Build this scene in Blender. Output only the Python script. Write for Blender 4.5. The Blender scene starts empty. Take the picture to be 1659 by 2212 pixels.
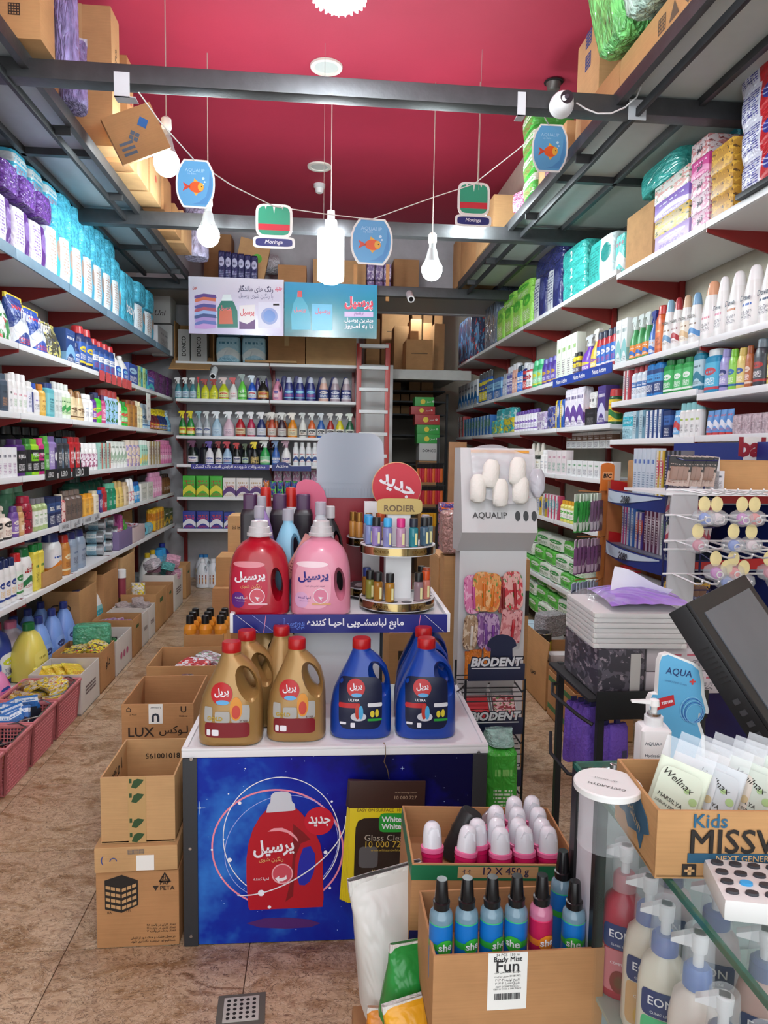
import bpy, bmesh, math, random, unicodedata
from mathutils import Vector, Matrix
from math import sin, cos, pi, sqrt, floor
S = bpy.context.scene
C = S.collection
random.seed(7)

# ---------------------------------------------------------------- camera
W_, H_, F = 1659, 2212, 1530.0
PITCH, YAW, ROLL = 0.0860, 0.0919, 0.015
CAM = Vector((0, 0, 1.6))
fw = Vector((sin(YAW) * cos(PITCH), cos(YAW) * cos(PITCH), -sin(PITCH)))
r0 = Vector((cos(YAW), -sin(YAW), 0)); u0 = r0.cross(fw)
rt = r0 * cos(ROLL) + u0 * sin(ROLL); up = u0 * cos(ROLL) - r0 * sin(ROLL)
cd = bpy.data.cameras.new('camera'); co = bpy.data.objects.new('camera', cd); C.objects.link(co)
cd.sensor_fit = 'VERTICAL'; cd.sensor_height = 36; cd.sensor_width = 27; cd.lens = F / H_ * 36
cd.clip_start = 0.05
co.matrix_world = Matrix(((rt.x,up.x,-fw.x,CAM.x),(rt.y,up.y,-fw.y,CAM.y),(rt.z,up.z,-fw.z,CAM.z),(0,0,0,1)))
S.camera = co

# ---------------------------------------------------------------- world and exposure
wd = bpy.data.worlds.new('daylight'); S.world = wd; wd.use_nodes = True
bg = wd.node_tree.nodes['Background']; bg.inputs[0].default_value = (0.93,0.97,1.0,1); bg.inputs[1].default_value = 1.6
S.view_settings.view_transform = 'Standard'; S.view_settings.look = 'None'
S.view_settings.exposure = 0.55; S.view_settings.gamma = 1.0; S.view_settings.use_curve_mapping = False
cy = S.cycles; cy.use_light_tree = False; cy.max_bounces = 5; cy.diffuse_bounces = 3; cy.glossy_bounces = 2; cy.transmission_bounces = 2; cy.transparent_max_bounces = 8; cy.caustics_reflective = False; cy.caustics_refractive = False
BULB, TUBE = 90.0, 120.0          # emission of the visible lamps and of two added unseen ones

# ---------------------------------------------------------------- pixel <-> place
def proj(p):
  q = Vector(p) - CAM; d = q.dot(fw)
  return (W_ / 2 + F * q.dot(rt) / d, H_ / 2 - F * q.dot(up) / d, d)
def at(px, py, X=None, Y=None, Z=None):
  d = fw * F + rt * (px - W_ / 2) - up * (py - H_ / 2)
  t = (X - CAM.x) / d.x if X is not None else (Y - CAM.y) / d.y if Y is not None else (Z - CAM.z) / d.z
  return CAM + d * t
def along(px, base, e):
  q = Vector(base) - CAM; e = Vector(e); k = px - W_ / 2
  return (k * fw.dot(q) - F * rt.dot(q)) / (F * rt.dot(e) - k * fw.dot(e))

# ---------------------------------------------------------------- materials
def lin(h):
  if not isinstance(h, str): return h
  h = h.lstrip('#')
  return tuple(((int(h[i:i+2],16) / 255) / 12.92 if int(h[i:i+2],16) / 255 <= .04045 else ((int(h[i:i+2],16) / 255 + .055) / 1.055) ** 2.4) for i in (0,2,4))
MC = {}
class N:
  def __init__(s, name):
    s.m = bpy.data.materials.new(name); s.m.use_nodes = True; s.t = s.m.node_tree
    s.b = s.t.nodes['Principled BSDF']
  def n(s, kind, **kw):
    x = s.t.nodes.new('ShaderNode' + kind)
    for k, v in kw.items(): setattr(x, k, v)
    return x
  def put(s, sock, v):
    if isinstance(v, bpy.types.NodeSocket): s.t.links.new(v, sock)
    elif isinstance(v, (tuple, list)) and len(v) == 3 and sock.type == 'RGBA': sock.default_value = (*v, 1)
    else: sock.default_value = v
  def math(s, op, a, b=0.0, clamp=False):
    x = s.n('Math',operation=op); x.use_clamp = clamp; s.put(x.inputs[0],a); s.put(x.inputs[1],b); return x.outputs[0]
  def mix(s, f, a, b):
    x = s.n('MixRGB'); s.put(x.inputs[0], f); s.put(x.inputs[1], a); s.put(x.inputs[2], b); return x.outputs[0]
  def noise(s, vec, scale, detail=2, rough=.5, dist=0):
    x = s.n('TexNoise'); s.put(x.inputs['Vector'], vec); x.inputs['Scale'].default_value = scale
    x.inputs['Detail'].default_value = detail; x.inputs['Roughness'].default_value = rough; x.inputs['Distortion'].default_value = dist
    return x.outputs['Fac']
  def coord(s, k='Object'): return s.n('TexCoord').outputs[k]
  def map(s, v, sc=(1, 1, 1), loc=(0, 0, 0)):
    x = s.n('Mapping'); s.put(x.inputs[0],v); x.inputs['Scale'].default_value = sc; x.inputs['Location'].default_value = loc; return x.outputs[0]
  def xyz(s, v):
    x = s.n('SeparateXYZ'); s.put(x.inputs[0], v); return x.outputs
  def ramp(s, f, stops):
    x = s.n('ValToRGB'); s.put(x.inputs[0], f); e = x.color_ramp.elements
    while len(e) < len(stops): e.new(.5)
    for i, (p, c) in enumerate(stops): e[i].position = p; e[i].color = (*lin(c), 1)
    return x.outputs[0]
  def bump(s, h, st=.2, dist=.01):
    x = s.n('Bump'); s.put(x.inputs['Height'],h); x.inputs['Strength'].default_value = st; x.inputs['Distance'].default_value = dist
    s.t.links.new(x.outputs[0], s.b.inputs['Normal'])
def mat(col,rough=.45,metal=0.0,alpha=1.0,spec=.5,coat=0.0,emit=0.0,bump=0.0,bs=40,var=0.0,trans=0.0,name='plastic'):
  k = (col, rough, metal, alpha, spec, coat, emit, bump, bs, var, trans)
  if k in MC: return MC[k]
  g = N(name); b = g.b; c = lin(col)
  co_ = g.coord()
  if var:
    f = g.noise(co_, bs * .4, 3)
    g.put(b.inputs['Base Color'], g.mix(f, tuple(x * (1 - var) for x in c), tuple(min(1, x * (1 + var)) for x in c)))
  else: g.put(b.inputs['Base Color'], c)
  b.inputs['Roughness'].default_value = rough; b.inputs['Metallic'].default_value = metal; b.inputs['Alpha'].default_value = alpha
  b.inputs['Specular IOR Level'].default_value = spec; b.inputs['Coat Weight'].default_value = coat
  b.inputs['Transmission Weight'].default_value = trans
  if emit: g.put(b.inputs['Emission Color'], c); b.inputs['Emission Strength'].default_value = emit
  if bump: g.bump(g.noise(co_, bs, 3), bump)
  MC[k] = g.m; return g.m
def card(col='b88d5f'):
  k = ('card', col)
  if k in MC: return MC[k]
  g = N('cardboard'); c = lin(col); o = g.coord(); v = g.map(o, (3, 3, 90))
  f = g.math('ADD', g.math('MULTIPLY', g.noise(o, 5, 4, .6), .7), g.math('MULTIPLY', g.noise(v, 3, 2), .3))
  g.put(g.b.inputs['Base Color'],g.ramp(f,[(.25,tuple(x * .78 for x in c)),(.55,c),(.8,tuple(min(1,x * 1.16) for x in c))]))
  g.b.inputs['Roughness'].default_value = .75; g.b.inputs['Specular IOR Level'].default_value = .2
  g.bump(f, .12, .004); MC[k] = g.m; return g.m
def film(col, rough=.22, st=.5, bs=14, alpha=1.0, var=.25):
  k = ('film', col, rough, st, bs, alpha, var)
  if k in MC: return MC[k]
  g = N('plastic_film'); c = lin(col); o = g.coord()
  f = g.noise(o, bs * .45, 2, .45, 1.0)
  g.put(g.b.inputs['Base Color'],g.ramp(g.noise(o,bs * .35,2),[(.3,tuple(x * (1 - var) for x in c)),(.7,tuple(min(1,x * (1 + var) + .06 * var) for x in c))]))
  g.b.inputs['Roughness'].default_value = rough; g.b.inputs['Alpha'].default_value = alpha; g.b.inputs['Specular IOR Level'].default_value = .65
  g.bump(f, st * .8, .05); MC[k] = g.m; return g.m
def prn(base, acc, ink, style=0, film_=0):
  """flat print on packs and labels: logo, bands and rows of small type"""
  k = ('prn', base, acc, ink, style, film_)
  if k in MC: return MC[k]
  g = N('printed_pack'); o = g.coord('Generated'); x, y, z = g.xyz(o); M_ = g.math
  def rng(v, a, b): return M_('MULTIPLY', M_('GREATER_THAN', v, a), M_('LESS_THAN', v, b))
  def ell(cx, cz, rx, rz):
    a = M_('DIVIDE', M_('SUBTRACT', x, cx), rx); b = M_('DIVIDE', M_('SUBTRACT', z, cz), rz)
    return M_('LESS_THAN', M_('ADD', M_('MULTIPLY', a, a), M_('MULTIPLY', b, b)), 1.0)
  def type_(z0, z1, rows, x0=.14, x1=.86, fx=9):
    v = g.n('CombineXYZ'); g.put(v.inputs[0],M_('MULTIPLY',x,fx)); g.put(v.inputs[2],M_('MULTIPLY',M_('FLOOR',M_('MULTIPLY',z,rows)),3.7))
    nz = g.noise(v.outputs[0], 2.5, 1)
    return M_('MULTIPLY',M_('MULTIPLY',rng(z,z0,z1),rng(x,x0,x1)),M_('MULTIPLY',M_('GREATER_THAN',nz,.46),M_('LESS_THAN',M_('FRACT',M_('MULTIPLY',z,rows)),.55)))
  c = lin(base); a = lin(acc); i_ = lin(ink)
  if style == 0:      # oval logo, small type, foot band
    col = g.mix(ell(.5, .68, .4, .14), c, a); col = g.mix(rng(z, 0, .1), col, a)
    col = g.mix(type_(.62, .75, 8, .24, .76, 5), col, c); col = g.mix(type_(.18, .45, 22), col, i_)
  elif style == 1:    # broad band
    col = g.mix(rng(z,.48,.82),c,a); col = g.mix(type_(.56,.74,7,.12,.88,5),col,c); col = g.mix(type_(.1,.4,20),col,i_)
  elif style == 2:    # diagonal swoosh
    s_ = M_('SUBTRACT', z, M_('ADD', .25, M_('MULTIPLY', M_('SINE', M_('MULTIPLY', x, 3.0)), .25)))
    col = g.mix(rng(s_,-.2,.07),c,a); col = g.mix(type_(.66,.86,7,.14,.86,5),col,i_); col = g.mix(type_(.08,.2,26),col,i_)
  elif style == 3:    # mixed flowers / blobs
    f = g.noise(o,5.5,2,.5,.6); col = g.mix(M_('GREATER_THAN',f,.53),c,a); f2 = g.noise(g.map(o,(1,1,1),(5,2,1)),7,2)
    col = g.mix(M_('GREATER_THAN', f2, .61), col, i_); col = g.mix(ell(.5, .62, .3, .1), col, c)
  elif style == 4:    # plain with a small logo and type
    col = g.mix(type_(.62, .8, 6, .2, .8, 5), c, a); col = g.mix(type_(.12, .5, 20, .2, .8), col, i_)
  else:               # vertical halves
    col = g.mix(M_('GREATER_THAN',x,.55),c,a); col = g.mix(type_(.2,.85,16,.1,.5),col,i_); col = g.mix(ell(.76,.6,.17,.2),col,i_)
  g.put(g.b.inputs['Base Color'], col); g.b.inputs['Roughness'].default_value = .3 if film_ else .42
  if film_: g.bump(g.noise(o, 4, 2, .45, 1.2), .4, .05)
  MC[k] = g.m; return g.m
STEEL = mat('4a4b4d', .45, .6, bump=.1, var=.25, name='raw_steel')
DARKST = mat('2b2c2e', .5, .5, var=.2, name='dark_steel')
WHT = mat('e4e6e8', .4, name='white_paint'); GREYW = mat('b9bcc0', .45, name='grey_white_paint')
REDP = mat('7d1a18', .4, name='red_paint'); BLK = mat('141416', .4, name='black_plastic')
CHROME = mat('c8c8c8', .2, 1.0, name='chrome'); PAPER = mat('e9e9e4', .7, name='paper')
CLEAR = mat('eef4f8', .12, alpha=.22, spec=.8, name='clear_plastic')
INK = mat('1c1713', .7, name='ink')

# ---------------------------------------------------------------- mesh building
class B:
  def __init__(s): s.v = []; s.f = []; s.mi = []
  def add(s, v, f, mi=0, M=None):
    k = len(s.v); s.v += [tuple(M @ Vector(p)) if M else tuple(p) for p in v]; s.f += [tuple(i + k for i in q) for q in f]; s.mi += [mi] * len(f); return s
  def box(s, a, b, mi=0, M=None):
    (x0, y0, z0), (x1, y1, z1) = a, b
    v = [(x0, y0, z0), (x1, y0, z0), (x1, y1, z0), (x0, y1, z0), (x0, y0, z1), (x1, y0, z1), (x1, y1, z1), (x0, y1, z1)]
    return s.add(v, [(3, 2, 1, 0), (4, 5, 6, 7), (0, 1, 5, 4), (1, 2, 6, 5), (2, 3, 7, 6), (3, 0, 4, 7)], mi, M)
  def bbox(s, a, b, r=.004, mi=0, M=None):          # box with chamfered edges
    bm = bmesh.new(); (x0, y0, z0), (x1, y1, z1) = a, b
    bmesh.ops.create_cube(bm,size=1,matrix=Matrix.Translation(((x0+x1)/2,(y0+y1)/2,(z0+z1)/2)) @ Matrix.Diagonal((x1-x0,y1-y0,z1-z0,1)))
    bmesh.ops.bevel(bm,geom=bm.edges[:],offset=min(r,.45 * min(abs(x1-x0),abs(y1-y0),abs(z1-z0))),segments=2,affect='EDGES',profile=.7)
    bm.verts.index_update(); s.add([tuple(q.co) for q in bm.verts],[tuple(q.index for q in f.verts) for f in bm.faces],mi,M); bm.free(); return s
  def loft(s, secs, seg=16, mi=0, M=None, cap=(1, 1)):   # (z, rx, ry, n, ox, oy)
    v = []; f = []
    for q in secs:
      z, rx, ry, n, ox, oy = (list(q) + [None] * 6)[:6]
      if ry is None: ry = rx
      n = n or 2.0; ox = ox or 0; oy = oy or 0
      for i in range(seg):
        a = 2 * pi * (i + .5) / seg; c, d = cos(a), sin(a)
        v.append((ox + rx * math.copysign(abs(c) ** (2 / n), c), oy + ry * math.copysign(abs(d) ** (2 / n), d), z))
    for k in range(len(secs) - 1):
      for i in range(seg):
        j = (i + 1) % seg; f.append((k * seg + i, k * seg + j, (k + 1) * seg + j, (k + 1) * seg + i))
    if cap[0]: f.append(tuple(range(seg - 1, -1, -1)))
    if cap[1]: f.append(tuple((len(secs) - 1) * seg + i for i in range(seg)))
    return s.add(v, f, mi, M)
  def prism(s, pts, y0, y1, mi=0, M=None):           # polygon in xz, extruded along y
    n = len(pts); v = [(x, y0, z) for x, z in pts] + [(x, y1, z) for x, z in pts]
    ar = sum(pts[i][0] * pts[(i+1) % n][1] - pts[(i+1) % n][0] * pts[i][1] for i in range(n))
    f = [tuple(range(n)),tuple(range(2 * n - 1,n - 1,-1))] + [(j,i,i + n,j + n) for i in range(n) for j in [(i + 1) % n]]
    if ar < 0: f = [q[::-1] for q in f]
    return s.add(v, f, mi, M)
  def tube(s, path, r=.003, seg=6, mi=0, M=None, closed=False):
    P = [Vector(p) for p in path]; n = len(P); v = []; f = []; prev = None
    for i, p in enumerate(P):
      a = P[(i + 1) % n] if closed or i < n - 1 else p; b = P[i - 1] if closed or i > 0 else p
      t = (a - b).normalized(); h = prev if prev is not None else (Vector((0,0,1)) if abs(t.z) < .9 else Vector((1,0,0)))
      x = t.cross(h); x = x.normalized() if x.length > 1e-6 else t.orthogonal().normalized(); y = x.cross(t).normalized(); prev = y
      v += [tuple(p + x * r * cos(2 * pi * k / seg) + y * r * sin(2 * pi * k / seg)) for k in range(seg)]
    for i in range(n if closed else n - 1):
      for k in range(seg):
        l = (k + 1) % seg; j = (i + 1) % n; f.append((i * seg + k, i * seg + l, j * seg + l, j * seg + k))
    if not closed: f += [tuple(range(seg - 1, -1, -1)), tuple((n - 1) * seg + k for k in range(seg))]
    return s.add(v, f, mi, M)
  def rod(s, a, b, r=.004, seg=6, mi=0): return s.tube([a, b], r, seg, mi)
  def mesh(s, name, mats=(), smooth=40, wrinkle=0, wf=9.0):
    me = bpy.data.meshes.new(name); me.from_pydata(s.v, [], s.f)
    if len(set(s.mi)) > 1: me.polygons.foreach_set('material_index', s.mi)
    for m in mats: me.materials.append(m)
    if smooth:
      me.polygons.foreach_set('use_smooth',[True] * len(me.polygons)); me.set_sharp_from_angle(angle=math.radians(smooth))
    me.update(); return me
def link(name, data, parent=None, loc=(0, 0, 0), rz=0.0, rot=None, sc=None):
  o = bpy.data.objects.new(name, data); C.objects.link(o); o.location = loc
  o.rotation_euler = rot if rot else (0, 0, rz)
  if sc: o.scale = sc
  if parent: o.parent = parent
  return o
def part(name, b, m, parent, loc=(0, 0, 0), rot=None, smooth=40, label=None):
  o = link(name, b.mesh(name, m if isinstance(m, (list, tuple)) else [m], smooth), parent, loc, rot=rot)
  if label: o['label'] = label
  return o
LABELS = {}
def tag(o, label, cat, group=None, kind=None):
  n = len(label.replace(',', ' ').split())
  if not 4 <= n <= 16: print('LABELWORDS', n, label)
  if label in LABELS and kind != 'structure': print('DUPLABEL', label)
  LABELS[label] = 1
  o['label'] = label; o['category'] = cat
  if group: o['group'] = group
  if kind: o['kind'] = kind
  return o
def thing(name, label, cat, loc=(0, 0, 0), rz=0.0, group=None, rot=None):
  return tag(link(name, None, None, loc, rz, rot), label, cat, group)
def struct(name, b, m, label=None, smooth=40, parent=None):
  o = part(name, b, m, parent, smooth=smooth); o['kind'] = 'structure'
  if label: o['label'] = label
  return o
ORD = 'first second third fourth fifth sixth seventh eighth ninth tenth eleventh twelfth thirteenth fourteenth fifteenth sixteenth'.split()
NUM = 'zero one two three four five six seven eight nine ten eleven twelve thirteen fourteen fifteen sixteen'.split()

# ---------------------------------------------------------------- lettering
AR = {}
for cp in list(range(0xFB50, 0xFDFC)) + list(range(0xFE70, 0xFEFD)):
  d_ = unicodedata.decomposition(chr(cp)).split()
  if len(d_) == 2: AR.setdefault(chr(int(d_[1], 16)), {})[d_[0]] = chr(cp)
def shape(w):
  out = []; k = 0
  def joins(c): return c in AR and '<initial>' in AR[c] or c == 'ـ'
  for i, ch in enumerate(w):
    if ch not in AR: out.append(ch); continue
    f = AR[ch]; p = i > 0 and joins(w[i-1]); n = i < len(w) - 1 and (w[i+1] in AR or w[i+1] == 'ـ') and '<initial>' in f
    out.append(f.get('<medial>' if p and n else '<final>' if p else '<initial>' if n else '<isolated>', ch))
  return ''.join(reversed(out))
GL = {}
tcv = bpy.data.curves.new('glyphs', 'FONT'); tcv.resolution_u = 2; tob = bpy.data.objects.new('glyphs', tcv)
def glyph(ch, bold):
  if (ch, bold) in GL: return GL[ch, bold]
  def ev(s):
    tcv.body = s; tcv.offset = bold; m = tob.to_mesh(); v = [tuple(q.co) for q in m.vertices]; f = [tuple(p.vertices) for p in m.polygons]; tob.to_mesh_clear(); return v,f
  if ch == ' ': GL[ch, bold] = ([], [], .28); return GL[ch, bold]
  v, f = ev(ch); v2, _ = ev(ch + ch)
  if bold and ch in 'MWNVAKXZ4':      # the outline offset folds over on sharp joins: thicken by shifted copies instead
    keep = bold; bold = 0; v, f = ev(ch); v2, _ = ev(ch + ch); bold = keep; n = len(v); b_ = bold * .8
    v = [(p[0] + dx * b_,p[1] + dz * b_,.006 * k) for k,(dx,dz) in enumerate(((-1,-1),(-1,1),(1,-1),(1,1),(0,0))) for p in v]; f = [tuple(i + n * k for i in q) for k in range(5) for q in f]
    adv0 = max(p[0] for p in v2) - max(p[0] for p in v[4 * n:]); GL[ch, bold] = (v, f, adv0); return GL[ch, bold]
  adv = (max(p[0] for p in v2) - max(p[0] for p in v)) if v else .3
  GL[ch, bold] = (v, f, adv); return GL[ch, bold]
def text_geo(s, bold=0.0):
  if any('\u0600' <= c <= '\u06ff' for c in s): s = ' '.join(shape(w) for w in reversed(s.split(' ')))
  v = []; f = []; x = 0
  for i_, ch in enumerate(s):      # neighbours a hair apart in depth, so joined letters never share a plane
    gv,gf,adv = glyph(ch,bold); k = len(v); v += [(p[0] + x,p[1],(p[2] if len(p) > 2 else 0) + .006 * (i_ % 2)) for p in gv]; f += [tuple(i + k for i in q) for q in gf]; x += adv
  x0 = min(p[0] for p in v); x1 = max(p[0] for p in v); z0 = min(p[1] for p in v); z1 = max(p[1] for p in v)
  return v, f, (x0, x1, z0, z1)
def letter(s,m,parent,cx,cz,w=None,h=None,y=-.001,bold=0.0,rot=None,surf=None,shear=0.0,loc=(0,0,0),name='lettering',turn=0.0,arc=0.0):
  """flat print in the xz plane facing -y, centred on (cx, cz); w or h give its size; surf(x, z) lays it on a curved front"""
  v, f, (x0, x1, z0, z1) = text_geo(s, bold)
  k = w / (x1 - x0) if w else h / (z1 - z0); kz = h / (z1 - z0) if h else k
  P = []
  for a, b, e in v:
    x = (a - (x0 + x1) / 2) * k; z = (b - (z0 + z1) / 2) * kz; x += shear * z
    if turn: x, z = x * cos(turn) - z * sin(turn), x * sin(turn) + z * cos(turn)
    x += cx; z += cz
    P.append((x, (surf(x, z) + y if surf else y) - e * k, z))
  b = B().add(P, f); return part(name, b, m, parent, loc, rot, smooth=0)
def disc(b, cx, cz, rx, rz=None, y=0, n=24, mi=0, surf=None, a0=0, ring=None):
  rz = rz or rx; v = []
  for i in range(n):
    a = 2 * pi * i / n + a0; v.append((cx + rx * cos(a), cz + rz * sin(a)))
  if ring:
    v2 = [(cx + (p[0] - cx) * ring, cz + (p[1] - cz) * ring) for p in v]; q = v + v2
    f = [(i, (i + 1) % n, n + (i + 1) % n, n + i) for i in range(n)]
  else: q = v + [(cx, cz)]; f = [(i, (i + 1) % n, n) for i in range(n)]
  return b.add([(x, (surf(x, z) if surf else 0) + y, z) for x, z in q], f, mi)
def patch(b, x0, x1, z0, z1, y=0, surf=None, nx=10, nz=10, rc=4.0, mi=0):
  """rounded rectangle laid on a front"""
  v = []; f = []
  for j in range(nz + 1):
    for i in range(nx + 1):
      s, t = 2 * i / nx - 1, 2 * j / nz - 1
      m_ = max(abs(s), abs(t))
      if m_ > 0:
        q = (abs(s / m_) ** rc + abs(t / m_) ** rc) ** (-1 / rc); s2, t2 = s * q, t * q
      else: s2 = t2 = 0
      x = (x0 + x1) / 2 + s2 * (x1 - x0) / 2; z = (z0 + z1) / 2 + t2 * (z1 - z0) / 2
      v.append((x, (surf(x, z) if surf else 0) + y, z))
  for j in range(nz):
    for i in range(nx): a = j * (nx + 1) + i; f.append((a, a + 1, a + nx + 2, a + nx + 1))
  return b.add(v, f, mi)
def front_of(secs):
  """front surface y(x, z) of a loft"""
  def g(x, z):
    for a, b in zip(secs, secs[1:]):
      if a[0] <= z <= b[0] or b is secs[-1]:
        t = 0 if b[0] == a[0] else min(1,max(0,(z - a[0]) / (b[0] - a[0]))); A = (list(a) + [0] * 6)[:6]; Bq = (list(b) + [0] * 6)[:6]
        q = [(A[i] or 0) + ((Bq[i] or 0) - (A[i] or 0)) * t for i in range(6)]; break
    rx, ry, n, ox = q[1], q[2], q[3] or 2, q[4]
    u = min(.985, abs(x - ox) / rx); return -ry * (1 - u ** n) ** (1 / n) + q[5]
  return g
def boolean(me, cut):
  a = bpy.data.objects.new('tmp_a', me); c = bpy.data.objects.new('tmp_b', cut); C.objects.link(a); C.objects.link(c)
  md = a.modifiers.new('x', 'BOOLEAN'); md.object = c; md.operation = 'DIFFERENCE'; md.solver = 'EXACT'
  dg = bpy.context.evaluated_depsgraph_get(); dg.update(); r = bpy.data.meshes.new_from_object(a.evaluated_get(dg))
  bpy.data.objects.remove(a); bpy.data.objects.remove(c)
  r.polygons.foreach_set('use_smooth',[True] * len(r.polygons)); r.set_sharp_from_angle(angle=math.radians(38)); return r
def jug_mesh(secs, hole, seg=36, tilt=-.4, flare=1.75, d=.5):
  """a lofted jug with a handle hole; hole = (x, z, rx, rz)"""
  body = B().loft(secs, seg).mesh('jug'); hx, hz, rx, rz = hole
  M = Matrix.Translation((hx, 0, hz)) @ Matrix.Rotation(tilt, 4, 'Y') @ Matrix.Rotation(pi / 2, 4, 'X')
  cut = B().loft([(-d,rx * flare * 1.3,rz * flare * 1.2),(-d * .3,rx * flare,rz * 1.3),(-d * .12,rx,rz),(d * .12,rx,rz),(d * .3,rx * flare,rz * 1.3),(d,rx * flare * 1.3,rz * flare * 1.2)],24,M=M).mesh('cut')
  return boolean(body, cut)

# ================================================================ the room
XL, XR, YB, ZC = -2.18, 2.42, 8.87, 4.3
FL, FR, FB = -1.70, 1.95, 8.35             # front edges of the three shelving runs
def marble():
  g = N('marble_tile'); o = g.n('NewGeometry').outputs['Position']; oi = g.n('ObjectInfo').outputs['Random']
  v = g.n('VectorMath',operation='ADD'); g.put(v.inputs[0],o); cv = g.n('CombineXYZ'); g.put(cv.inputs[2],g.math('MULTIPLY',oi,40.0)); g.put(v.inputs[1],cv.outputs[0]); p = v.outputs[0]
  st = g.map(p, (1, 1.7, 1)); a = g.noise(st, 5, 6, .62, 1.6); b = g.noise(st, 16, 5, .65, 2.2)
  base = g.ramp(a, [(.3, '80603f'), (.42, 'a28462'), (.5, 'b49a7c'), (.6, 'c2a98a'), (.72, '8c6b4c')])
  dk = g.math('LESS_THAN', g.math('ABSOLUTE', g.math('SUBTRACT', g.noise(st, 11, 5, .62, 3.6), .5)), .014)
  lt = g.math('LESS_THAN', g.math('ABSOLUTE', g.math('SUBTRACT', b, .56)), .012)
  c = g.mix(g.math('MULTIPLY', dk, .8), base, lin('4a3222')); c = g.mix(g.math('MULTIPLY', lt, .65), c, lin('d8c8ae'))
  c = g.mix(g.math('MULTIPLY', g.math('GREATER_THAN', g.noise(st, 40, 3), .6), .3), c, lin('7d5d49'))
  g.put(g.b.inputs['Base Color'],c); g.b.inputs['Roughness'].default_value = .33; g.b.inputs['Specular IOR Level'].default_value = .4
  return g.m
MARB = marble()
b = B().box((XL,-1.2,-.12),(XR,11.3,-.004)); floor_o = struct('floor',b,mat('5a4636',.8,name='grout'),'brown marble tiled shop floor')
T_ = .58; tm = B().bbox((.0015, .0015, -.01), (T_ - .0015, T_ - .0015, 0), .0015).mesh('floor_tile', [MARB])
x_off = at(250, 1840, Z=0).x
for i in range(-4, 5):
  for j in range(-1, 16):
    x0 = x_off + i * T_; y0 = 2.21 - 2 * T_ + j * T_
    if x0 > XL - .35 and x0 + T_ < XR + .5 and -1 < y0 < 9:
      link('floor_tile', tm, floor_o, (x0, y0, 0))
def plaster(col, name, bs=6):
  g = N(name); o = g.n('NewGeometry').outputs['Position']; c = lin(col); f = g.noise(o, bs, 4, .6)
  g.put(g.b.inputs['Base Color'],g.ramp(f,[(.3,tuple(x * .9 for x in c)),(.7,tuple(min(1,x * 1.06) for x in c))])); g.b.inputs['Roughness'].default_value = .7
  g.bump(g.noise(o, 60, 3), .05, .01); return g.m
WALLM = plaster('c6c4c0','wall_paint'); REDC = plaster('ae2a46','red_ceiling_paint',1.2); BEIGE = plaster('c2baa8','beige_plaster'); GREYM = plaster('b4b4b8','grey_panel')
struct('wall_left', B().box((XL - .12, -1.2, 0), (XL, 11.3, ZC)), WALLM, 'pale wall behind the shampoo shelving')
struct('wall_right', B().box((XR, -1.2, 0), (XR + .12, 11.3, ZC)), BEIGE, 'beige wall behind the toothpaste shelving')
struct('wall_back',B().box((XL,YB,0),(.47,YB + .1,3.3)).box((XL,YB,3.3),(XR,YB + .1,ZC)),GREYM,'grey back wall')
struct('wall_store',B().box((XL,11.2,0),(XR,11.3,ZC)),mat('9a948a',.8,name='store_wall'),'dim far wall of the store room')
struct('ceiling', B().box((XL, -1.2, ZC), (XR, 11.3, ZC + .1)), REDC, 'dark red painted ceiling')
# beige bulkhead over the loft at the far end of the toothpaste side
bh = B().prism([(1.72,3.52),(1.72,4.12),(1.86,ZC),(XR,ZC),(XR,3.52)],6.1,8.86); struct('trim_1',bh,BEIGE,'beige bulkhead below the red ceiling')

# steel cross beams and loft platforms
for k, (y, z) in enumerate(((3.55, 3.265), (5.55, 3.23), (7.55, 3.21))):
  bb = B().bbox((XL, y - .045, z), (XR - .02, y + .045, z + (.085 if k == 0 else .1)), .006)
  o = tag(part('steel_beam',bb,STEEL,None),f'{ORD[k]} grey steel beam from the entrance spanning the shop under the ceiling','beam','steel cross beams','structure')
def loft(nm, xa, xb, label, col):
  """deck panels carried by angle rails; xa is the aisle edge"""
  s = 1 if xb > xa else -1; t = thing('loft_platform', label, 'platform', (0, 0, 0)); t['kind'] = 'structure'
  for i, y in enumerate((1.55, 3.55, 5.55)):
    y1 = y + 2.0
    for j in range(2):
      part('deck_panel',B().box((min(xa,xb),y + j * 1.0 + .004,3.36),(max(xa,xb),y + j * 1.0 + .996,3.375)),mat(col,.5,var=.06,name='deck_board'),t)
    part('cross_bar', B().box((min(xa, xb), y + .98, 3.32), (max(xa, xb), y + 1.02, 3.36)), STEEL, t)
  for off,z,w in ((0,3.30,.035),(.09 * s,3.25,.02),(.42 * s,3.32,.03),(abs(xb - xa) * s - .05 * s,3.32,.03)):
    x = xa + off; part('rail',B().bbox((x - w / 2,1.55,z),(x + w / 2,7.5,z + (.07 if w > .03 else .04)),.003),STEEL if w > .02 else DARKST,t)
  for y in (2.2,4.1,5.1,6.3,7.1): part('rail_clip',B().box((xa,y - .006,3.26),(xa + .1 * s,y + .006,3.31)),STEEL,t)
  return t
loft('left', -1.34, XL + .005, 'grey decked loft carrying cartons above the shampoo wall', 'a9b2b6')
loft('right', 1.45, XR - .005, 'pale decked loft carrying cartons above the toothpaste wall', 'b4bdb8')
t = thing('loft_platform', 'back loft deck behind the third steel beam', 'platform'); t['kind'] = 'structure'
part('deck_panel', B().box((XL + .01, 7.6, 3.31), (XR - .01, YB, 3.33)), mat('8f8c86', .6), t)

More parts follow.
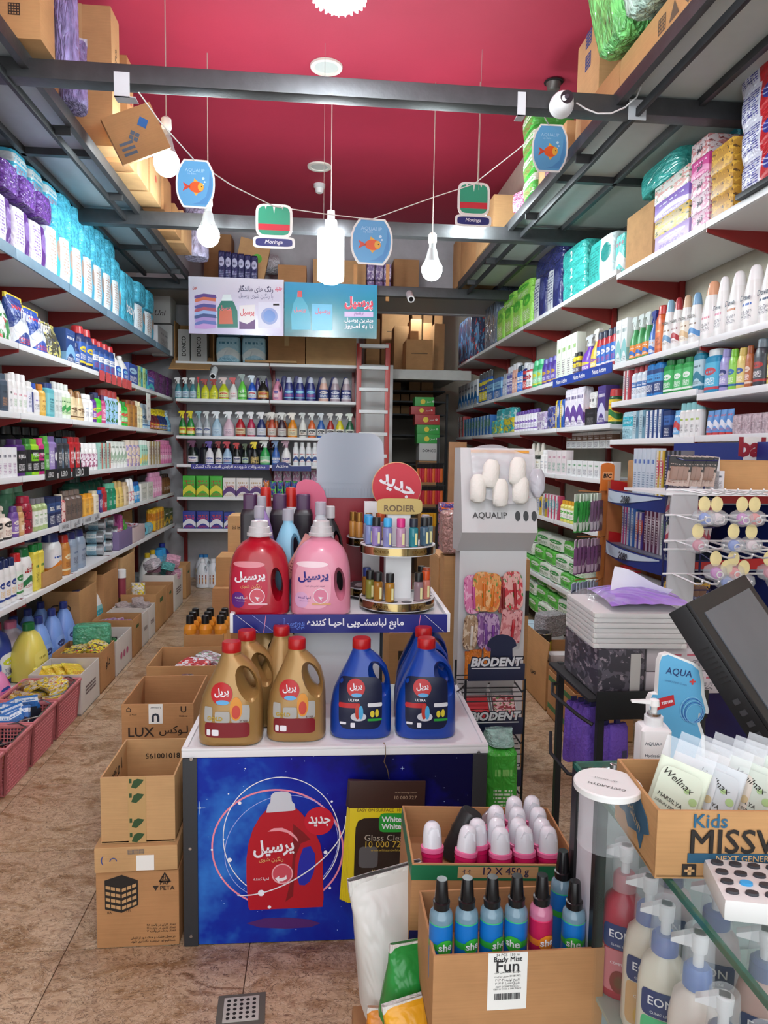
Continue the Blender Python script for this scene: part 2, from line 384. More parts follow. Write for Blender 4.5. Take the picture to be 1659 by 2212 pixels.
# ---------------------------------------------------------------- shelving runs
LZ = (2.697, 2.172, 1.78, 1.418, 1.073, .706, .13)
BZ = (2.58, 2.16, 1.737, 1.41, 1.03, .66)
def zline(px, py, X): return at(px, py, X=X).z
RN = [zline(1400, 555, FR), zline(1500, 740, FR), zline(1420, 855, FR), zline(1420, 948, FR)]     # near bays
RF = [zline(1200,663,FR),zline(1196,825,FR),zline(1126,933,FR),zline(1220,1028,FR),zline(1210,1128,FR),zline(1180,1254,FR)]
SWAP = Matrix(((0, 1, 0, 0), (1, 0, 0, 0), (0, 0, 1, 0), (0, 0, 0, 1)))
def bay_L(s0, s1, zs, k, wall, strip=()):
  """one bay in local coordinates: x along the run, y into the wall (front edge at y = 0), turned into place"""
  w = s1 - s0; dp = .46
  if wall == 'L': t = thing('shelf_bay',f'{ORD[k]} bay from the entrance of red-bracketed white shelving, shampoo wall','shelving',(FL,s0,0),pi / 2,'shampoo wall shelving')
  elif wall == 'B': t = thing('shelf_bay',f'{["window-side", "ladder-side"][k]} bay of white shelving with red uprights on the back wall'.replace('window-side','corner-side'),'shelving',(s0,FB,0),0,'back wall shelving')
  else: t = thing('shelf_bay',f'{ORD[k]} bay from the entrance of red-bracketed white shelving, toothpaste wall','shelving',(FR,s1,0),-pi / 2,'toothpaste wall shelving')
  for i, z in enumerate(zs):
    part('shelf_board', B().box((.004, .012, z - .03), (w - .004, dp, z)), WHT, t)
    hz = .062 if i in strip else .034
    part('shelf_lip',B().bbox((.004,0,z - hz + .006),(w - .004,.012,z + .006),.003),mat('6f8ca0',.4,var=.2,name='blue_grey_price_strip') if i in strip else WHT,t)
    for x in (0, w):
      if x and not ((wall == 'L' and s1 > 8.2) or (wall == 'B' and k == 1) or (wall == 'R' and k == 0)): continue
      part('bracket',B().prism([(.005,z - .045),(.005,z + .004),(dp,z - .03),(dp,z - .17)],x + (.001 if not x else -.012),x + (.012 if not x else -.001),M=SWAP),REDP,t)
  for x in (0, w):
    if x and not ((wall == 'L' and s1 > 8.2) or (wall == 'B' and k == 1) or (wall == 'R' and k == 0)): continue
    part('upright',B().bbox((x + (0 if not x else -.04),dp - .035,0),(x + (.04 if not x else 0),dp,max(zs) + .1),.003),REDP,t)
  return t
ys = [2.53 + i * .86 for i in range(8)]
for k in range(7): bay_L(ys[k], ys[k + 1], LZ, k, 'L', strip=(0,))
bay_L(-1.64, -.58, BZ, 0, 'B'); bay_L(-.58, .43, BZ, 1, 'B')
Y1508 = along(1508, (FR, 0, 2.1), (0, 1, 0)); Y1320 = along(1322, (FR, 0, 2.1), (0, 1, 0)); BW = Y1320 - Y1508
bay_L(Y1508 - BW, Y1508, [RN[0] + .0, RN[1], RN[2] - .03, RN[3] + .005], 0, 'R')
bay_L(Y1508, Y1320, RN, 1, 'R')
for k in range(5):
  y0 = Y1320 + k * BW; bay_L(y0, y0 + BW, RF, 2 + k, 'R')

# ---------------------------------------------------------------- lamps
def corn_lamp(loc, label, h=.38, r=.095):
  t = thing('corn_lamp', label, 'lamp', loc)
  part('led_column',B().loft([(0,r * .55),(.03,r * .86),(h,r * .86),(h + .02,r * .6)],24),mat('f4fbff',.4,emit=TUBE,name='led_light'),t)
  fins = B()
  for i in range(24):
    a = 2 * pi * i / 24; M = Matrix.Rotation(a, 4, 'Z'); fins.box((r * .86, -.0025, .02), (r, .0025, h), M=M)
  part('fin_cage', fins, mat('e8eef2', .4), t)
  part('socket', B().loft([(h + .02, .05), (h + .09, .045), (h + .1, .03), (h + .16, .028)], 16), WHT, t)
  part('cable', B().rod((0, 0, h + .15), (0, 0, ZC - loc[2]), .004), mat('d8d4cc', .5), t)
  return t
def bulb(px, py, Y, label, r=.078):
  p = at(px, py, Y=Y); t = thing('light_bulb', label, 'lamp', p)
  part('diffuser',B().loft([(-r,.02),(-r * .9,r * .5),(-r * .6,r * .82),(-r * .1,r),(r * .3,r * .97),(r * .7,r * .75)],20),mat('effcff',.4,emit=BULB,name='bulb_light'),t)
  part('housing',B().loft([(r * .7,r * .76),(r * 1.3,r * .55),(r * 1.9,r * .42),(r * 2.0,.025),(r * 2.5,.024)],20),mat('9ea3a3',.5),t)
  part('socket',B().loft([(r * 2.4,.024),(r * 2.6,.032),(r * 3.3,.03),(r * 3.5,.012)],14),mat('cfcac2',.5),t)
  part('cable', B().rod((0, 0, r * 3.4), (0, 0, ZC - p.z), .0035), mat('b0a59a', .6), t)
bulb(360, 352, 4.6, 'glowing round bulb beside the tipped carton on the shampoo loft')
bulb(450, 508, 5.2, 'glowing round bulb near the second steel beam, cartons behind it')
bulb(933, 583, 5.4, 'glowing round bulb hanging over the store room doorway')
bulb(905, 652, 10.0, 'round bulb lighting the cartons in the store room')  # out of view above the opening, added to lift the dark store room
bulb(1030, 478, 5.35, 'glowing round bulb peeping below the striped hanging sign')
p = at(714, 612, Y=5.5); corn_lamp(p, 'bright finned column lamp hanging in front of the blue banner', .37, .1)
p = at(733, 14, Y=2.75); corn_lamp(p, 'bright finned column lamp cut off by the ceiling edge of picture', .3, .1)
corn_lamp((.0, .35, 3.3), 'bright finned column lamp hanging above the entrance', .3, .1)  # extra lamp behind the camera, added for more light from the front
for px, py, ex in ((705, 143, 'nearer'), (690, 359, 'farther')):
  p = at(px,py,Z=ZC - .002); t = thing('downlight',f'{ex} round white recessed downlight in the red ceiling','lamp',p)
  part('trim_ring', B().loft([(0, .115), (-.014, .112), (-.014, .085), (0, .08)], 28, cap=(0, 0)), mat('e8e4da', .4), t)
  part('lens', B().loft([(-.006, .083), (-.004, .08)], 28), mat('cfd4d0', .25, name='frosted_lens'), t)
p = at(690,405,Z=ZC - .03); t = thing('smoke_detector','small white smoke detector on the red ceiling','detector',p)
part('base',B().loft([(.03,.06),(.0,.058),(-.012,.035)],20),WHT,t); part('head',B().loft([(-.01,.045),(-.045,.04),(-.055,.03)],20),mat('f2f2f2',.4),t)
p = at(1196,178,Z=ZC - .01); t = thing('ceiling_fitting','broken dark fitting hanging from a hole in the red ceiling','fitting',p)
part('hole_plate',B().loft([(-.002,.07),(.002,.07)],14),mat('1a0d10',.8),t); part('metal_cup',B().loft([(-.06,.02,.03),(-.05,.045,.04),(-.005,.055,.05)],14),mat('6a6a66',.4,.5),t)

# ================================================================ stock: bottles, boxes and packs
KIT = {}
def kit(kind):
  if kind in KIT: return KIT[kind]
  P = []; L = lambda secs, n=14, **k: B().loft(secs, n, **k)
  if kind == 'round':
    P = [('body',L([(0,.46),(.02,.5),(.72,.5),(.79,.42),(.83,.26)]),'b'),('cap',L([(.83,.31),(.99,.29),(1,.26)]),'c'),('label',L([(.14,.508),(.62,.508)],cap=(0,0)),'l')]
  elif kind == 'oval':
    P = [('body',L([(0,.46,.46,2.6),(.02,.5,.5,2.6),(.68,.5,.5,2.6),(.78,.42,.44,2.4),(.82,.32,.4)],16),'b'),('cap',L([(.82,.34,.42),(.98,.31,.38),(1,.28,.34)],16),'c'),('label',L([(.12,.506,.506,2.6),(.62,.506,.506,2.6)],16,cap=(0,0)),'l')]
  elif kind == 'slab':
    P = [('body',L([(0,.47,.46,5),(.02,.5,.5,5),(.8,.5,.5,5),(.85,.42,.42,4)],20),'b'),('cap',L([(.85,.36,.4,4),(.99,.36,.4,4),(1,.33,.36,4)],20),'c'),('label',L([(.1,.507,.507,5),(.7,.507,.507,5)],20,cap=(0,0)),'l')]
  elif kind == 'taper':
    P = [('body',L([(0,.44,.44,2.4),(.02,.48,.5,2.4),(.22,.5,.5,2.4),(.55,.43,.44,2.4),(.76,.3,.36,2.2)],18),'b'),('cap',L([(.76,.3,.36,2.2),(.9,.24,.3),(.97,.18,.24),(1,.1,.14)],18),'c'),('label',L([(.12,.497,.507,2.4),(.22,.507,.51,2.4),(.5,.452,.468,2.4)],18,cap=(0,0)),'l')]
  elif kind == 'tube':
    P = [('cap',L([(0,.4,.46),(.14,.42,.48)]),'c'),('body',L([(.14,.46,.5,2.2),(.6,.49,.36,2.2),(.96,.5,.06,3),(1,.5,.05,3)],16),'b')]
  elif kind == 'can':
    P = [('body',L([(0,.46),(.015,.5),(.74,.5),(.78,.44),(.8,.4)]),'b'),('cap',L([(.79,.44),(.97,.42),(1,.36)]),'c'),('label',L([(.08,.506),(.7,.506)],cap=(0,0)),'l')]
  elif kind == 'drop':
    P = [('body',L([(0,.46),(.02,.5),(.5,.5),(.58,.3)]),'b'),('cap',L([(.58,.32),(.7,.32),(.71,.18),(.95,.13),(1,.06)]),'c'),('label',L([(.1,.508),(.45,.508)],cap=(0,0)),'l')]
  elif kind == 'pump':
    P = [('body', L([(0, .46, .46, 3), (.02, .5, .5, 3), (.52, .5, .5, 3), (.62, .42, .42, 2.4), (.66, .2)], 18), 'b'),
      ('collar',L([(.66,.23),(.75,.22),(.76,.1),(.86,.08)]),'c'),('label',L([(.1,.507,.507,3),(.48,.507,.507,3)],18,cap=(0,0)),'l'),
      ('pump_head',B().loft([(.84,.12),(.88,.17),(.96,.16),(1,.08)],12).prism([(-.5,.88),(-.5,.92),(-.1,.99),(.1,.99),(.1,.9),(-.1,.9)],-.09,.09),'c')]
  elif kind == 'spray':
    P = [('body',L([(0,.46,.46,2.5),(.02,.5,.5,2.5),(.38,.5,.5,2.5),(.52,.4,.42,2.3),(.64,.22,.26),(.72,.17,.22)],16),'b'),
      ('label', L([(.08, .506, .506, 2.5), (.36, .506, .506, 2.5)], 16, cap=(0, 0)), 'l'),
      ('trigger_head',B().loft([(.71,.21,.26),(.78,.2,.25)],12).prism([(.16,.77),(.2,.88),(.34,.94),(.26,1),(-.3,1),(-.52,.97),(-.54,.9),(-.24,.9),(-.4,.76),(-.34,.74),(-.14,.86),(-.12,.77)],-.16,.16),'c')]
  elif kind == 'jug':
    secs = [(0,.44,.44,3),(.02,.49,.48,3),(.3,.5,.5,3),(.5,.47,.47,2.6),(.66,.38,.38,2.4,.02),(.78,.26,.26,2.2,.02),(.85,.15,.17),(.88,.14,.16)]
    me = jug_mesh(secs,(.24,.58,.08,.13),28,-.35,1.5,.6); P = [('body',me,'b'),('cap',L([(.875,.17),(.99,.165),(1,.14)]),'c'),('label',L([(.08,.5,.49,3),(.3,.507,.507,3),(.42,.49,.49,2.8)],24,cap=(0,0)),'l')]
    P[2] = ('label', patch(B(), -.4, .16, .1, .52, -.008, front_of(secs), 8, 8), 'l')
  elif kind == 'gallon':
    secs = [(0,.46),(.02,.5),(.5,.5),(.62,.46),(.76,.3,.3,2,-.05),(.86,.15,.15,2,-.07),(.9,.14,.14,2,-.07)]
    me = jug_mesh(secs,(.2,.66,.07,.09),28,-.6,1.4,.6); P = [('body',me,'b'),('cap',L([(.895,.17,.17,2,-.07),(1,.16,.16,2,-.07)]),'c'),('label',L([(.14,.506),(.46,.506)],cap=(0,0)),'l')]
  elif kind == 'box': P = [('body', B().bbox((-.5, -.5, 0), (.5, .5, 1), .012), 'b')]
  elif kind == 'pouch': P = [('body',L([(0,.46,.46,3),(.05,.5,.5,3),(.4,.49,.46,2.6),(.75,.48,.26,2.4),(.9,.5,.06,5),(1,.5,.04,6)],18),'b'),('seal',B().box((-.5,-.045,.9),(.5,.045,1)),'c')]
  elif kind == 'pack':
    b_ = L([(0,.42,.4,5),(.05,.485,.48,6),(.3,.5,.5,7),(.7,.5,.5,7),(.95,.485,.48,6),(1,.42,.4,5)],24); rnd = random.Random(3)
    b_.v = [(x + rnd.uniform(-.008,.008),y + rnd.uniform(-.008,.008),z + rnd.uniform(-.008,.008)) for x,y,z in b_.v]; P = [('body',b_,'b')]
  elif kind == 'roll':
    M = Matrix.Translation((0, 0, .5)) @ Matrix.Rotation(pi / 2, 4, 'Y')
    P = [('body',L([(-.5,.5),(.5,.5)],20,M=M),'b'),('core',L([(-.505,.28),(.505,.28)],14,M=M),'c'),('label',L([(-.32,.506),(.18,.506)],20,M=M,cap=(0,0)),'l')]
  KIT[kind] = [(n, d.mesh(n) if isinstance(d, B) else d, s) for n, d, s in P]
  return KIT[kind]
KNAME = dict(round='bottle',oval='shampoo_bottle',slab='lotion_bottle',taper='body_wash_bottle',tube='toothpaste_tube',can='spray_can',drop='dropper_bottle',pump='pump_bottle',spray='spray_bottle',jug='detergent_jug',gallon='bleach_jug',box='carton_box',pouch='detergent_pouch',pack='soft_pack',roll='foil_roll')
KCAT = dict(box='box', pouch='pouch', pack='pack', roll='roll', can='spray can', tube='tube', jug='jug', gallon='jug')
DC = {}
def inst(data, m):
  k = (data.name, m.name)
  if k not in DC: d = data.copy(); d.materials.clear(); d.materials.append(m); DC[k] = d
  return DC[k]
def M_(c, kind='b', pk=None):
  if isinstance(c, bpy.types.Material): return c
  if isinstance(c, tuple): return prn(*c)
  if pk in ('pack', 'pouch'): return film(c)
  return mat(c, .32 if kind != 'l' else .45)
def product(kind, loc, dim, cols, label, group=None, rz=0, name=None, cat=None, txt=None, rot=None):
  """cols = (body, cap, label); dim = (width, depth, height)"""
  K = kit(kind); nm = name or KNAME[kind]; ct = cat or KCAT.get(kind,'bottle'); sl = dict(b=cols[0],c=cols[1] if len(cols) > 1 else None,l=cols[2] if len(cols) > 2 else None)
  use = [k for k in K if sl[k[2]] is not None]
  if len(use) == 1 and not txt:
    o = link(nm,inst(use[0][1],M_(sl[use[0][2]],use[0][2],kind)),None,loc,rz,rot,dim); return tag(o,label,ct,group)
  t = thing(nm, label, ct, loc, rz, group, rot)
  for pn, d, s in use: link(pn, inst(d, M_(sl[s], s, kind)), t, sc=dim)
  if txt:
    s,col,wf,zf = txt[:4]; letter(s,mat(col,.5),t,0,dim[2] * zf,w=dim[0] * wf,y=-dim[1] * (.515 if kind != 'taper' else .505),bold=.015,shear=txt[4] if len(txt) > 4 else 0)
  return t
WN = dict(L='shampoo-wall', B='back-wall', R='toothpaste-wall')
def row(wall, si, Z, groups, inset=.03, place=None, grp=None):
  for g in groups:
    x0, x1, n, hpx, kind, desc, cols = g[:7]; o = g[7] if len(g) > 7 else {}
    front = (FL - inset - o.get('back',0)) if wall == 'L' else (FR + inset + o.get('back',0)) if wall == 'R' else FB + inset + o.get('back',0)
    zz = Z + .0015 + o.get('up', 0)
    base, e = ((front, 0, zz), (0, 1, 0)) if wall in 'LR' else ((0, front, zz), (1, 0, 0))
    a = along(x0, base, e); c = along(x1, base, e); hh = hpx * proj(Vector(base) + Vector(e) * (a + c) / 2)[2] / F
    cap_ = {'round': .42,'oval': .5,'slab': .5,'taper': .5,'tube': .45,'can': .36,'drop': .45,'pump': .6,'spray': .5,'jug': .72,'gallon': .7}.get(kind)
    st = (c - a) / n
    if cap_ and abs(st) > cap_ * hh * 1.3 and wall in 'LR': n = max(n,min(14,round(abs(c - a) / (cap_ * hh * 1.12)))); st = (c - a) / n
    w = abs(st) * o.get('wf', .93)
    if cap_ and wall in 'LR': w = min(w, cap_ * hh * 1.12)
    pl = place or f'{ORD[si - 1]} {WN[wall]} shelf'
    for i in range(n):
      s = a + st * (i + .5); p = Vector(base) + Vector(e) * s; dd = proj(p)[2]; h = hh
      d = o.get('d',min(.34,w * .72 if kind in ('oval','slab','taper','tube','jug','pouch') else w if kind in ('round','can','drop','gallon','pump') else w * .85 if kind == 'spray' else min(w * .9,.1)))
      rz = {'L': pi / 2, 'R': -pi / 2, 'B': 0}[wall] + o.get('tw', 0)
      end = 'corner' if wall == 'B' else 'entrance'; k = i + 1
      if wall == 'R' and c < a: k = i + 1
      if wall in 'LR': k = (i + 1) if c > a else n - i
      for dp in range(o.get('deep', 1)):
        off = d * 1.04 * dp + d / 2; q = p + Vector({'L': (-off, 0, 0), 'R': (off, 0, 0), 'B': (0, off, 0)}[wall])
        lb = desc + (f', {ORD[k-1]} of {NUM[n]} from {end}' if n > 1 else '') + f', {pl}' + (' behind' if dp else '')
        product(kind, q, (w, d, h), cols, lb, grp or f'stock on {pl}', rz, o.get('name'), o.get('cat'), o.get('t'))
Wt, Bk = 'e8e8e6', '17171a'
def LB(a, b_, c='333333', s=0): return (a, b_, c, s)
# ---- shampoo wall (six shelves and the plinth)
row('L', 2, LZ[1], [
  (-14, 39, 1, 118, 'pouch', 'white, green and red detergent pouch', (('e6ebe6', '2f8a3c', 'c02522', 3, 1), '2f7a3c')),
  (41,77,1,112,'pouch','navy dishwasher pouch with yellow top',(('24418f','e8eef5','cc2030',2,1),'e2c32a'),{'t': ('finish','f4f6fa',.8,.62)}),
  (78,113,1,96,'pouch','blue dishwasher pouch with yellow top',(('2f55b0','dfe8f5','cc2030',2,1),'e2c32a'),{'t': ('finish','f4f6fa',.8,.62)}),
  (113,142,1,76,'pouch','crinkled black and gold dishwasher pouch',(('4c4a34','c7bf6a','1e2c66',3,1),'c7bf6a')),
  (143, 164, 1, 72, 'box', 'navy dishwasher salt box', (('22427f', '7fb2dd', 'e8e8e8', 2),)),
  (165,176,1,50,'oval','small navy bottle beside the salt box',('1f2f66','23325f',('2a56a8','d8d8d8','ffffff',0))),
  (176,206,1,88,'oval','navy rinse bottle with yellow ring',('1a2a5c','b3262c',('2a56a8','e3c432','e8e8e8',0))),
  (206, 252, 2, 70, 'oval', 'navy bottle with tall red cap', ('23407f', 'b01f26', ('3a62ac', 'e0e0e0', 'b01f26', 1))),
  (253, 282, 1, 58, 'jug', 'white jug with blue label', (Wt, Wt, ('2b56ae', '8fd0e8', 'ffffff', 0))),
  (278, 299, 1, 45, 'box', 'navy capsule box', (('24479a', 'a9d4ea', 'ffffff', 0),)),
  (299, 319, 2, 45, 'box', 'lime and aqua carton', (('b9d98a', '3fb6cf', '2a6a3a', 5),)),
  (320, 334, 1, 30, 'box', 'small blue and teal carton', (('2a58b4', '3cc0c0', 'ffffff', 2),)),
  (334, 375, 3, 46, 'pack', 'shiny purple pad pack', (film('5b1f5e', st=.9),), {'d': .3}),
  (252,292,3,34,'box','silver and aqua carton up behind',(('9fc3cc','d5dde0','3a6a7a',5),),{'back': .25,'up': .06}),
])
row('L', 3, LZ[2], [
  (-16, 21, 1, 84, 'slab', 'slate blue shampoo bottle', ('4b5a6b', '465565', ('3d4a5a', '222a35', 'c08a5a', 4))),
  (21, 30, 1, 84, 'slab', 'slim white bottle with black print', (Wt, Wt, ('ececec', '333333', '777777', 4))),
  (30, 62, 3, 86, 'oval', 'white shampoo bottle with pink swirl', (Wt, 'f2f2f2', ('f0f0f0', 'd58a9a', '7aa86a', 4))),
  (62, 76, 1, 72, 'slab', 'white and navy striped bottle', (Wt, Wt, ('e8e8f0', '27357a', '27357a', 5))),
  (76, 93, 1, 70, 'round', 'white bottle with royal blue cap', (Wt, '2a50b0', ('e9e9ee', '8a7ac0', '555555', 4))),
  (93,104,1,70,'round','amber yellow bottle with orange cap',('e0b04a','d9862a',('e8c46a','b0642a','7a4a1a',4))),
  (104,122,1,74,'slab','aqua bottle with navy cap',('5fb5c0','33457f',('7cc6ce','2c7a8a','1c4a5a',4)),{'t': ('VIUNOUS','1f6472',.5,.45)}),
  (122, 138, 2, 78, 'round', 'tall silver white bottle', ('cfd3d2', 'd8dad8', ('d8dcd8', '8fa89a', '777777', 4))),
  (138, 157, 2, 76, 'round', 'white bottle with green label', ('e4ebe2', 'dfe6df', ('c3dcae', '3c9a4c', '2a6a3a', 2))),
  (158,187,1,66,'taper','cream bottle with brown cap',('dfc79a','8a6238',('e8d6b0','6f4a2a','8a6238',0)),{'t': ('شاون','6b4a2c',.55,.34)}),
  (187, 205, 2, 60, 'round', 'plain white bottle with tall cap', (Wt, 'eeeeee', ('ececec', '8fb0d0', '555577', 4))),
  (205, 212, 1, 62, 'round', 'purple bottle with black cap', ('5c2f8a', '2a2540', ('7a4aa8', 'e0c040', 'ffffff', 0))),
  (212,226,1,66,'round','neon green bottle with navy cap',('4cc238','28305f',('5ad040','e04a90','e8e040',2))),
  (226, 231, 1, 62, 'round', 'magenta bottle', ('c0407a', '5a2a50', ('d86a9a', 'f0d0e0', 'ffffff', 0))),
  (231,259,1,74,'can','forest printed spray can with red cap',('a8c8e8','a83a3a',('9fc8e8','2f7a2f','1f4f1f',3))),
  (259, 266, 1, 62, 'round', 'white bottle with gold cap', (Wt, 'c8a85a', ('eeeeee', 'c8a85a', '555555', 4))),
  (266, 279, 2, 54, 'round', 'bright green bottle', ('2fae3c', '2a8a3a', ('6fd070', 'e03a3a', 'ffffff', 0))),
  (279, 299, 1, 58, 'slab', 'amber oil bottle with brown cap', ('a8702a', '8a4a2a', ('b8823a', '7a4a1a', '5a3212', 4))),
  (299, 311, 2, 58, 'round', 'cream bottle', ('e2dab0', 'e8e0c0', ('ece6c4', 'c8a85a', '777755', 4))),
  (311, 327, 3, 54, 'round', 'pale blue bottle', ('b6d2e2', 'c6dcea', ('d4e4ee', '4a7aa8', '557799', 0))),
  (328,348,3,46,'spray','dark red spray with yellow trigger',('5c1c2a','d8c428',('a83a2a','e0c040','ffffff',0))),
  (348, 364, 2, 46, 'spray', 'navy spray with yellow trigger', ('1f2f66', 'd8c428', ('2a4a9a', 'e0c040', 'ffffff', 0))),
  (365, 372, 1, 46, 'spray', 'sky blue spray bottle', ('6fb0d4', 'cfe0ea', ('8ac4e0', '2a6aa0', 'ffffff', 0))),
])
row('L', 4, LZ[3], [
  (-16, 38, 5, 66, 'box', 'slim white carton with small print', (('e6e6e8', '555566', '9a6a9a', 4),), {'wf': .97}),
  (38,60,1,80,'slab','deep purple bottle, black label',('4d2470','3d1f55',(Bk,'141418','e6e6e6',1)),{'t': ('FUJICA','ffffff',.8,.52)}),
  (60, 71, 1, 80, 'slab', 'green bottle, black label', ('3f8f2f', '2a6a2a', (Bk, '141418', 'e6e6e6', 1))),
  (71,88,1,78,'slab','lime bottle, black label',('9ad22a','6fb41f',(Bk,'7ac020','e6e6e6',1)),{'t': ('FUJICA','ffffff',.8,.56)}),
  (88,99,1,78,'slab','magenta bottle, black label',('c22a78','d8408a',(Bk,'c22a78','e6e6e6',1)),{'t': ('FUJICA','ffffff',.8,.56)}),
  (99, 109, 1, 82, 'slab', 'tall green bottle', ('4f9a3a', '57a63f', ('5aa845', '2c3a2c', 'e6e6e6', 4))),
  (109, 127, 1, 80, 'slab', 'lilac conditioner bottle', ('8f7ab4', '6f5a94', ('9a86be', '3a2a5a', 'e6e6e6', 5))),
  (128, 153, 2, 74, 'slab', 'charcoal conditioner bottle', ('2e3036', '3a4a5a', ('33353c', '55708a', 'd0d0d0', 5))),
  (154, 178, 2, 74, 'slab', 'red conditioner bottle', ('b01c22', 'a01a20', ('b8242a', '1c1c1c', 'e6e6e6', 5))),
  (179, 214, 4, 58, 'oval', 'white bottle with purple floral base', (Wt, 'f2f2f2', ('efe6ee', '9a3a6a', 'c06a8a', 3))),
  (215, 240, 3, 56, 'box', 'aqua and coral cosmetic carton', (('a8d8cc', 'd88a7a', '7a4a4a', 5),)),
  (241, 279, 4, 56, 'tube', 'white and mint cream tube', (('e6ebe4', '9fb8a0', '6a7a6a', 2), Wt)),
  (280, 306, 3, 56, 'oval', 'peach and lilac bottle', (('e4d2bc', '9a90c0', 'c08a9a', 3), 'd8c8b8')),
  (307, 321, 3, 54, 'oval', 'mint and yellow bottle', (('a8d8c4', 'e0c86a', '5a8a7a', 2), 'e0e8e0')),
  (322, 347, 4, 50, 'box', 'white and gold carton', (('e6e2d6', 'b89a4a', '8a6a5a', 5),)),
  (348, 373, 3, 50, 'round', 'pink bottle', ('d87aa8', 'e08ab4', ('e094ba', 'b04a80', 'ffffff', 4))),
  (24,178,9,92,'round','black pump-top bottle in back row',('22252a','141416',('2c3036','555a60','888888',4)),{'back': .16}),
])
row('L', 5, LZ[4], [
  (-8, 33, 1, 72, 'pump', 'white floral pump bottle, black badge', (('e6dccf', '241f1f', '9a6a5a', 0), 'cfc6b8')),
  (33, 45, 1, 66, 'oval', 'purple soap bottle', ('6b4a94', '5a3a80', ('8a6ab0', 'e6dccf', 'ffffff', 0))),
  (45, 57, 1, 62, 'oval', 'honey gold soap bottle', ('c89a62', 'b08a5a', ('d8b488', '8a5a2a', 'ffffff', 4))),
  (57, 77, 1, 80, 'oval', 'ruby red body wash bottle', ('8f1830', 'a01c38', ('9a1e36', '5c0e1e', 'e6c8c8', 3))),
  (77,107,3,68,'round','clear green bottle with white label',('a8bc80','7a7a80',('e6eae0','6fa04a','557755',4)),{'deep': 2}),
  (107,134,2,62,'box','navy hair colour carton',(('1c2a55','2f4a80','e6e6e6',1),),{'t': ('BIOL','ffffff',.7,.62)}),
  (135, 148, 1, 62, 'round', 'pink floral mist bottle', (('e4c4bc', 'b04a4a', '8a3a3a', 3), 'd0c4b4')),
  (149, 183, 3, 64, 'round', 'brown grey aftershave bottle', ('6a5a52', '7a6a60', ('705f56', '4a5a66', '333333', 5))),
  (184, 205, 1, 48, 'slab', 'orange bottle with flat cap', ('e0a03a', 'e6a028', ('e6ae4a', 'f0d08a', '8a5a1a', 4))),
  (205,216,1,50,'slab','cream bottle beside the orange one',('e4dcc4','dcd2b4',('e8e0cc','b8a06a','777766',4))),
  (216, 225, 1, 48, 'slab', 'indigo bottle with blue cap', ('3a2a6a', '2a6ac0', ('4a3a80', 'c03a6a', 'ffffff', 5))),
  (225, 233, 1, 52, 'slab', 'scarlet bottle', ('b02028', 'c02830', ('b82a30', '8a1218', 'ffffff', 4))),
  (236, 254, 1, 56, 'oval', 'emerald gel bottle', ('147a58', '5fae90', ('1a8a64', '8ad0b4', 'ffffff', 4))),
  (254, 271, 1, 56, 'taper', 'golden oil bottle', ('d8b860', 'b8985a', ('e0c478', '8a6a2a', '7a5a2a', 4))),
  (271, 280, 1, 50, 'slab', 'beige lotion bottle', ('d4bc98', 'c4a884', ('dcc8a8', '8a6a4a', '7a5a4a', 4))),
  (280, 293, 1, 54, 'taper', 'white lotion bottle with pink print', (Wt, 'f0f0f0', ('f0eaea', 'd8848c', 'b05a64', 3))),
  (293, 304, 1, 44, 'oval', 'sky blue gel bottle', ('2a8ac4', '1c4a8a', ('3a9ad4', 'e6e6e6', 'ffffff', 1))),
  (305, 332, 2, 36, 'box', 'plain white carton', (('dcdcd6', 'a8a8a0', '888880', 4),)),
  (332, 352, 3, 52, 'round', 'tall rose pink bottle', ('d490b4', 'dc9cbe', ('dca0c0', 'c07098', 'ffffff', 4))),
  (356, 370, 1, 42, 'round', 'brown glass bottle', ('5a3a20', '2a1a12', ('6a4628', '8a6a3a', 'cccccc', 4))),
  (24,62,2,94,'oval','green bottle in the back row',('6fb08a','8ac4a0',('7ab894','4a8a68','ffffff',4)),{'back': .16}),
  (165,232,6,72,'round','teal bottle in the back row',('2a6a5a','1f4a44',('337a68','1a4a40','cccccc',4)),{'back': .18}),
])
row('L', 6, LZ[5], [
  (-14,3,1,92,'oval','periwinkle blue bottle with navy cap',('7a9ad8','2a3f8a',('8aa8e0','2a3f8a','ffffff',4))),
  (3,40,3,98,'oval','white cleaner bottle with navy cap',(Wt,'23305f',('eeeeee','27408a','e0b030',0)),{'deep': 2}),
  (40,56,1,98,'oval','white bottle with red cap and green label',(Wt,'c8242a',('e6efe6','3a8a4a','c83030',0))),
  (56,77,1,100,'oval','white bottle with green cap',(Wt,'1a6a3a',('eef2ee','2a7a4a','b02a2a',2)),{'t': ('گلستو','b02a2a',.7,.58)}),
  (77, 99, 2, 98, 'slab', 'yellow bottle with green cap', ('e2d04a', '1f7a3c', ('e8d85a', '2f7a3a', '7a5a1a', 4))),
  (118,143,1,100,'oval','big white softener bottle with navy cap',('e2e4e6','2a3a78',('e8e8ea','e0862a','3a5aa0',2)),{'deep': 2}),
  (144, 157, 1, 86, 'oval', 'amber orange cleaner bottle', ('c4823a', 'b02a24', ('cc8c48', 'e6d8b0', '7a3a1a', 0))),
  (158,191,2,84,'oval','steel blue cleaner bottle with navy cap',('8f9fb4','2a2f6a',('9aa8ba','5a6f90','33415a',4)),{'deep': 2}),
  (336, 356, 3, 46, 'pack', 'yellow sponge pack', (('e4b22a', 'c87a1a', '7a3a1a', 1, 1),), {'d': .1}),
  (357, 374, 2, 34, 'box', 'green and brown carton', (('4a5a2a', 'c8a83a', 'e6e6e6', 2),)),
  (320, 332, 1, 24, 'roll', 'aqua tape roll', ('6fb8c8', '3a4a50', ('8acad8', '2a6a80', 'ffffff', 4)), {'d': .1}),
])
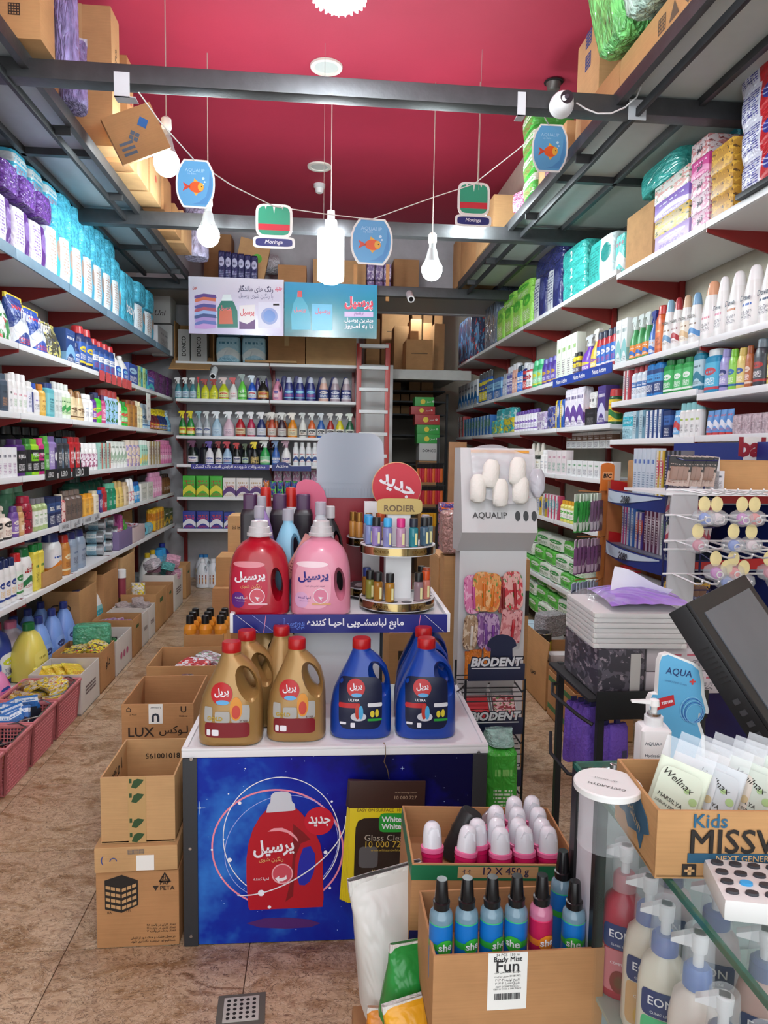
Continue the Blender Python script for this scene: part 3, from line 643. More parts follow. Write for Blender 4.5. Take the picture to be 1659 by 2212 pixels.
# foil rolls, piled; one unit per roll
foil = mat('b4b8bc', .25, .9, bump=.15, bs=60, name='foil')
for i,(px,py) in enumerate(((208,1205),(228,1204),(240,1203),(208,1184),(228,1183),(240,1183),(212,1163),(232,1165))):
  p = at(px, py, X=FL - .12); z = LZ[5] + .002 + (.1 if i < 3 else .1) * (0 if i < 3 else 1 if i < 6 else 2)
  product('roll',(FL - .14,p.y,z),(.15,.1,.1),(foil,'cfd4d8',('8fb4c4','dfe8ec','2a6a90',1)),f'foil roll, {ORD[i]} in the pile counted from the bottom, sixth shampoo-wall shelf','foil rolls',.15)
p = at(252, 1130, X=FL - .1)
for i in range(3): product('pack',(FL - .14 - i * .001,p.y - .02 + i * .07,LZ[5]),(.06,.2,.3 - .05 * i),(('b04a8a','5a9a4a','7a2a5a',5,1) if i == 0 else ('4f9a3a','2a6a2a','c8d8a0',3,1),),f'{["magenta and green", "leafy green", "short leafy green"][i]} cloth pack standing beside the foil rolls','cloth packs beside the foil rolls',pi / 2)
# plinth: jugs on the bottom shelf
row('L', 7, LZ[6], [
  (-25, 34, 1, 92, 'jug', 'pink detergent jug with blue cap', ('e08ab8', '3a5ac0', ('2a4a9a', 'e07ab0', 'ffffff', 1))),
  (-4,62,1,128,'jug','royal blue detergent jug with red cap',('2a3f9a','a82a30',('e6e8ea','d0d83a','2a3a8a',0)),{'back': .16,'t': ('Rapika','1a2a6a',.4,.2)}),
  (38,84,1,120,'jug','mauve white detergent jug with pink cap',('cfc4d0','d87a9a',('dcd2dc','8a6a6a','8a4a4a',4)),{'back': .12}),
  (74,124,1,118,'jug','yellow detergent jug with green cap',('e0d060','23703c',('e8da70','a8983a','7a6a1a',4))),
  (98,174,3,116,'jug','sky blue softener jug with navy cap',('7a9ee0','2c3a80',('8aacea','33407a','e6e6e6',0)),{'deep': 2,'d': .15}),
  (150,196,2,112,'jug','white bleach jug with navy cap',(Wt,'2c3a78',('e8e8ea','d0d4da','8a9aba',4)),{'back': .2}),
  (182,216,1,104,'jug','white jug with grey and navy label',('e0e2e6','2c3a78',('8a98a8','2c3a6a','ffffff',2)),{'t': ('Test','16181c',.35,.33)}),
  (204, 238, 1, 108, 'jug', 'white jug with aqua round label', ('e6e6e4', 'e0cc2a', ('8ac8c8', '2a9aa8', 'ffffff', 0))),
  (330,352,1,70,'jug','white jug with black band and yellow cap',(Wt,'d8b82a',('e8c83a','222222','ffffff',1))),
  (352, 364, 1, 62, 'can', 'aqua spray can with sky blue cap', ('5aa0c8', '3aa0e0', ('6ab0d4', 'e6e6e6', '2a5a8a', 0))),
  (364, 376, 1, 64, 'jug', 'violet bleach jug', ('3a2a80', '2a3a9a', ('4a3a94', '8a6ac0', 'ffffff', 4))),
])
# ---- back wall
row('B', 2, BZ[1], [
  (376, 424, 3, 46, 'spray', 'teal spray with white trigger', ('4a8a94', 'dfe0de', ('b8ccd8', '5a7ab8', '334466', 4))),
  (425,432,1,48,'spray','lime green spray squeezed beside the teal ones',('a8d83a','d03a3a',('b8e04a','4a8a2a','335522',4))),
  (433, 471, 2, 44, 'spray', 'yellow spray with red trigger', ('d8d828', 'c8504a', ('e0e040', '5a9a3a', '445522', 4))),
  (471,494,1,48,'spray','yellow spray with white and red trigger',('c8d42a','e0c4c0',('e8e8a0','c83a2a','44662a',0))),
  (494, 513, 1, 48, 'spray', 'white spray with red trigger', (Wt, 'd04a4a', ('f0e6e6', 'c83a4a', '773333', 4))),
  (513,533,1,56,'spray','green spray with grey trigger',('6ad04a','8a9a94',('8ae06a','3a9a3a','ffffff',0)),{'t': ('cif','ffffff',.5,.34)}),
  (534, 554, 1, 54, 'spray', 'blue spray with red logo', ('2a5ac0', 'd0dce8', ('d8e4ee', 'c83a3a', '2a4a90', 0))),
  (555, 581, 1, 54, 'spray', 'black and gold spray', ('241f1c', '3a3a3c', ('c89a4a', 'c03a2a', 'ffffff', 0))),
  (587,611,1,48,'jug','pink softener jug with purple cap',('d88aa4','4a3a80',('e0a0b4','3a3a90','ffffff',0))),
  (612, 683, 3, 52, 'taper', 'navy floor cleaner bottle', ('2c2f74', 'd0d4e8', ('3a4a9a', '8fd0e0', 'c83a6a', 0))),
  (687, 711, 1, 52, 'taper', 'peach floor cleaner bottle', ('d8a898', 'e4d8d4', ('2f3f84', 'e6d8d0', 'ffffff', 0))),
  (712, 760, 2, 52, 'taper', 'mauve floor cleaner bottle', ('a8949c', 'e0d8dc', ('2f3a78', 'e0e0e8', 'ffffff', 0))),
  (600, 760, 6, 56, 'taper', 'dark capped bottle in the back row', ('34376a', '5a5a80', None), {'back': .14}),
  (548, 582, 2, 50, 'taper', 'purple bottle in the back row', ('4a3a80', '5a4a90', None), {'back': .14}),
])
BC = [('385','402','green spray with yellow trigger','1f7a34','e0d020',('d8e04a','c83a2a','ffffff',0)),('402','420','green spray with yellow trigger and red label','22843a','e0d020',('e8e06a','d02a2a','ffffff',1)),
   ('421','438','silver spray with teal trigger','9aa4ac','8ab0b8',('c8ced4','2a4a8a','ffffff',0)),('438','455','silver spray with pale trigger','a4acb2','d8dcda',('d0d4d8','2a4a8a','ffffff',0)),
   ('456','479','pale blue spray','a8c8dc','e8eef2',('c0d8e8','8ab4d4','557799',4)),('481','506','pale pink spray','d8b8c8','ecEEf2',('e4cad6','b090b8','775577',4)),
   ('507','530','red spray','b01c28','e6e6e8',('d8c8a0','a04a1a','7a1a1a',0)),('532','552','crimson spray','b0204a','e6e6e8',('d8ccd0','a02a5a','777777',4)),
   ('553','575','navy spray','23306a','e6e6e8',('d0d4dc','3a4a9a','777777',4)),('577','597','rust orange spray','b8482a','e8e2da',('d4ccc0','a83a1a','555555',4)),
   ('598','619','dark plum spray','3a2230','dcdcd8',('c8c4c0','6a3a5a','777777',4)),('620','643','bright orange spray','e08a1a','e8e4d8',('e0d0a8','c8641a','777777',4)),
   ('645','663','white spray','e4e4de','c8ccc8',('e8e8e0','333333','b06a3a',0)),('664','683','white-labelled orange spray','d8642a','d4d8d4',('e8e8e4','2a2a2a','c85a2a',0)),
   ('684','703','sapphire blue spray','2a62b0','c4ccd0',('e8e8e4','2a2a2a','2a4a9a',0)),('705','723','brick red spray','a82a24','c8c8c4',('e8e8e4','2a2a2a','c82a2a',0)),
   ('724','744','yellow spray','d8cc2a','d8dcd4',('e8e8d8','2a2a2a','7a7a1a',0)),('746','766','dark green spray','1f5a3a','d0dccc',('e0e8d8','2a2a2a','2a6a3a',0))]
row('B',3,BZ[2],[(float(a),float(c),1,54,'spray',d + ' bottle',(q,k,l),{'t': ('cif','1c1c1c',.5,.22)} if 'white' in d or float(a) > 660 else {}) for a,c,d,q,k,l in BC]
  + [(570, 640, 4, 52, 'spray', 'orange spray bottle in the back row', ('c0642a', 'd8d4cc', None), {'back': .16})])
row('B', 4, BZ[3], [
  (404,427,1,52,'spray','black green spray with plum trigger',('16221c','6a3a5a',('e4e4e4','2a3a80','b03a3a',0))),
  (442,462,1,50,'spray','white spray with violet trigger',('e0e0e6','5a4a9a',('e6e6ec','2a4a9a','8a6ab0',0))),
  (464,480,1,50,'spray','white spray with maroon trigger',('dcdcd8','8a2a30',('e4e0dc','23306a','a0402a',0))),
  (480,501,1,50,'spray','pale blue spray with red trigger',('a0c0dc','b02a3a',('c0d4e8','2a4a9a','b03a3a',0))),
  (503, 520, 1, 48, 'spray', 'black spray with red trigger', ('161a18', 'b82a2a', ('dcdcdc', '23306a', '333333', 0))),
  (522, 537, 1, 46, 'spray', 'black spray with olive trigger', ('14201a', '4a5a3a', ('c8d8c0', '2a4a7a', '4a7a3a', 0))),
  (540,559,1,50,'spray','black spray with bright yellow trigger',('15161a','e0cc1a',('c8b070','3a2a1a','7a6a3a',3))),
  (560, 584, 1, 54, 'spray', 'green spray with white trigger', ('2a9a4a', 'd8dcd8', ('8ad0a0', 'e8e8d8', 'c8862a', 2))),
  (586, 605, 1, 54, 'spray', 'blue spray with navy trigger', ('2f5aa8', '6a86b0', ('4a74ba', 'e8e8f0', 'ffffff', 1))),
  (607, 629, 1, 54, 'spray', 'white spray with mauve trigger', (Wt, 'b0889a', ('f0ecec', '3a3a7a', 'c04a5a', 0))),
  (632,687,4,50,'oval','white toilet cleaner bottle with red stripe',('e2e6e8','d8dcdc',('e8eaee','2a4a8a','c03a2a',2))),
  (404, 600, 8, 44, 'round', 'dark bottle in the back row', ('2a2c34', '5a3a44', None), {'back': .18}),
])
row('B', 5, BZ[4], [
  (394,481,3,46,'box','green washing powder box',(('3fae34','e0d840','b82a2a',2),),{'t': ('پرسیل','b01f2a',.78,.62),'d': .12}),
  (481,567,3,42,'box','white and violet washing powder box',(('e6e2e0','5a3a7a','b89a6a',2),),{'t': ('پرسیل','b01f2a',.8,.6),'d': .12}),
  (568, 582, 1, 38, 'pack', 'orange and blue freshener pack', (('d87a2a', '2a4aa0', 'ffffff', 3, 1),)),
  (582, 690, 7, 36, 'pack', 'blue and lime toilet block pack', (('23409a', '5ac83a', 'b83a5a', 3, 1),), {'d': .1}),
  (590,690,5,60,'pouch','pink refill pouch in back row',(('c890b0','d8d8dc','8a4a8a',3,1),'d8d8dc'),{'back': .15}),
])
row('B', 6, BZ[5], [
  (394,482,3,38,'box','navy washing powder box',(('2a3a94','e6e8f0','c83a3a',2),),{'t': ('پرسیل','d8364a',.8,.64),'d': .12}),
  (483,506,1,36,'box','lighter navy washing powder box',(('33449c','e6e8f0','c83a3a',2),),{'t': ('پرسیل','d8364a',.8,.64),'d': .12}),
  (508, 530, 1, 34, 'box', 'yellow and blue carton', (('d8b82a', '2a3a94', 'c83a3a', 2),)),
])
k = 0
for j,(xs,py) in enumerate((((404,414,424),1228),((396,407,419),1243),((437,447),1250),((440,463),1268))):
  for px in xs:
    p = at(px, py, Z=0.001); k += 1; big = j == 3
    product('gallon',p,(.17,.17,.33 if big else .3),('dde2e8','e6e9ee' if big else '3a86c8',('8a3a22','c8862a','e8d8b0',2) if big else ('d4b44a','7a2a2a','e6e6e6',0) if k == 7 else None),
        f'{"brown-labelled white" if big else "blue-capped white"} gallon jug on the floor below the back shelves, {ORD[k-1]} from corner','gallon jugs under the back shelves')
# ---- toothpaste wall
row('R', 2, RF[1], [
  (1030, 990, 6, 52, 'box', 'white and blue cosmetic carton', (('d8e0e6', '2a7ac0', '3a5a7a', 2),), {'d': .1}),
  (1058,1031,3,66,'can','grey-capped deodorant can',('2a5aa0','4a4e52',('d8c83a','2a4a9a','ffffff',1)),{'d': .06}),
  (1082, 1050, 2, 44, 'box', 'blue razor carton', (('2f6ab0', '8ac0e0', 'ffffff', 1),), {'d': .12}),
  (1092, 1083, 1, 50, 'can', 'slim silver can', ('b0b8c0', '9aa0a8', ('a8b4c4', '4a5a7a', 'ffffff', 4))),
  (1103, 1092, 1, 62, 'can', 'silver and violet can', ('8a90b0', 'c0c4cc', ('5a5aa0', 'd0d0e0', 'ffffff', 1))),
  (1114, 1103, 1, 66, 'can', 'peach shaving can', ('d0a090', 'c4c8cc', ('d8ac9c', '7a4a4a', 'ffffff', 4))),
  (1124, 1114, 1, 58, 'can', 'bright blue shaving can', ('2f6ac8', '2a3a4a', ('3a7ad4', 'e6e6e6', 'ffffff', 1))),
  (1134, 1124, 1, 62, 'can', 'navy and red shaving can', ('23306a', 'c4c8cc', ('c03a3a', '23306a', 'ffffff', 1))),
  (1144, 1134, 1, 56, 'can', 'red and white shaving can', ('b83a3a', 'b8bcc0', ('e6e6e6', 'b83a3a', '333333', 0))),
  (1166, 1146, 2, 60, 'oval', 'green gel bottle', ('3aa86a', '5ac08a', ('8ad0a0', 'd8d83a', 'ffffff', 0))),
  (1196, 1167, 3, 58, 'oval', 'violet gel bottle', ('4a3a90', '5a5aa0', ('5a4aa0', 'c8a03a', 'ffffff', 0))),
  (1244,1200,4,92,'box','tall white and green hair colour carton',(('e4ecdc','7ab04a','6a5a6a',4),),{'d': .07}),
  (1247,1234,1,50,'round','small yellow bottle with black cap',('d8c020',Bk,('3a2a4a','d8c020','ffffff',1)),{'back': -.025}),
  (1270, 1248, 1, 84, 'spray', 'purple hair spray bottle', ('6a3ab0', 'c8ccd0', ('7a4ac0', 'd8c83a', 'ffffff', 0))),
  (1284,1270,1,92,'spray','lemon yellow hair spray bottle',('d8b83a','d8d8d0',('e0c85a','8a4a9a','ffffff',0))),
  (1326, 1284, 4, 82, 'oval', 'red and blue mousse bottle', ('b02a34', '22304a', ('2a6ac0', 'd8d8e0', 'c03a5a', 0))),
])
row('R', 2, RN[1], [
  (1352, 1327, 2, 96, 'box', 'slim white and aqua carton', (('dfe4e4', '8ac4c4', '6a8a8a', 2),), {'d': .08}),
  (1396, 1354, 3, 98, 'spray', 'green and orange sun spray', ('3f9a5a', 'd0dcd8', ('e08a2a', '2a6ac0', 'ffffff', 2))),
  (1409, 1396, 1, 98, 'spray', 'blue and white sun spray', ('3a70c4', '2a3a8a', ('c8d8ec', '3a70c4', 'e0a03a', 2))),
  (1427, 1408, 1, 104, 'oval', 'orange red sun oil bottle', ('c85a2a', 'c03024', ('d8743a', 'e6c08a', '7a2a1a', 4))),
  (1442,1424,1,112,'taper','white bath bottle with blue coconut label',(Wt,'8ab4cc',('e6e6e4','6a9ac0','7a5a3a',2)),{'t': ('Malizia','3a2f2a',.8,.56)}),
  (1460,1442,1,112,'taper','white bath bottle with red cherry label',(Wt,'a83a40',('e6e0e0','b02a34','7a3a3a',2)),{'t': ('Malizia','3a2f2a',.8,.56)}),
  (1479,1460,1,112,'taper','white bath bottle with beige label',(Wt,'d0b494',('ece4d4','d8b88a','9a7a5a',2)),{'t': ('Malizia','3a2f2a',.8,.56)}),
  (1500,1479,1,112,'taper','white bath bottle with turquoise label',(Wt,'7aa8cc',('e6e8e8','4a8ac4','6a4a2a',2)),{'t': ('Malizia','3a2f2a',.8,.56)}),
  (1534,1502,1,128,'taper','white bottle with orange cap and side lettering',(Wt,'e0a884',('eeeaea','d07a8a','333333',4))),
  (1558,1532,1,130,'taper','white body wash with pink band',(Wt,'eeeeee',('eeeeec','d88aa4','555566',4)),{'t': ('Dove','23304a',.62,.5,.2)}),
  (1590,1556,1,134,'taper','white body wash with brown band',(Wt,'eeeeee',('eeeeec','b8703a','555566',4)),{'t': ('Dove','23304a',.62,.5,.2)}),
  (1626,1588,1,138,'taper','white body wash with blue band',(Wt,'eeeeee',('eeeeec','3a64b8','555566',4)),{'t': ('Dove','23304a',.62,.5,.2)}),
  (1664,1624,1,142,'taper','white body wash with navy patch',(Wt,'eeeeee',('eeeeec','23406a','555566',4)),{'t': ('Dove','23304a',.62,.5,.2)}),
  (1706,1664,1,142,'taper','white body wash with green leaf',(Wt,'eeeeee',('e8eee0','5ab04a','555566',2)),{'t': ('Dove','23304a',.62,.5,.2)}),
])
row('R', 3, RF[2], [
  (1000, 988, 2, 44, 'box', 'white carton with red stripe', (('e0dcd8', 'b03a3a', '777777', 5),), {'d': .1}),
  (1058, 1001, 9, 40, 'box', 'pale blue wipes carton', (('b8d4e4', '2a6ab0', '4a8a5a', 5),), {'d': .1}),
  (1082, 1060, 2, 30, 'pack', 'aqua wipes pack', (('4ab8b8', 'd8e03a', '2a6a8a', 3, 1),), {'d': .1}),
  (1108, 1084, 1, 34, 'pack', 'yellow and teal wipes pack', (('e0d02a', '3ab0b0', '2a6a8a', 3, 1),), {'d': .1}),
  (1104,1070,2,32,'pack','aqua pad pack stacked on top',(('3ab0b8','c8e8e8','2a8a90',3,1),),{'up': .12,'d': .12,'back': .05}),
  (1155,1108,2,46,'round','white wipes canister with purple lid',('e4e4ea','5a3a90',('e8e8f0','7a5ab0','4a3a80',0))),
  (1178, 1156, 1, 40, 'pack', 'lilac baby wipes pack', (('b8a8cc', 'e6e6ee', '5a4a8a', 3, 1),)),
  (1196, 1179, 1, 50, 'pack', 'navy and violet pad pack', (('3a4088', '8a90c0', 'd8b83a', 3, 1),)),
  (1216, 1197, 2, 62, 'pack', 'yellow and blue pad pack', (('e0c42a', '2a5ab0', 'e6e6e6', 5, 1),)),
  (1256,1217,3,84,'pack','tall white and purple pad pack',(('e4e0ec','6a4a9a','4a3a7a',2,1),),{'tw': .12,'wf': .8}),
  (1284, 1257, 1, 74, 'pack', 'white and orange cotton pack', (('e2e0dc', 'd8703a', '3a3a3a', 2, 1),), {'back': .06}),
  (1286, 1262, 1, 38, 'box', 'black comb carton pile', (('222226', '3a3a40', '777777', 4),), {'d': .05}),
  (1306, 1288, 1, 84, 'box', 'violet sanitary carton', (('4a3a80', 'c8c8e0', 'e6e6e6', 2),), {'d': .1}),
  (1322,1307,1,76,'can','green and red spray can in white rack',('2a5a3a','b83a3a',('e0c83a','2a7a3a','c03a2a',2))),
])
row('R', 3, RN[2], [
  (1358, 1344, 2, 66, 'box', 'red and white toothbrush carton', (('d8d4d4', 'b03a44', '6a5a6a', 5),), {'d': .06}),
  (1392,1359,3,72,'round','white mouthwash bottle with red cap',('cfdce6','a83a40',('e0e6ec','3a70b0','4a5a7a',1))),
  (1426, 1393, 1, 84, 'slab', 'deep blue mouthwash bottle', ('2a7ac0', '16181c', ('23407a', '4a9ad4', 'ffffff', 1))),
  (1449,1428,1,74,'slab','green mouthwash bottle by the blue one',('1f8a3c','1f6a34',('3ab05a','e6efe6','ffffff',0))),
  (1490,1451,2,74,'slab','bright green mouthwash bottle',('2a9a48','1f7038',('4ab868','e6efe6','ffffff',0)),{'deep': 2}),
  (1513,1492,1,92,'slab','teal mouthwash bottle with grey cap',('1f7a94','7a868c',('b0ccd8','2a7a94','335566',2))),
])
row('R', 3, RN[2] - .03, [
  (1546,1515,1,96,'slab','cyan mouthwash bottle with white cap',('1f8ab4','d8dcde',('4ab0d4','c03a4a','ffffff',0))),
  (1566,1547,1,92,'oval','lavender body lotion with round blue logo',('9a94cc','8a84bc',('a49ed4','1c2c70','ffffff',0)),{'t': ('NIVEA','ffffff',.55,.42)}),
  (1583, 1567, 1, 90, 'oval', 'lime body lotion', ('8acc4a', '7abc3a', ('94d45a', '2a6ab0', 'ffffff', 0))),
  (1602, 1584, 1, 90, 'oval', 'butter yellow body lotion', ('d8c474', 'c8b05a', ('e0ce84', '3a5aa0', 'ffffff', 0))),
  (1617, 1603, 1, 92, 'oval', 'terracotta body lotion', ('b0643a', '9a5430', ('b87048', 'e6d0c0', 'ffffff', 0))),
  (1645, 1618, 1, 104, 'oval', 'charcoal body lotion', ('3a3e46', '6a7680', ('444850', 'b03a3a', 'ffffff', 0))),
  (1680,1646,1,112,'oval','pale yellow body lotion with grey cap',('d8cc6a','6a7478',('e0d67a','8a5a2a','ffffff',0))),
])
row('R', 4, RN[3], [
  (1364, 1340, 1, 60, 'pack', 'aqua cotton bag', (('a8d0dc', '3ab0c4', '4a7a8a', 1, 1),)),
  (1392, 1365, 2, 62, 'box', 'tall aqua toothbrush carton', (('b8ccd4', '6a94a8', '3a5a70', 5),), {'d': .05}),
  (1430, 1393, 4, 62, 'box', 'white and navy toothpaste carton', (('dce2e8', '23407a', '3a5a8a', 5),), {'d': .05}),
  (1446, 1431, 1, 60, 'box', 'navy toothpaste carton', (('1c3064', '3a64a8', 'e6e6e6', 1),), {'d': .05}),
  (1462, 1447, 1, 60, 'tube', 'sky blue tube with red top', (('6aa8d8', 'c03a3a', 'ffffff', 2), 'e6e6e6')),
  (1508,1463,4,76,'can','white toothpaste pump with side lettering',(Wt,'8ac4c8',('e8eaea','9ab83a','444a50',4))),
])
row('R', 4, RN[3] + .005, [
  (1576, 1520, 4, 56, 'tube', 'blue and white tube with red top', (('5a90cc', 'd8dce8', 'c03a3a', 2), 'd04a4a')),
  (1665, 1578, 4, 46, 'pack', 'clear pink baby accessory pack', (film('d8c4cc', .15, .6, 14, .8),), {'d': .07}),
])
row('R', 4, RF[3], [
  (1162,1132,3,62,'drop','black dropper bottle with gold ring',('26322a','d8d4c8',('e0e0d8','b8983a','444444',4))),
  (1180, 1163, 1, 50, 'round', 'white supplement bottle', (Wt, 'eeeeee', ('ecebea', '8a9ab0', '666677', 4))),
  (1222, 1181, 4, 52, 'box', 'white and rose serum carton', (('e4dcde', 'c08aa0', '4a9a7a', 4),), {'d': .06}),
  (1322, 1223, 8, 36, 'box', 'small white serum carton', (('e0e2e2', '5a9a6a', '6a6a78', 4),), {'d': .06}),
  (1322,1223,8,34,'box','small white serum carton up on the tray',(('dcdedd','7a5a48','5a5a68',1),),{'d': .06,'back': .1,'up': .22}),
])
row('R', 5, RF[4], [
  (1182, 1158, 2, 40, 'box', 'white and yellow plaster carton', (('e2e0d8', 'd8b83a', '2a5aa0', 5),), {'d': .06}),
  (1206,1172,5,50,'box','white toothbrush carton with coloured stripe',(('e2e6e8','c04a6a','3aa0a8',5),),{'d': .05}),
  (1234, 1207, 3, 46, 'round', 'yellow and white baby bottle', ('d8d06a', 'd8a02a', ('f0f0e8', '5ab04a', '888888', 0))),
  (1254, 1235, 2, 44, 'oval', 'lime green baby bottle', ('8ad02a', '6ab02a', ('a0dc4a', 'e6e6e6', 'ffffff', 0))),
  (1300, 1255, 4, 46, 'box', 'blue ointment carton', (('3a70b4', 'b0d0e8', 'ffffff', 1),), {'d': .06, 'back': .12}),
])
# green and white napkin packs heaped on the lowest shelf and on the floor below
k = 0; rn = random.Random(5)
GP = [('5ab848', 'dfeadb', '2a7a34', 0, 1), ('dfe6dc', '3a9a4a', '2a7a34', 0, 1)]
for (z, ys_, lay, bk) in ((RF[5], (5.15, 7.6), 3, 0), (.16, (5.0, 7.4), 4, -.02)):
  for l in range(lay):
    n_ = 9 - l if z > .3 else 8
    for i in range(n_):
      y = ys_[0] + (ys_[1] - ys_[0]) * (i + .5 * (l % 2) + .25) / n_; k += 1
      w = (ys_[1] - ys_[0]) / n_ * .93
      product('pack',(FR + .1 + .03 * l + bk,y,z + l * .122),(w,.14,.12),(GP[(i // 2 + l) % 2],),f'{"green" if (i // 2 + l) % 2 == 0 else "white"} napkin pack, layer {NUM[l+1]}, {ORD[i]} from entrance, {"lowest toothpaste-wall shelf" if z > .3 else "toothpaste-wall plinth"}','napkin packs',-pi / 2 + rn.uniform(-.08,.08),'napkin_pack')

# ================================================================ cartons
CT = ('b88d5f', 'b3855a', 'c19a6c', 'a98058')
def carton(label,loc,dim,rz=0,tone=0,tape=True,texts=(),rot=None,group=None,name='cardboard_carton',tcol='c9a878',seam=True):
  """closed carton: base at loc, front face -y; texts = (string, colour, cx, cz, width, face[, turn])"""
  w, d, h = dim; t = thing(name, label, 'carton', loc, rz, group, rot); c = card(CT[tone])
  part('body', B().bbox((-w/2, -d/2, 0), (w/2, d/2, h), .006), c, t)
  if seam: part('top_flap',B().box((-w/2 + .003,-d/2 + .003,h - .0005),(w/2 - .003,-.0015,h + .004)),c,t); part('top_flap',B().box((-w/2 + .003,.0015,h - .0005),(w/2 - .003,d/2 - .003,h + .004)),c,t)
  if tape: part('tape',B().box((-.025,-d/2 - .001,h * .62),(.025,-d/2 + .001,h + .005)).box((-.025,-d/2 - .001,h + .004),(.025,d/2,h + .0055)),mat(tcol,.25,name='packing_tape'),t)
  for tx in texts:
    s, col, cx, cz, tw, face = tx[:6]; turn = tx[6] if len(tx) > 6 else 0
    R = dict(f=((0,0,0),(0,-d/2,0)),r=((0,0,pi/2),(w/2,0,0)),l=((0,0,-pi/2),(-w/2,0,0)),b=((0,0,pi),(0,d/2,0)))[face]
    letter(s, mat(col, .7), t, cx, cz, w=tw, rot=R[0], loc=R[1], bold=.012, turn=turn, y=-.0015)
  return t
def open_carton(label, loc, dim, rz=0, tone=0, flaps=(), th=.006, texts=(), group=None, inner=None, col=None, rot=None):
  w,d,h = dim; t = thing('open_carton',label,'carton',loc,rz,group,rot); c = mat(col,.6,var=.05,name='printed_card') if col else card(CT[tone])
  part('base', B().box((-w/2, -d/2, 0), (w/2, d/2, th)), c, t)
  part('front_panel',B().bbox((-w/2,-d/2,0),(w/2,-d/2 + th,h),.002),c,t); part('back_panel',B().bbox((-w/2,d/2 - th,0),(w/2,d/2,h),.002),c,t)
  part('side_panel',B().bbox((-w/2,-d/2 + th,0),(-w/2 + th,d/2 - th,h),.002),c,t); part('side_panel',B().bbox((w/2 - th,-d/2 + th,0),(w/2,d/2 - th,h),.002),c,t)
  for f, ang, ln in flaps:
    q = B().box((-.5, -th/2, 0), (.5, th/2, ln)); 
    M = {'f': Matrix.Translation((0,-d/2 + th/2,h)) @ Matrix.Rotation(ang,4,'X') @ Matrix.Diagonal((w,1,1,1)),'b': Matrix.Translation((0,d/2 - th/2,h)) @ Matrix.Rotation(-ang,4,'X') @ Matrix.Diagonal((w,1,1,1)),
      'l': Matrix.Translation((-w/2 + th/2,0,h)) @ Matrix.Rotation(-ang,4,'Y') @ Matrix.Rotation(pi/2,4,'Z') @ Matrix.Diagonal((d,1,1,1)),'r': Matrix.Translation((w/2 - th/2,0,h)) @ Matrix.Rotation(ang,4,'Y') @ Matrix.Rotation(pi/2,4,'Z') @ Matrix.Diagonal((d,1,1,1))}[f]
    q.v = [tuple(M @ Vector(p)) for p in q.v]; part('flap', q, c, t)
  for tx in texts:
    s, cl, cx, cz, tw, face = tx[:6]; turn = tx[6] if len(tx) > 6 else 0
    R = dict(f=((0,0,0),(0,-d/2,0)),r=((0,0,pi/2),(w/2,0,0)),l=((0,0,-pi/2),(-w/2,0,0)),i=((0,0,0),(0,d/2 - th,0)),L=((0,0,pi/2),(-w/2 + th,0,0)))[face]
    letter(s, mat(cl, .7), t, cx, cz, w=tw, rot=R[0], loc=R[1], bold=.012, turn=turn, y=-.0015)
  return t
def corner_box(px0, py0, px1, py1, pytop, depth, side, Z):
  """place and size of a carton from the pixels of its near and far bottom aisle corners on a deck of height Z"""
  a = at(px0, py0, Z=Z); c = at(px1, py1, Z=Z); h = at(px0, pytop, Y=a.y).z - Z; dy = c.y - a.y
  x = (a.x + c.x) / 2; return ((x + (depth / 2 if side > 0 else -depth / 2), (a.y + c.y) / 2, Z), (depth, abs(dy), h))

# ================================================================ stock on the top shelves
PUR = ('e2dcea','5a2a80','8a6ab0',5,1); CYA = ('dfeaf0','4ab4d8','b89a8a',5,1); CY2 = film('4fbfe0',.18,.7,16,var=.35); PU2 = film('6a3a94',.18,.8,16,var=.4)
row('L', 1, LZ[0], [
  (-60, 106, 4, 104, 'pack', 'purple and white striped pad pack', (PUR,), {'d': .3}),
  (108, 265, 7, 92, 'pack', 'cyan and white diaper pack', (CYA,), {'d': .3}),
  (266, 296, 1, 112, 'pack', 'tall cyan baby diaper pack', (CY2,), {'d': .3, 't': ('baby', 'eaf4f8', .6, .3)}),
  (297, 336, 2, 60, 'pack', 'cyan diaper pack near the corner', (CYA,), {'d': .3}),
  (340, 372, 1, 40, 'box', 'pale grey carton at the corner', (('c4c4c8', '8a8a94', '8a8a94', 4),), {'d': .3}),
  (-40, 118, 4, 62, 'pack', 'purple pad pack lying on top', (PU2,), {'d': .36, 'up': .315}),
  (119, 264, 6, 54, 'pack', 'cyan diaper pack lying on top', (CY2,), {'d': .38, 'up': .30}),
  (300, 336, 2, 44, 'pack', 'shiny cyan diaper pack lying on top', (CY2,), {'d': .3, 'up': .29}),
  (28,130,3,52,'pack','cyan diaper pack on the third layer',(prn('4fbfe0','e6eef2','c8404a',1,1),),{'d': .36,'up': .478,'back': .05}),
  (132, 252, 5, 46, 'pack', 'shiny cyan diaper pack on the third layer', (CY2,), {'d': .38, 'up': .465, 'back': .03}),
])
TEAL = film('3fb8b0', .2, .5, 12); LIME = ('9ad85a', '4fb83a', 'e6f2dc', 0, 1); NAVY = film('2a2f66', .22, .7, 12)
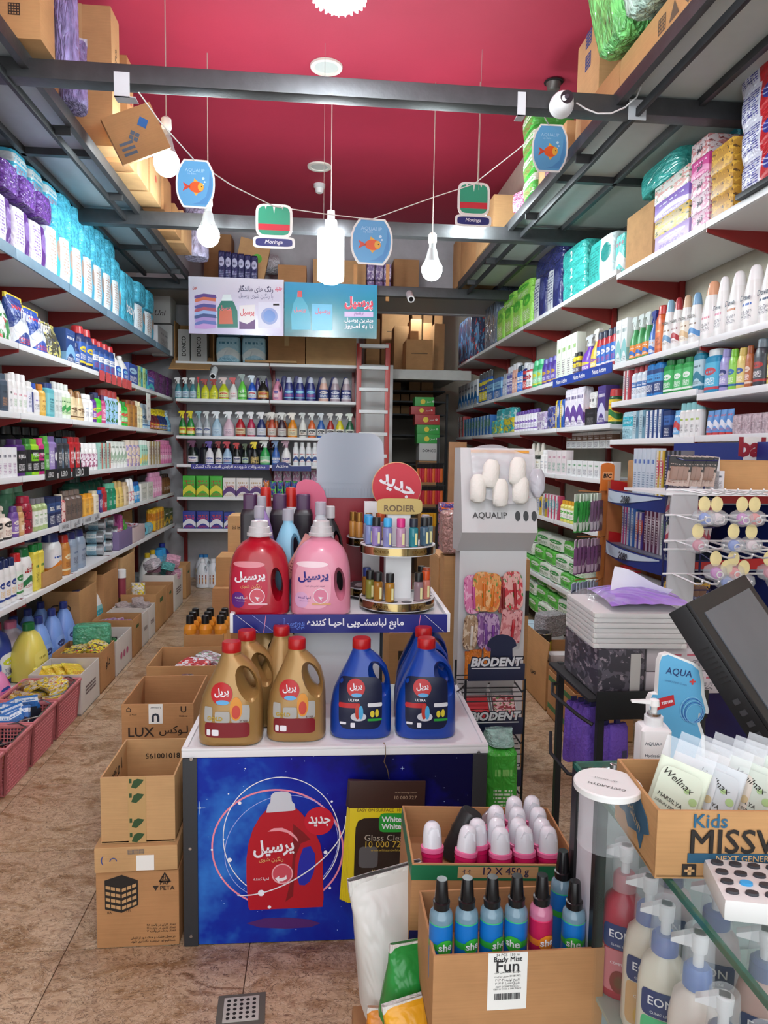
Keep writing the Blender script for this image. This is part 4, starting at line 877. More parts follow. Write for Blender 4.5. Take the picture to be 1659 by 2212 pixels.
row('R', 1, RF[0], [
  (1016, 988, 3, 96, 'pack', 'navy and blue pack in clear wrap', (prn('3a4668', '6a9ac8', 'c03a3a', 3, 1),), {'d': .2}),
  (1072, 1042, 1, 150, 'pack', 'tall navy pack bundle in cloudy wrap', (film('6f7f94', .15, .9, 16),), {'d': .3}),
  (1146, 1070, 4, 78, 'pack', 'lime pad pack standing', (prn(*LIME),), {'d': .22}),
  (1146, 1084, 2, 34, 'pack', 'lime pad pack lying on top', (prn(*LIME),), {'d': .22, 'up': .29}),
  (1188, 1146, 2, 40, 'pack', 'lime pad pack up behind the navy one', (prn(*LIME),), {'d': .2, 'up': .42, 'back': .22}),
  (1208,1148,2,96,'pack','white and navy pad pack standing',(prn('d8dce0','2a2f66','4a5080',5,1),),{'d': .22}),
  (1214, 1150, 1, 52, 'pack', 'navy pad pack lying on top', (NAVY,), {'d': .24, 'up': .335}),
  (1262,1209,1,40,'pack','teal pad pack, bottom of the stack of three',(TEAL,),{'d': .2,'t': ('2','d8ecea',.1,.5)}),
  (1262,1209,1,40,'pack','teal pad pack, middle of the stack of three',(TEAL,),{'d': .2,'up': .135,'t': ('2','d8ecea',.1,.5)}),
  (1262,1209,1,40,'pack','teal pad pack, top of the stack of three',(TEAL,),{'d': .2,'up': .27,'t': ('2','d8ecea',.1,.5)}),
  (1321, 1263, 1, 96, 'pack', 'big teal diaper pack', (prn('3fb8b0', 'dfe8ea', '2a8a84', 5, 1),), {'d': .26}),
])
row('R', 1, RN[0], [
  (1346, 1324, 1, 92, 'pack', 'teal pack in striped wrap', (prn('5fc8c0', 'e6ecec', 'b0506a', 2, 1),), {'d': .2}),
  (1410, 1348, 1, 118, 'box', 'brown handled carton', (card(CT[0]),), {'d': .26}),
] + [(1490,1411,1,38,'box',f'{q} tissue box in the mixed stack',(c,),{'d': .22,'up': .098 * i,'name': 'tissue_box'}) for i,(q,c) in enumerate((('lilac',('b8a0d8','e6dcf0','6a4aa0',0)),('sunflower',('c8b48a','e0b83a','3a4a2a',3)),('violet',('8a6ac0','d8ccec','e6e6f0',2)),('white floral',('e0e0da','d8a098','6a8a6a',3))))]
 + [(1470, 1374, 1, 54, 'pack', 'teal diaper pack on the tissue boxes', (TEAL,), {'d': .22, 'up': .40})]
 + [(1532,1491,1,40,'box',f'{q} tissue box in the pink stack',(c,),{'d': .2,'up': .093 * i,'name': 'tissue_box','t': ('تنو','23203a',.3,.5)}) for i,(q,c) in enumerate((('lowest pale pink',('e0c8d4','d890b4','c05a8a',3)),('second pale pink',('e4d4dc','d8a0b8','b06a8a',3)),('rosy',('e2ccd4','d07a9a','a84a7a',3)),('magenta',('c8408a','e08ab8','f0d0e0',2)),('topmost rosy',('e0d0d2','d08a8a','8a4a4a',3))))]
 + [(1584,1534,1,54,'box',f'{q} gold tissue box',(prn('b8862a','d8a83a','5a3a12',3),),{'d': .2,'up': .117 * i,'name': 'tissue_box'}) for i,q in enumerate(('lowest','middle','topmost'))]
 + [(1690,1586,1,84,'pack',f'{ORD[i]} red tissue roll pack from the bottom',(prn('d4d4e4','c02028','3a3a94',5,1),),{'d': .3,'up': .03 + .158 * i,'name': 'tissue_roll_pack'}) for i in range(5)]
 + [(1600,1526,2,40,'box',f'blue tissue box up behind, layer {NUM[i+1]}',(('3a9ab0','6ac0cc','2a6a80',3),),{'d': .18,'up': .5 + .09 * i,'back': .24,'name': 'tissue_box'}) for i in range(2)]
 + [(1606,1540,2,60,'box','white tissue box up behind',(('d4d8d4','c87a7a','7a9a6a',3),),{'d': .18,'up': .36,'back': .24,'name': 'tissue_box'})])
y0 = along(1640, (FR, 0, RN[0]), (0, 1, 0))
tag(part('steel_tray',B().bbox((FR - .03,y0 - .3,RN[0] + .006),(FR + .42,y0 + .14,RN[0] + .03),.004),DARKST,None),'dark steel tray under the red tissue roll packs','tray')

# ---- top of the back shelving
p = at(420, 790, Y=FB + .05); z = BZ[0] + .002
t = open_carton('open carton on its side holding grey boxes, top back-wall shelf',(p.x,FB + .2,z + .0),(.44,.34,.46),0,0,[],texts=())
for ch in list(t.children):
  if ch.name.startswith('front'): bpy.data.objects.remove(ch)
part('flap',B().box((-.25,-.2,-.012),(.2,.16,-.004),M=Matrix.Translation((0,-.17,0)) @ Matrix.Rotation(.5,4,'X')),card(CT[0]),t)
for i, (dx, w_) in enumerate(((-.12, .13), (.05, .18))):
  c = carton(f'grey boxed set in the tipped carton, {["beside the corner", "beside the diaper packs"][i]}',(p.x + dx,FB + .16,z + .008),(w_,.2,.36),0,0,False,seam=False)
  c.children[0].data.materials[0] = mat('b4b4b2',.6,var=.06); letter('DONCO',INK,c,0,.17,h=.05,w=.22,turn=pi / 2,y=-.102,bold=.02)
row('B',1,z,[(464,576,2,56,'pack','pale blue adult diaper pack',(prn('a8d4e4','e2ecee','4a8aa8',2,1),),{'d': .24}),
        (466,574,2,26,'pack','pale blue adult diaper pack lying on top',(prn('a8d4e4','e2ecee','4a8aa8',2,1),),{'d': .24,'up': .312})])
a = along(578,(0,FB + .05,z),(1,0,0)); c_ = along(660,(0,FB + .05,z),(1,0,0)); e_ = along(770,(0,FB + .05,z),(1,0,0))
carton('taped carton on the top back-wall shelf, beside the diaper packs',((a + c_) / 2,FB + .23,z),(c_ - a - .01,.36,.34),0,1)
carton('wide carton on the top back-wall shelf, beside the ladder',((c_ + e_) / 2,FB + .22,z),(e_ - c_ - .01,.38,.36),0,2,False)
tag(part('cardboard_strip',B().bbox((a - .25,FB - .05,z + .008),(c_ - .1,FB + .02,z + .03),.003),card(CT[2]),None),'long flattened cardboard strip lying on the top back-wall shelf edge','cardboard')

# ---- lofts
DZ = 3.378
def lc(label, q, side, tone=0, rz=0, texts=(), tape=True, rot=None):
  loc, dim = q; return carton(label, loc, dim, rz, tone, tape, texts, rot)
lc('large carton overhanging the shampoo loft nearest the entrance, green corner print',corner_box(82,85,126,132,-90,.42,-1,DZ),-1,0,texts=(('گلپر','3a7ab0',0,.45,.2,'r',pi/2),('▦','2a1f16',.1,.12,.05,'f')))
lc('tall taped carton on the shampoo loft with a line of black print',corner_box(238,316,268,342,14,.38,-1,DZ),-1,2,texts=(('WONDERFUL','4a3a2a',.0,.45,.3,'r',pi/2),))
lc('carton with red round mark standing behind the tall taped one',corner_box(276,352,292,372,120,.4,-1,DZ),-1,1,texts=(('●','b03a3a',0,.4,.05,'r'),))
lc('pale carton below the tipped one on the shampoo loft', corner_box(296, 376, 322, 412, 280, .4, -1, DZ), -1, 2)
lc('pale yellow carton further along the shampoo loft edge',corner_box(324,415,349,450,330,.42,-1,DZ),-1,2,texts=(('●','b0503a',0,.15,.05,'r'),))
lc('brown carton before the second steel beam, shampoo loft', corner_box(352, 452, 372, 478, 370, .4, -1, DZ), -1, 1)
lc('carton with blue mark just past the second steel beam, shampoo loft',corner_box(378,500,392,520,440,.35,-1,DZ),-1,0)
lc('yellowed carton at the far end of the shampoo loft', corner_box(396, 525, 415, 552, 455, .35, -1, DZ), -1, 2)
p = at(318,340,Y=4.45); t = carton('carton flap board tipped over the shampoo loft edge with blue prints',(p.x,4.45,p.z),(.3,.05,.26),0,0,False,rot=(.1,-.48,.25),seam=False,texts=(('◆','2a6ab0',.06,.17,.07,'f'),('❖','5a6a7a',-.02,.12,.07,'f'),('≡','5a6a7a',-.08,.07,.08,'f')))
for i, (px, py, Y, w, h, lab) in enumerate(((150, 60, 3.75, .07, .6, 'nearer'), (168, 235, 4.05, .08, .36, 'farther'))):
  p = at(px,py,Y=Y); product('pouch',(p.x - .02,Y,DZ),(w * 1.8,.2,h),(film('8a84b8',.15,.9,18,var=.5),film('c4c4d4',.15,.5)),f'{lab} lilac pack bag in clear wrap beside the tall taped carton',None,.3)
p = at(425,580,Y=7.0); product('pouch',(p.x,7.0,DZ),(.22,.25,.55),(film('a8a8c4',.15,.9,18,var=.5),film('c4c4d4',.15,.5)),'cloudy lilac bag at the far end of the shampoo loft')
# toothpaste side
lc('tall carton with blue squares standing on the toothpaste loft',corner_box(1300,262,1232,318,30,.3,1,DZ),1,2,texts=(('▦ ▦','23407a',0,.45,.2,'l',pi/2),('■','23407a',.05,.5,.06,'f')))
lc('flat carton under the green wrapped packs, toothpaste loft',corner_box(1490,0,1345,195,-80,.5,1,DZ),1,0,texts=(('▦ ▲ ◆','5a4a3a',.2,.06,.3,'l'),))
lc('flat carton with red squares by the camera, toothpaste loft',corner_box(1340,200,1250,300,130,.35,1,DZ),1,1,texts=(('■■■','8a4a3a',0,.05,.16,'l'),))
lc('carton with blue marks further along the toothpaste loft',corner_box(1226,340,1150,420,260,.4,1,DZ),1,2,texts=(('■','23407a',.1,.12,.06,'l'),))
lc('first plain carton past the second beam, toothpaste loft', corner_box(1062, 515, 1030, 560, 420, .4, 1, DZ), 1, 2)
lc('second plain carton past the second beam, toothpaste loft', corner_box(1026, 560, 998, 605, 450, .4, 1, DZ), 1, 0)
lc('third plain carton past the second beam, toothpaste loft', corner_box(995, 610, 978, 632, 500, .4, 1, DZ), 1, 2)
k = 0
for (px,py,Y,dim,c,lab) in ((1300,90,3.44,(.3,.3,.62),'6ac46a','tall green pack in clear wrap leaning over the loft edge'),(1390,20,3.12,(.3,.3,.6),'a8c8b8','pale green pack in clear wrap above the flat carton'),(1450,20,2.8,(.3,.3,.55),'b4c4d0','blue white pack in clear wrap at the loft edge'),(1185,262,4.6,(.16,.2,.2),'c8a0b8','pink and white pack in clear wrap by the fish sign'),(1130,432,5.3,(.2,.2,.14),'d87aa0','small pink wrapped pack at the toothpaste loft edge')):
  p = at(px,py,Y=Y); product('pack',(1.5 if k < 3 else 1.54,Y,DZ + (.17 if k < 3 else 0)),dim,(film(c,.12,1.0,20,var=.6),),lab,'wrapped packs on the toothpaste loft',rot=(0,-.22 if k < 3 else 0,.1 * k)); k += 1
for i in range(4): product('pack',(1.58,5.0 + .02 * i,DZ + .15 * i),(.3,.3,.145),(prn('4fb04a','d8e6d4','b03a5a',1,1),),f'green nappy pack in the bagged stack on the toothpaste loft, {ORD[i]} from below','bagged green nappy packs',-pi / 2)
# back loft behind the banner
bz = 3.335
for lab,x0,x1,top,Y,tone,rot in (('tilted carton with green print on the back loft',500,566,520,8.1,2,(0,.2,.1)),('torn carton with blue contents on the back loft',600,662,572,8.15,1,None),('carton on the back loft beside the column lamp',676,790,560,8.25,2,None),('dim carton far behind the lilac bag, back loft',440,500,505,8.5,3,None),('dim carton behind the second fish sign, back loft',850,905,560,8.5,3,None)):
  a = at(x0,600,Y=Y); c_ = at(x1,600,Y=Y); h = at(x0,top,Y=Y).z - bz; carton(lab,((a.x + c_.x) / 2,Y + .15,bz + (.12 if rot else 0)),(c_.x - a.x,.3,h - (.1 if rot else 0)),0,tone,False,rot=rot,texts=(('●','5ab03a',.05,.25,.1,'f'),) if rot else ())
for i in range(6):
  a = at(480 + 14 * i,605,Y=7.9); product('pack',(a.x,7.9,bz),(.07,.1,.36 - .008 * i),(prn('2c2f5c','b8bcd8','8a90b8',0,1),),f'navy tissue pack on the back loft, {ORD[i]} from the corner','navy tissue packs on the back loft')
for i in range(6):
  a = at(800 + 18 * (i % 3),612,Y=8.3); product('pack',(a.x,8.3,bz + .2 * (i // 3)),(.09,.14,.19),(prn('8a7aac','d8d0e4','5a3a7a',3,1),),f'lilac roll pack on the back loft, {ORD[i % 3]} from the lamp, layer {NUM[i // 3 + 1]}','lilac roll packs on the back loft')
for i in range(3):
  a = at(495 + 42 * i,545,Y=8.5); product('roll',(a.x,8.55,bz + .3),(.2,.22,.22),(film('c4c4ca',.3,.8),'b0b0b4',None),f'grey wrapped roll high on the back loft, {ORD[i]} from the corner','grey wrapped rolls',.4)
# boxes stacked in the corner between the shampoo wall and the back wall
for i, (x0, x1, y0, y1) in enumerate(((300, 325, 632, 735), (328, 372, 630, 700), (332, 376, 705, 770))):
  a = at(x0,y1,Y=8.5); c_ = at(x1,y0,Y=8.5); t = thing('white_carton',f'white printed carton in the corner above the diaper packs, {["beside the loft rail", "upper of two", "lower of two"][i]}','carton',((a.x + c_.x) / 2,8.5,a.z))
  part('body',B().bbox((-(c_.x - a.x) / 2,-.1,0),((c_.x - a.x) / 2,.2,c_.z - a.z),.004),mat('c8c8c8',.6,var=.05),t); letter('Uni',mat('3a2a2a',.7),t,0,(c_.z - a.z) * .3,h=.06,y=-.102,shear=.3)

# ================================================================ store room and ladder
t = thing('stepladder', 'red ladder with white rungs leaning beside the back shelving', 'ladder', (0, 0, 0))
Ya = 8.28
for x in (776,838): a = at(x,742,Y=Ya); part('side_rail',B().bbox((a.x - .028,Ya - .03,.002),(a.x + .028,Ya + .03,a.z),.005),mat('a8281e',.4,name='red_rail'),t)
a = at(776, 800, Y=Ya); c_ = at(838, 800, Y=Ya)
for y in (748,795,842,890,938,985,1032,1080): p = at(806,y,Y=Ya); part('rung',B().bbox((a.x,Ya - .045,p.z - .02),(c_.x,Ya + .045,p.z + .02),.004),mat('d4d6d8',.4),t)
a = at(780, 1000, Y=YB); c_ = at(846, 1000, Y=YB)
struct('trim_2',B().box((.47,YB - .02,0),(c_.x,YB + .1,2.66)),mat('dcdcdc',.6,var=.03),'white panel behind the ladder')
zm = at(900, 800, Y=9.0).z
struct('trim_3',B().bbox((c_.x - .02,8.92,zm - .12),(1.9,9.02,zm),.005).box((.48,9.03,zm - .02),(1.9,11.2,zm)),mat('b8b8b4',.5,var=.1),'white edged mezzanine of the store room')
k = 0
for (x0,x1,y0,y1,Y,tone) in ((824,885,644,718,10.65,3),(890,912,640,690,10.7,3),(914,936,642,695,10.7,3),(938,958,640,694,10.7,1),(850,884,705,790,10.1,3),(886,912,690,735,10.2,3),(913,934,698,738,10.2,1),(876,936,735,789,9.4,1),(936,962,700,790,9.8,3),(885,905,716,735,9.9,1),(790,822,690,786,9.3,1)):
  a = at(x0, y1, Y=Y); c_ = at(x1, y0, Y=Y); k += 1; zz = zm + .002
  carton(f'stored carton on the mezzanine, {ORD[k-1]} of those above the white ledge',((a.x + c_.x) / 2,Y + .2,zz),(c_.x - a.x - .01,.4,c_.z - zz),0,tone,False,texts=(('═══','4a3a2a',0,(c_.z - zz) * .6,(c_.x - a.x) * .6,'f'),) if k in (1,8) else (),group='cartons on the mezzanine')
k = 0
for (x0,x1,y0,y1,Y) in ((848,866,826,848,10.3),(848,864,852,870,10.3),(866,884,852,870,10.3),(884,908,822,848,10.3),(866,884,876,897,10.3),(848,864,876,897,10.3),(910,936,826,848,10.3),(886,936,852,870,10.3)):
  a = at(x0, y1, Y=Y); c_ = at(x1, y0, Y=Y); k += 1
  carton(f'dim carton under the mezzanine, {ORD[k-1]} from the ladder',((a.x + c_.x) / 2,Y + .2,a.z),(c_.x - a.x,.4,c_.z - a.z),0,3,False,group='dim cartons under the mezzanine',seam=False)
sh = thing('store_shelf', 'dark metal shelf rack holding cartons in the store room', 'rack', (0, 0, 0))
for y in (848,870,897,940,1000,1060): p = at(900,y,Y=10.3); part('shelf',B().box((.98,9.9,p.z - .025),(1.75,10.95,p.z - .003)),DARKST,sh)
for x in (.97, 1.76): part('post', B().box((x, 9.88, .002), (x + .03, 9.91, 2.4)), DARKST, sh)
for i,(x0,x1,y0,y1,c) in enumerate(((900,950,938,958,'2f9a3c'),(900,950,918,937,'2f9a3c'),(896,950,896,917,'a82a2a'),(888,940,878,895,'a82a2a'),(896,938,858,877,'2f9a3c'))):
  Y = 9.2; a = at(x0,y1,Y=Y); c_ = at(x1,y0,Y=Y); t = thing('tea_glass_box',f'{"green" if c[0] == "2" else "red"} printed box in the store room pile, {ORD[i]} from below','box',((a.x + c_.x) / 2,Y,a.z))
  w = c_.x - a.x; h = c_.z - a.z - .002; part('body',B().bbox((-w/2,0,0),(w/2,.2,h),.003),mat(c,.45),t); part('printed_flower',disc(B(),-.02,h * .5,h * .28,y=-.001),mat('e0c83a',.5),t); letter('❁ سبز',mat('e6e6e0',.5),t,.08,h * .5,h=h * .3,y=-.001)
a = at(905,995,Y=9.2); b0 = at(950,958,Y=9.2); carton('white branded box under the green boxes in the store room',((a.x + b0.x) / 2,9.35,a.z),(b0.x - a.x,.3,b0.z - a.z),0,0,False,texts=(('DONCO','2a2a2a',0,.13,.18,'f'),),seam=False).children[0].data.materials[0] = mat('c4c4c2',.6)
carton('plain support carton under the white branded box',((a.x + b0.x) / 2,9.35,0.001),(b0.x - a.x,.3,a.z - .003),0,3,False,seam=False)
# hanging red and orange glove packs in the store room doorway: three rows on hooks
rk = thing('hook_stand','black hook stand with hanging glove packs in the store room doorway','stand',(0,0,0)); Yh = 7.6
a = at(948,950,Y=Yh); part('post',B().box((a.x - .012,Yh + .02,.002),(a.x + .012,Yh + .05,at(948,945,Y=Yh).z)),DARKST,rk)
for j, y in enumerate((1000, 1048, 1096)):
  z = at(905,y,Y=Yh).z; part('hook_bar',B().rod((at(902,y,Y=Yh).x,Yh,z),(at(962,y,Y=Yh).x,Yh,z),.005),DARKST,rk)
  for i in range(10 if j < 2 else 6):
    x = at((904 if j < 2 else 912) + 5.6 * i,y,Y=Yh).x; t = thing('glove_pack',f'{"yellow" if j == 2 else "red and orange"} hanging pack, row {NUM[j+1]}, {ORD[i]} from the ladder','pack',(x,Yh - .0,z - .008),.5,'hanging packs in the doorway')
    part('header',B().box((-.018,-.008,-.05),(.018,.008,0)),mat('1a1618',.5),t); part('pack_body',B().loft([(-.2,.012,.01),(-.17,.022,.014),(-.05,.018,.012)],10),mat('c8901a' if j == 2 else ('a82234' if i % 3 else 'c05a24'),.35),t)

# ================================================================ promotional display in the middle
def loc2(o, px, py, yl):
  """pixel -> local (x, z) on the plane y = yl of an upright thing"""
  M = Matrix.LocRotScale(o.location, o.rotation_euler, None); Mi = M.inverted(); c = Mi @ CAM
  d = Mi.to_3x3() @ (fw * F + rt * (px - W_ / 2) - up * (py - H_ / 2)); t = (yl - c.y) / d.y; q = c + d * t; return q.x,q.z
A0 = at(399,2042,Z=0); HD = at(395,1622,Y=A0.y).z; A1 = at(1052,1612,Z=HD); ANG = math.atan2(A1.y - A0.y,A1.x - A0.x); WD = (Vector(A1) - Vector((A0.x,A0.y,HD))).length
D = thing('display_stand','white tiered promotion stand with a deep blue printed front panel','display',A0,ANG); DP = .62
part('plinth', B().box((.005, .012, .002), (WD - .005, DP, HD - .02)), mat('d8d8da', .5), D)
part('deck', B().bbox((-.004, -.004, HD - .022), (WD + .004, DP + .004, HD), .003), WHT, D)
for a,b_ in (((-.004,-.004),(WD + .004,.012)),((-.004,.012),(.012,DP)),((WD - .012,.012),(WD + .004,DP))): part('deck_rim',B().bbox((*a,HD),(*b_,HD + .008),.002),WHT,D)
def space():
  g = N('space_print'); o = g.coord(); x,y,z = g.xyz(o); n1 = g.noise(o,2.6,5,.6); f = g.math('SUBTRACT',g.math('ADD',g.math('MULTIPLY',n1,1.0),.1),g.math('MULTIPLY',x,.42))
  g.put(g.b.inputs['Base Color'],g.ramp(f,[(.2,'08093a'),(.36,'10128c'),(.5,'0f2fa0'),(.64,'2f74cc')])); g.b.inputs['Roughness'].default_value = .4; g.b.inputs['Specular IOR Level'].default_value = .25; return g.m
x_l = loc2(D, 428, 1830, 0)[0]; x_r = loc2(D, 1019, 1700, 0)[0]
pn = part('printed_panel', B().box((x_l, -.004, .004), (x_r, .012, HD - .024)), space(), D)
DK = mat('2c2f33', .5, name='charcoal_strip')
part('side_strip',B().bbox((0,-.01,.002),(x_l,.012,HD - .023),.003),DK,D); part('side_strip',B().bbox((x_r,-.01,.002),(WD,.012,HD - .023),.003),DK,D)
for px, py in ((413, 1640), (411, 1833), (413, 2022), (1034, 1625)):
  x,z = loc2(D,px,py,-.01); part('screw',B().loft([(0,.006),(.003,.005)],10,M=Matrix.Translation((x,-.01,z)) @ Matrix.Rotation(pi/2,4,'X')),CHROME,D)
def Q(x, y): return loc2(D, 380 + x / 2.37, 1560 + y / 2.37, -.005)
def flat(name, pts, m, y, q=Q, par=None): 
  P = [q(*p) for p in pts]; return part(name,B().add([(a,y,c) for a,c in P],[tuple(range(len(P)))]),m,par or pn,smooth=0)
RB = mat('b00c22', .35, name='red_print'); RD = mat('7a0614', .4); WP = mat('e8e8ee', .5, name='white_print')
def ring(cx, cy, rx, ry, rot, wd, m, y, a0=0, a1=2 * pi, n=72):
  b = B(); v = []
  for i in range(n + 1):
    a = a0 + (a1 - a0) * i / n
    for s in (-wd, wd):
      X = (rx + s) * cos(a); Yy = (ry + s) * sin(a); v.append(Q(cx + X * cos(rot) - Yy * sin(rot),cy + X * sin(rot) + Yy * cos(rot)))
  part('orbit_line',b.add([(p[0],y,p[1]) for p in v],[(2 * i,2 * i + 1,2 * i + 3,2 * i + 2) for i in range(n)]),m,pn,smooth=0)
PKL = mat('e88aa0', .4, emit=0, name='pink_print'); BLL = mat('a8b4ee', .5)
ring(520,645,335,298,.06,4.5,PKL,-.0048); ring(540,590,298,308,0,2.4,WP,-.0050); ring(540,640,300,255,-.5,1.5,BLL,-.0049)
body = [(470,440),(430,485),(395,545),(372,620),(361,700),(361,800),(366,880),(372,950),(380,962),(750,945),(756,900),(752,790),(752,690),(738,620),(715,570),(680,510),(640,462),(612,438)]
hole = [(652,642),(690,634),(712,672),(714,720),(705,770),(685,815),(660,834),(632,832),(621,795),(624,740),(635,690)]
flat('bottle_picture', body, RB, -.0055); flat('handle_picture', hole, mat('1420a0', .5), -.0062)
flat('cap_picture',[(462,462),(470,425),(484,410),(487,372),(505,358),(540,353),(575,357),(590,370),(594,405),(608,418),(612,446),(600,452),(480,462)],mat('c9cdd6',.4),-.0064)
flat('highlight_picture',[(470,560),(500,542),(545,540),(590,560),(620,590),(628,615),(605,590),(570,565),(530,556)],mat('e89aa4',.4),-.0060)
flat('shade_picture',[(600,520),(650,560),(690,600),(640,620),(612,690),(606,800),(600,890),(560,920),(590,800),(600,650)],RD,-.0058)
bx = lambda x0, y0, x1, y1: (*Q((x0 + x1) / 2, (y0 + y1) / 2), abs(Q(x1, y0)[0] - Q(x0, y0)[0]))
def tx(s, m, x0, y0, x1, y1, y, bold=.03, h=False, turn=0, par=None):
  cx,cz,w = bx(x0,y0,x1,y1); hh = abs(Q(x0,y1)[1] - Q(x0,y0)[1]); return letter(s,m,par or pn,cx,cz,w=w,h=hh if h else None,y=y,bold=bold,turn=turn)
tx('پرسیل',WP,395,598,605,692,-.0068,.032,True,.08); tx('رنگین شوی',mat('d8b070',.5),425,690,550,714,-.0068,.01); tx('احیا کننده',WP,398,792,476,812,-.0068,.01)
x,z = Q(545,775); x2,_ = Q(600,775); part('emblem_picture',disc(B(),x,z,x2 - x,y=-.0064),mat('c84a5a',.4),pn); part('emblem_picture',disc(B(),x,z,x2 - x,y=-.0066,ring=.88),mat('e8a8b0',.4),pn)
flat('arrow_picture',[(508,798),(530,785),(528,798),(556,792),(565,780),(568,800),(548,812),(530,812),(528,822)],WP,-.0070)
x,z = Q(733,505); x2,_ = Q(808,505); part('badge_picture',disc(B(),x,z,x2 - x,y=-.0062,n=40),mat('c2102c',.4),pn); tx('جدید',WP,678,478,792,532,-.0072,.03,True)
ring(540, 640, 372, 175, -.55, 3.0, WP, -.0074, .2, 2.6)
for qx,qy,r in ((275,703,12),(327,412,9),(185,651,6),(245,600,5),(437,872,17),(479,944,9),(766,664,10),(788,846,7),(798,404,6),(789,748,4),(355,236,4),(232,792,4),(270,365,4)):
  x,z = Q(qx,qy); x2,_ = Q(qx + r,qy); part('node_picture',disc(B(),x,z,x2 - x,y=-.0078,n=14),mat('eef0fa',.4),pn)
rs = random.Random(2)
st = B()
for i in range(60):
  x, z = Q(rs.uniform(130, 1500), rs.uniform(160, 1080)); disc(st, x, z, rs.uniform(.0005, .0016), y=-.0044, n=6)
x, z = Q(1160, 236); disc(st, x, z, .007, .0006, y=-.0045, n=8); disc(st, x, z, .0006, .007, y=-.0045, n=8)
x,z = Q(122,440); disc(st,x,z,.02,.001,y=-.0045,n=8); disc(st,x,z,.001,.024,y=-.0045,n=8); disc(st,x,z,.004,y=-.0045,n=10)
part('star_print', st, mat('b8d4f0', .4), pn)
flat('red_glow_picture',[(360,1030),(450,1005),(560,1000),(680,1010),(740,1030),(690,1050),(560,1058),(430,1052)],mat('4a1a6a',.5),-.0046)
# column and upper tray
TZ = 0; YT = .30; p_l = loc2(D,496,1345,YT); p_r = loc2(D,973,1342,YT); TZ = (loc2(D,730,1328,YT)[1]); TX0,TX1,TD = p_l[0],p_r[0],.5
zb = loc2(D, 730, 1367, YT)[1]
cxl = loc2(D, 635, 1500, .42)[0]; cxr = loc2(D, 818, 1500, .42)[0]
part('column', B().bbox((cxl, .40, HD), (cxr, .60, zb + .01), .004), mat('dcdcde', .5), D)
part('column_edge', B().box((cxr, .41, HD), (cxr + .012, .59, zb + .01)), DK, D)
tr = part('tray', B().bbox((TX0, YT + .012, zb), (TX1, YT + TD, TZ - .012), .003), WHT, D)
part('tray_rim',B().bbox((TX0,YT + .004,zb),(TX0 + .016,YT + TD,TZ + .004),.002),WHT,D); part('tray_rim',B().bbox((TX1 - .016,YT + .004,zb),(TX1,YT + TD,TZ + .004),.002),WHT,D)
sp = part('tray_sign',B().box((TX0 + .012,YT,zb),(TX1 - .012,YT + .012,TZ)),mat('161d78',.4,var=.2,bs=6,name='blue_sign'),D)
hs = TZ - zb; wx = lambda f: TX0 + (TX1 - TX0) * f
letter('مایع لباسشـویی احیـا کننده',WP,sp,wx(.565),zb + hs * .5,w=(TX1 - TX0) * .44,h=hs * .6,y=YT - .001,bold=.028)
letter('پرسیل',mat('6a8ee8',.4),sp,wx(.275),zb + hs * .47,w=(TX1 - TX0) * .12,h=hs * .66,y=YT - .001,bold=.05); letter('پرسیل',mat('1a1f78',.4),sp,wx(.275),zb + hs * .47,w=(TX1 - TX0) * .118,h=hs * .64,y=YT - .0014,bold=.01)
for f0, f1, m in ((.03, .13, WP), (.16, .15, PKL), (.86, .85, PKL), (.88, .97, WP), (.1, .2, BLL)): 
  sp_ = B().add([(wx(f0),YT - .001,TZ - .002),(wx(f0) + .002,YT - .001,TZ - .002),(wx(f1) + .002,YT - .001,zb + .002),(wx(f1),YT - .001,zb + .002)],[(0,1,2,3)]); part('sign_line',sp_,m,sp,smooth=0)
Z_T = TZ - .0115

# ---------------------------------------------------------------- handled jugs
DM = Matrix.LocRotScale(D.location, D.rotation_euler, None)
def dl(x, y, z): return DM @ Vector((x, y, z))
PR = [(0,.45,.34,3.2),(.015,.485,.37,3.2),(.05,.5,.385,3),(.3,.495,.38,2.8),(.45,.47,.36,2.6,.018),(.58,.415,.33,2.5,.05),(.7,.342,.27,2.4,.07),(.79,.258,.21,2.2,.055),(.855,.178,.17,2,.015),(.875,.15,.15,2),(.9,.15,.15,2)]
PS = [(0,.46,.36,3),(.015,.49,.385,3),(.06,.5,.395,2.8),(.35,.495,.39,2.6),(.5,.48,.38,2.5),(.62,.435,.35,2.4),(.7,.375,.31,2.3),(.76,.29,.25,2.2),(.8,.2,.19,2),(.82,.165,.165,2),(.84,.165,.165,2)]
JM = {}
def jug(kind, p, w, h, col, capm, label, group, rz=0, gold=None, name='detergent_jug'):
  secs = PR if kind == 'pril' else PS; S_ = [(z * h,rx * w,ry * w,*(r + [2,0])[:1],(r[1] if len(r) > 1 else 0) * w) for z,rx,ry,*r in secs]
  k = (kind, round(w, 3), round(h, 3))
  if k not in JM: JM[k] = jug_mesh(S_,(.285 * w,.625 * h,.072 * w,.122 * h) if kind == 'pril' else (.315 * w,.34 * h,.052 * w,.115 * h),48,-.42 if kind == 'pril' else -.1,1.9 if kind == 'pril' else 1.55,.5 * w)
  t = thing(name, label, 'jug', p, rz, group); link('body', inst(JM[k], col), t)
  if kind == 'pril': part('cap',B().loft([(.89 * h,.145 * w),(.9 * h,.152 * w),(.985 * h,.15 * w),(h,.135 * w)],28),capm,t)
  else:
    part('cap',B().loft([(.83 * h,.17 * w),(.835 * h,.21 * w),(.865 * h,.21 * w),(.87 * h,.185 * w),(.93 * h,.175 * w),(.935 * h,.15 * w),(.99 * h,.14 * w),(h,.12 * w)],28),capm,t)
  return t, front_of(S_)
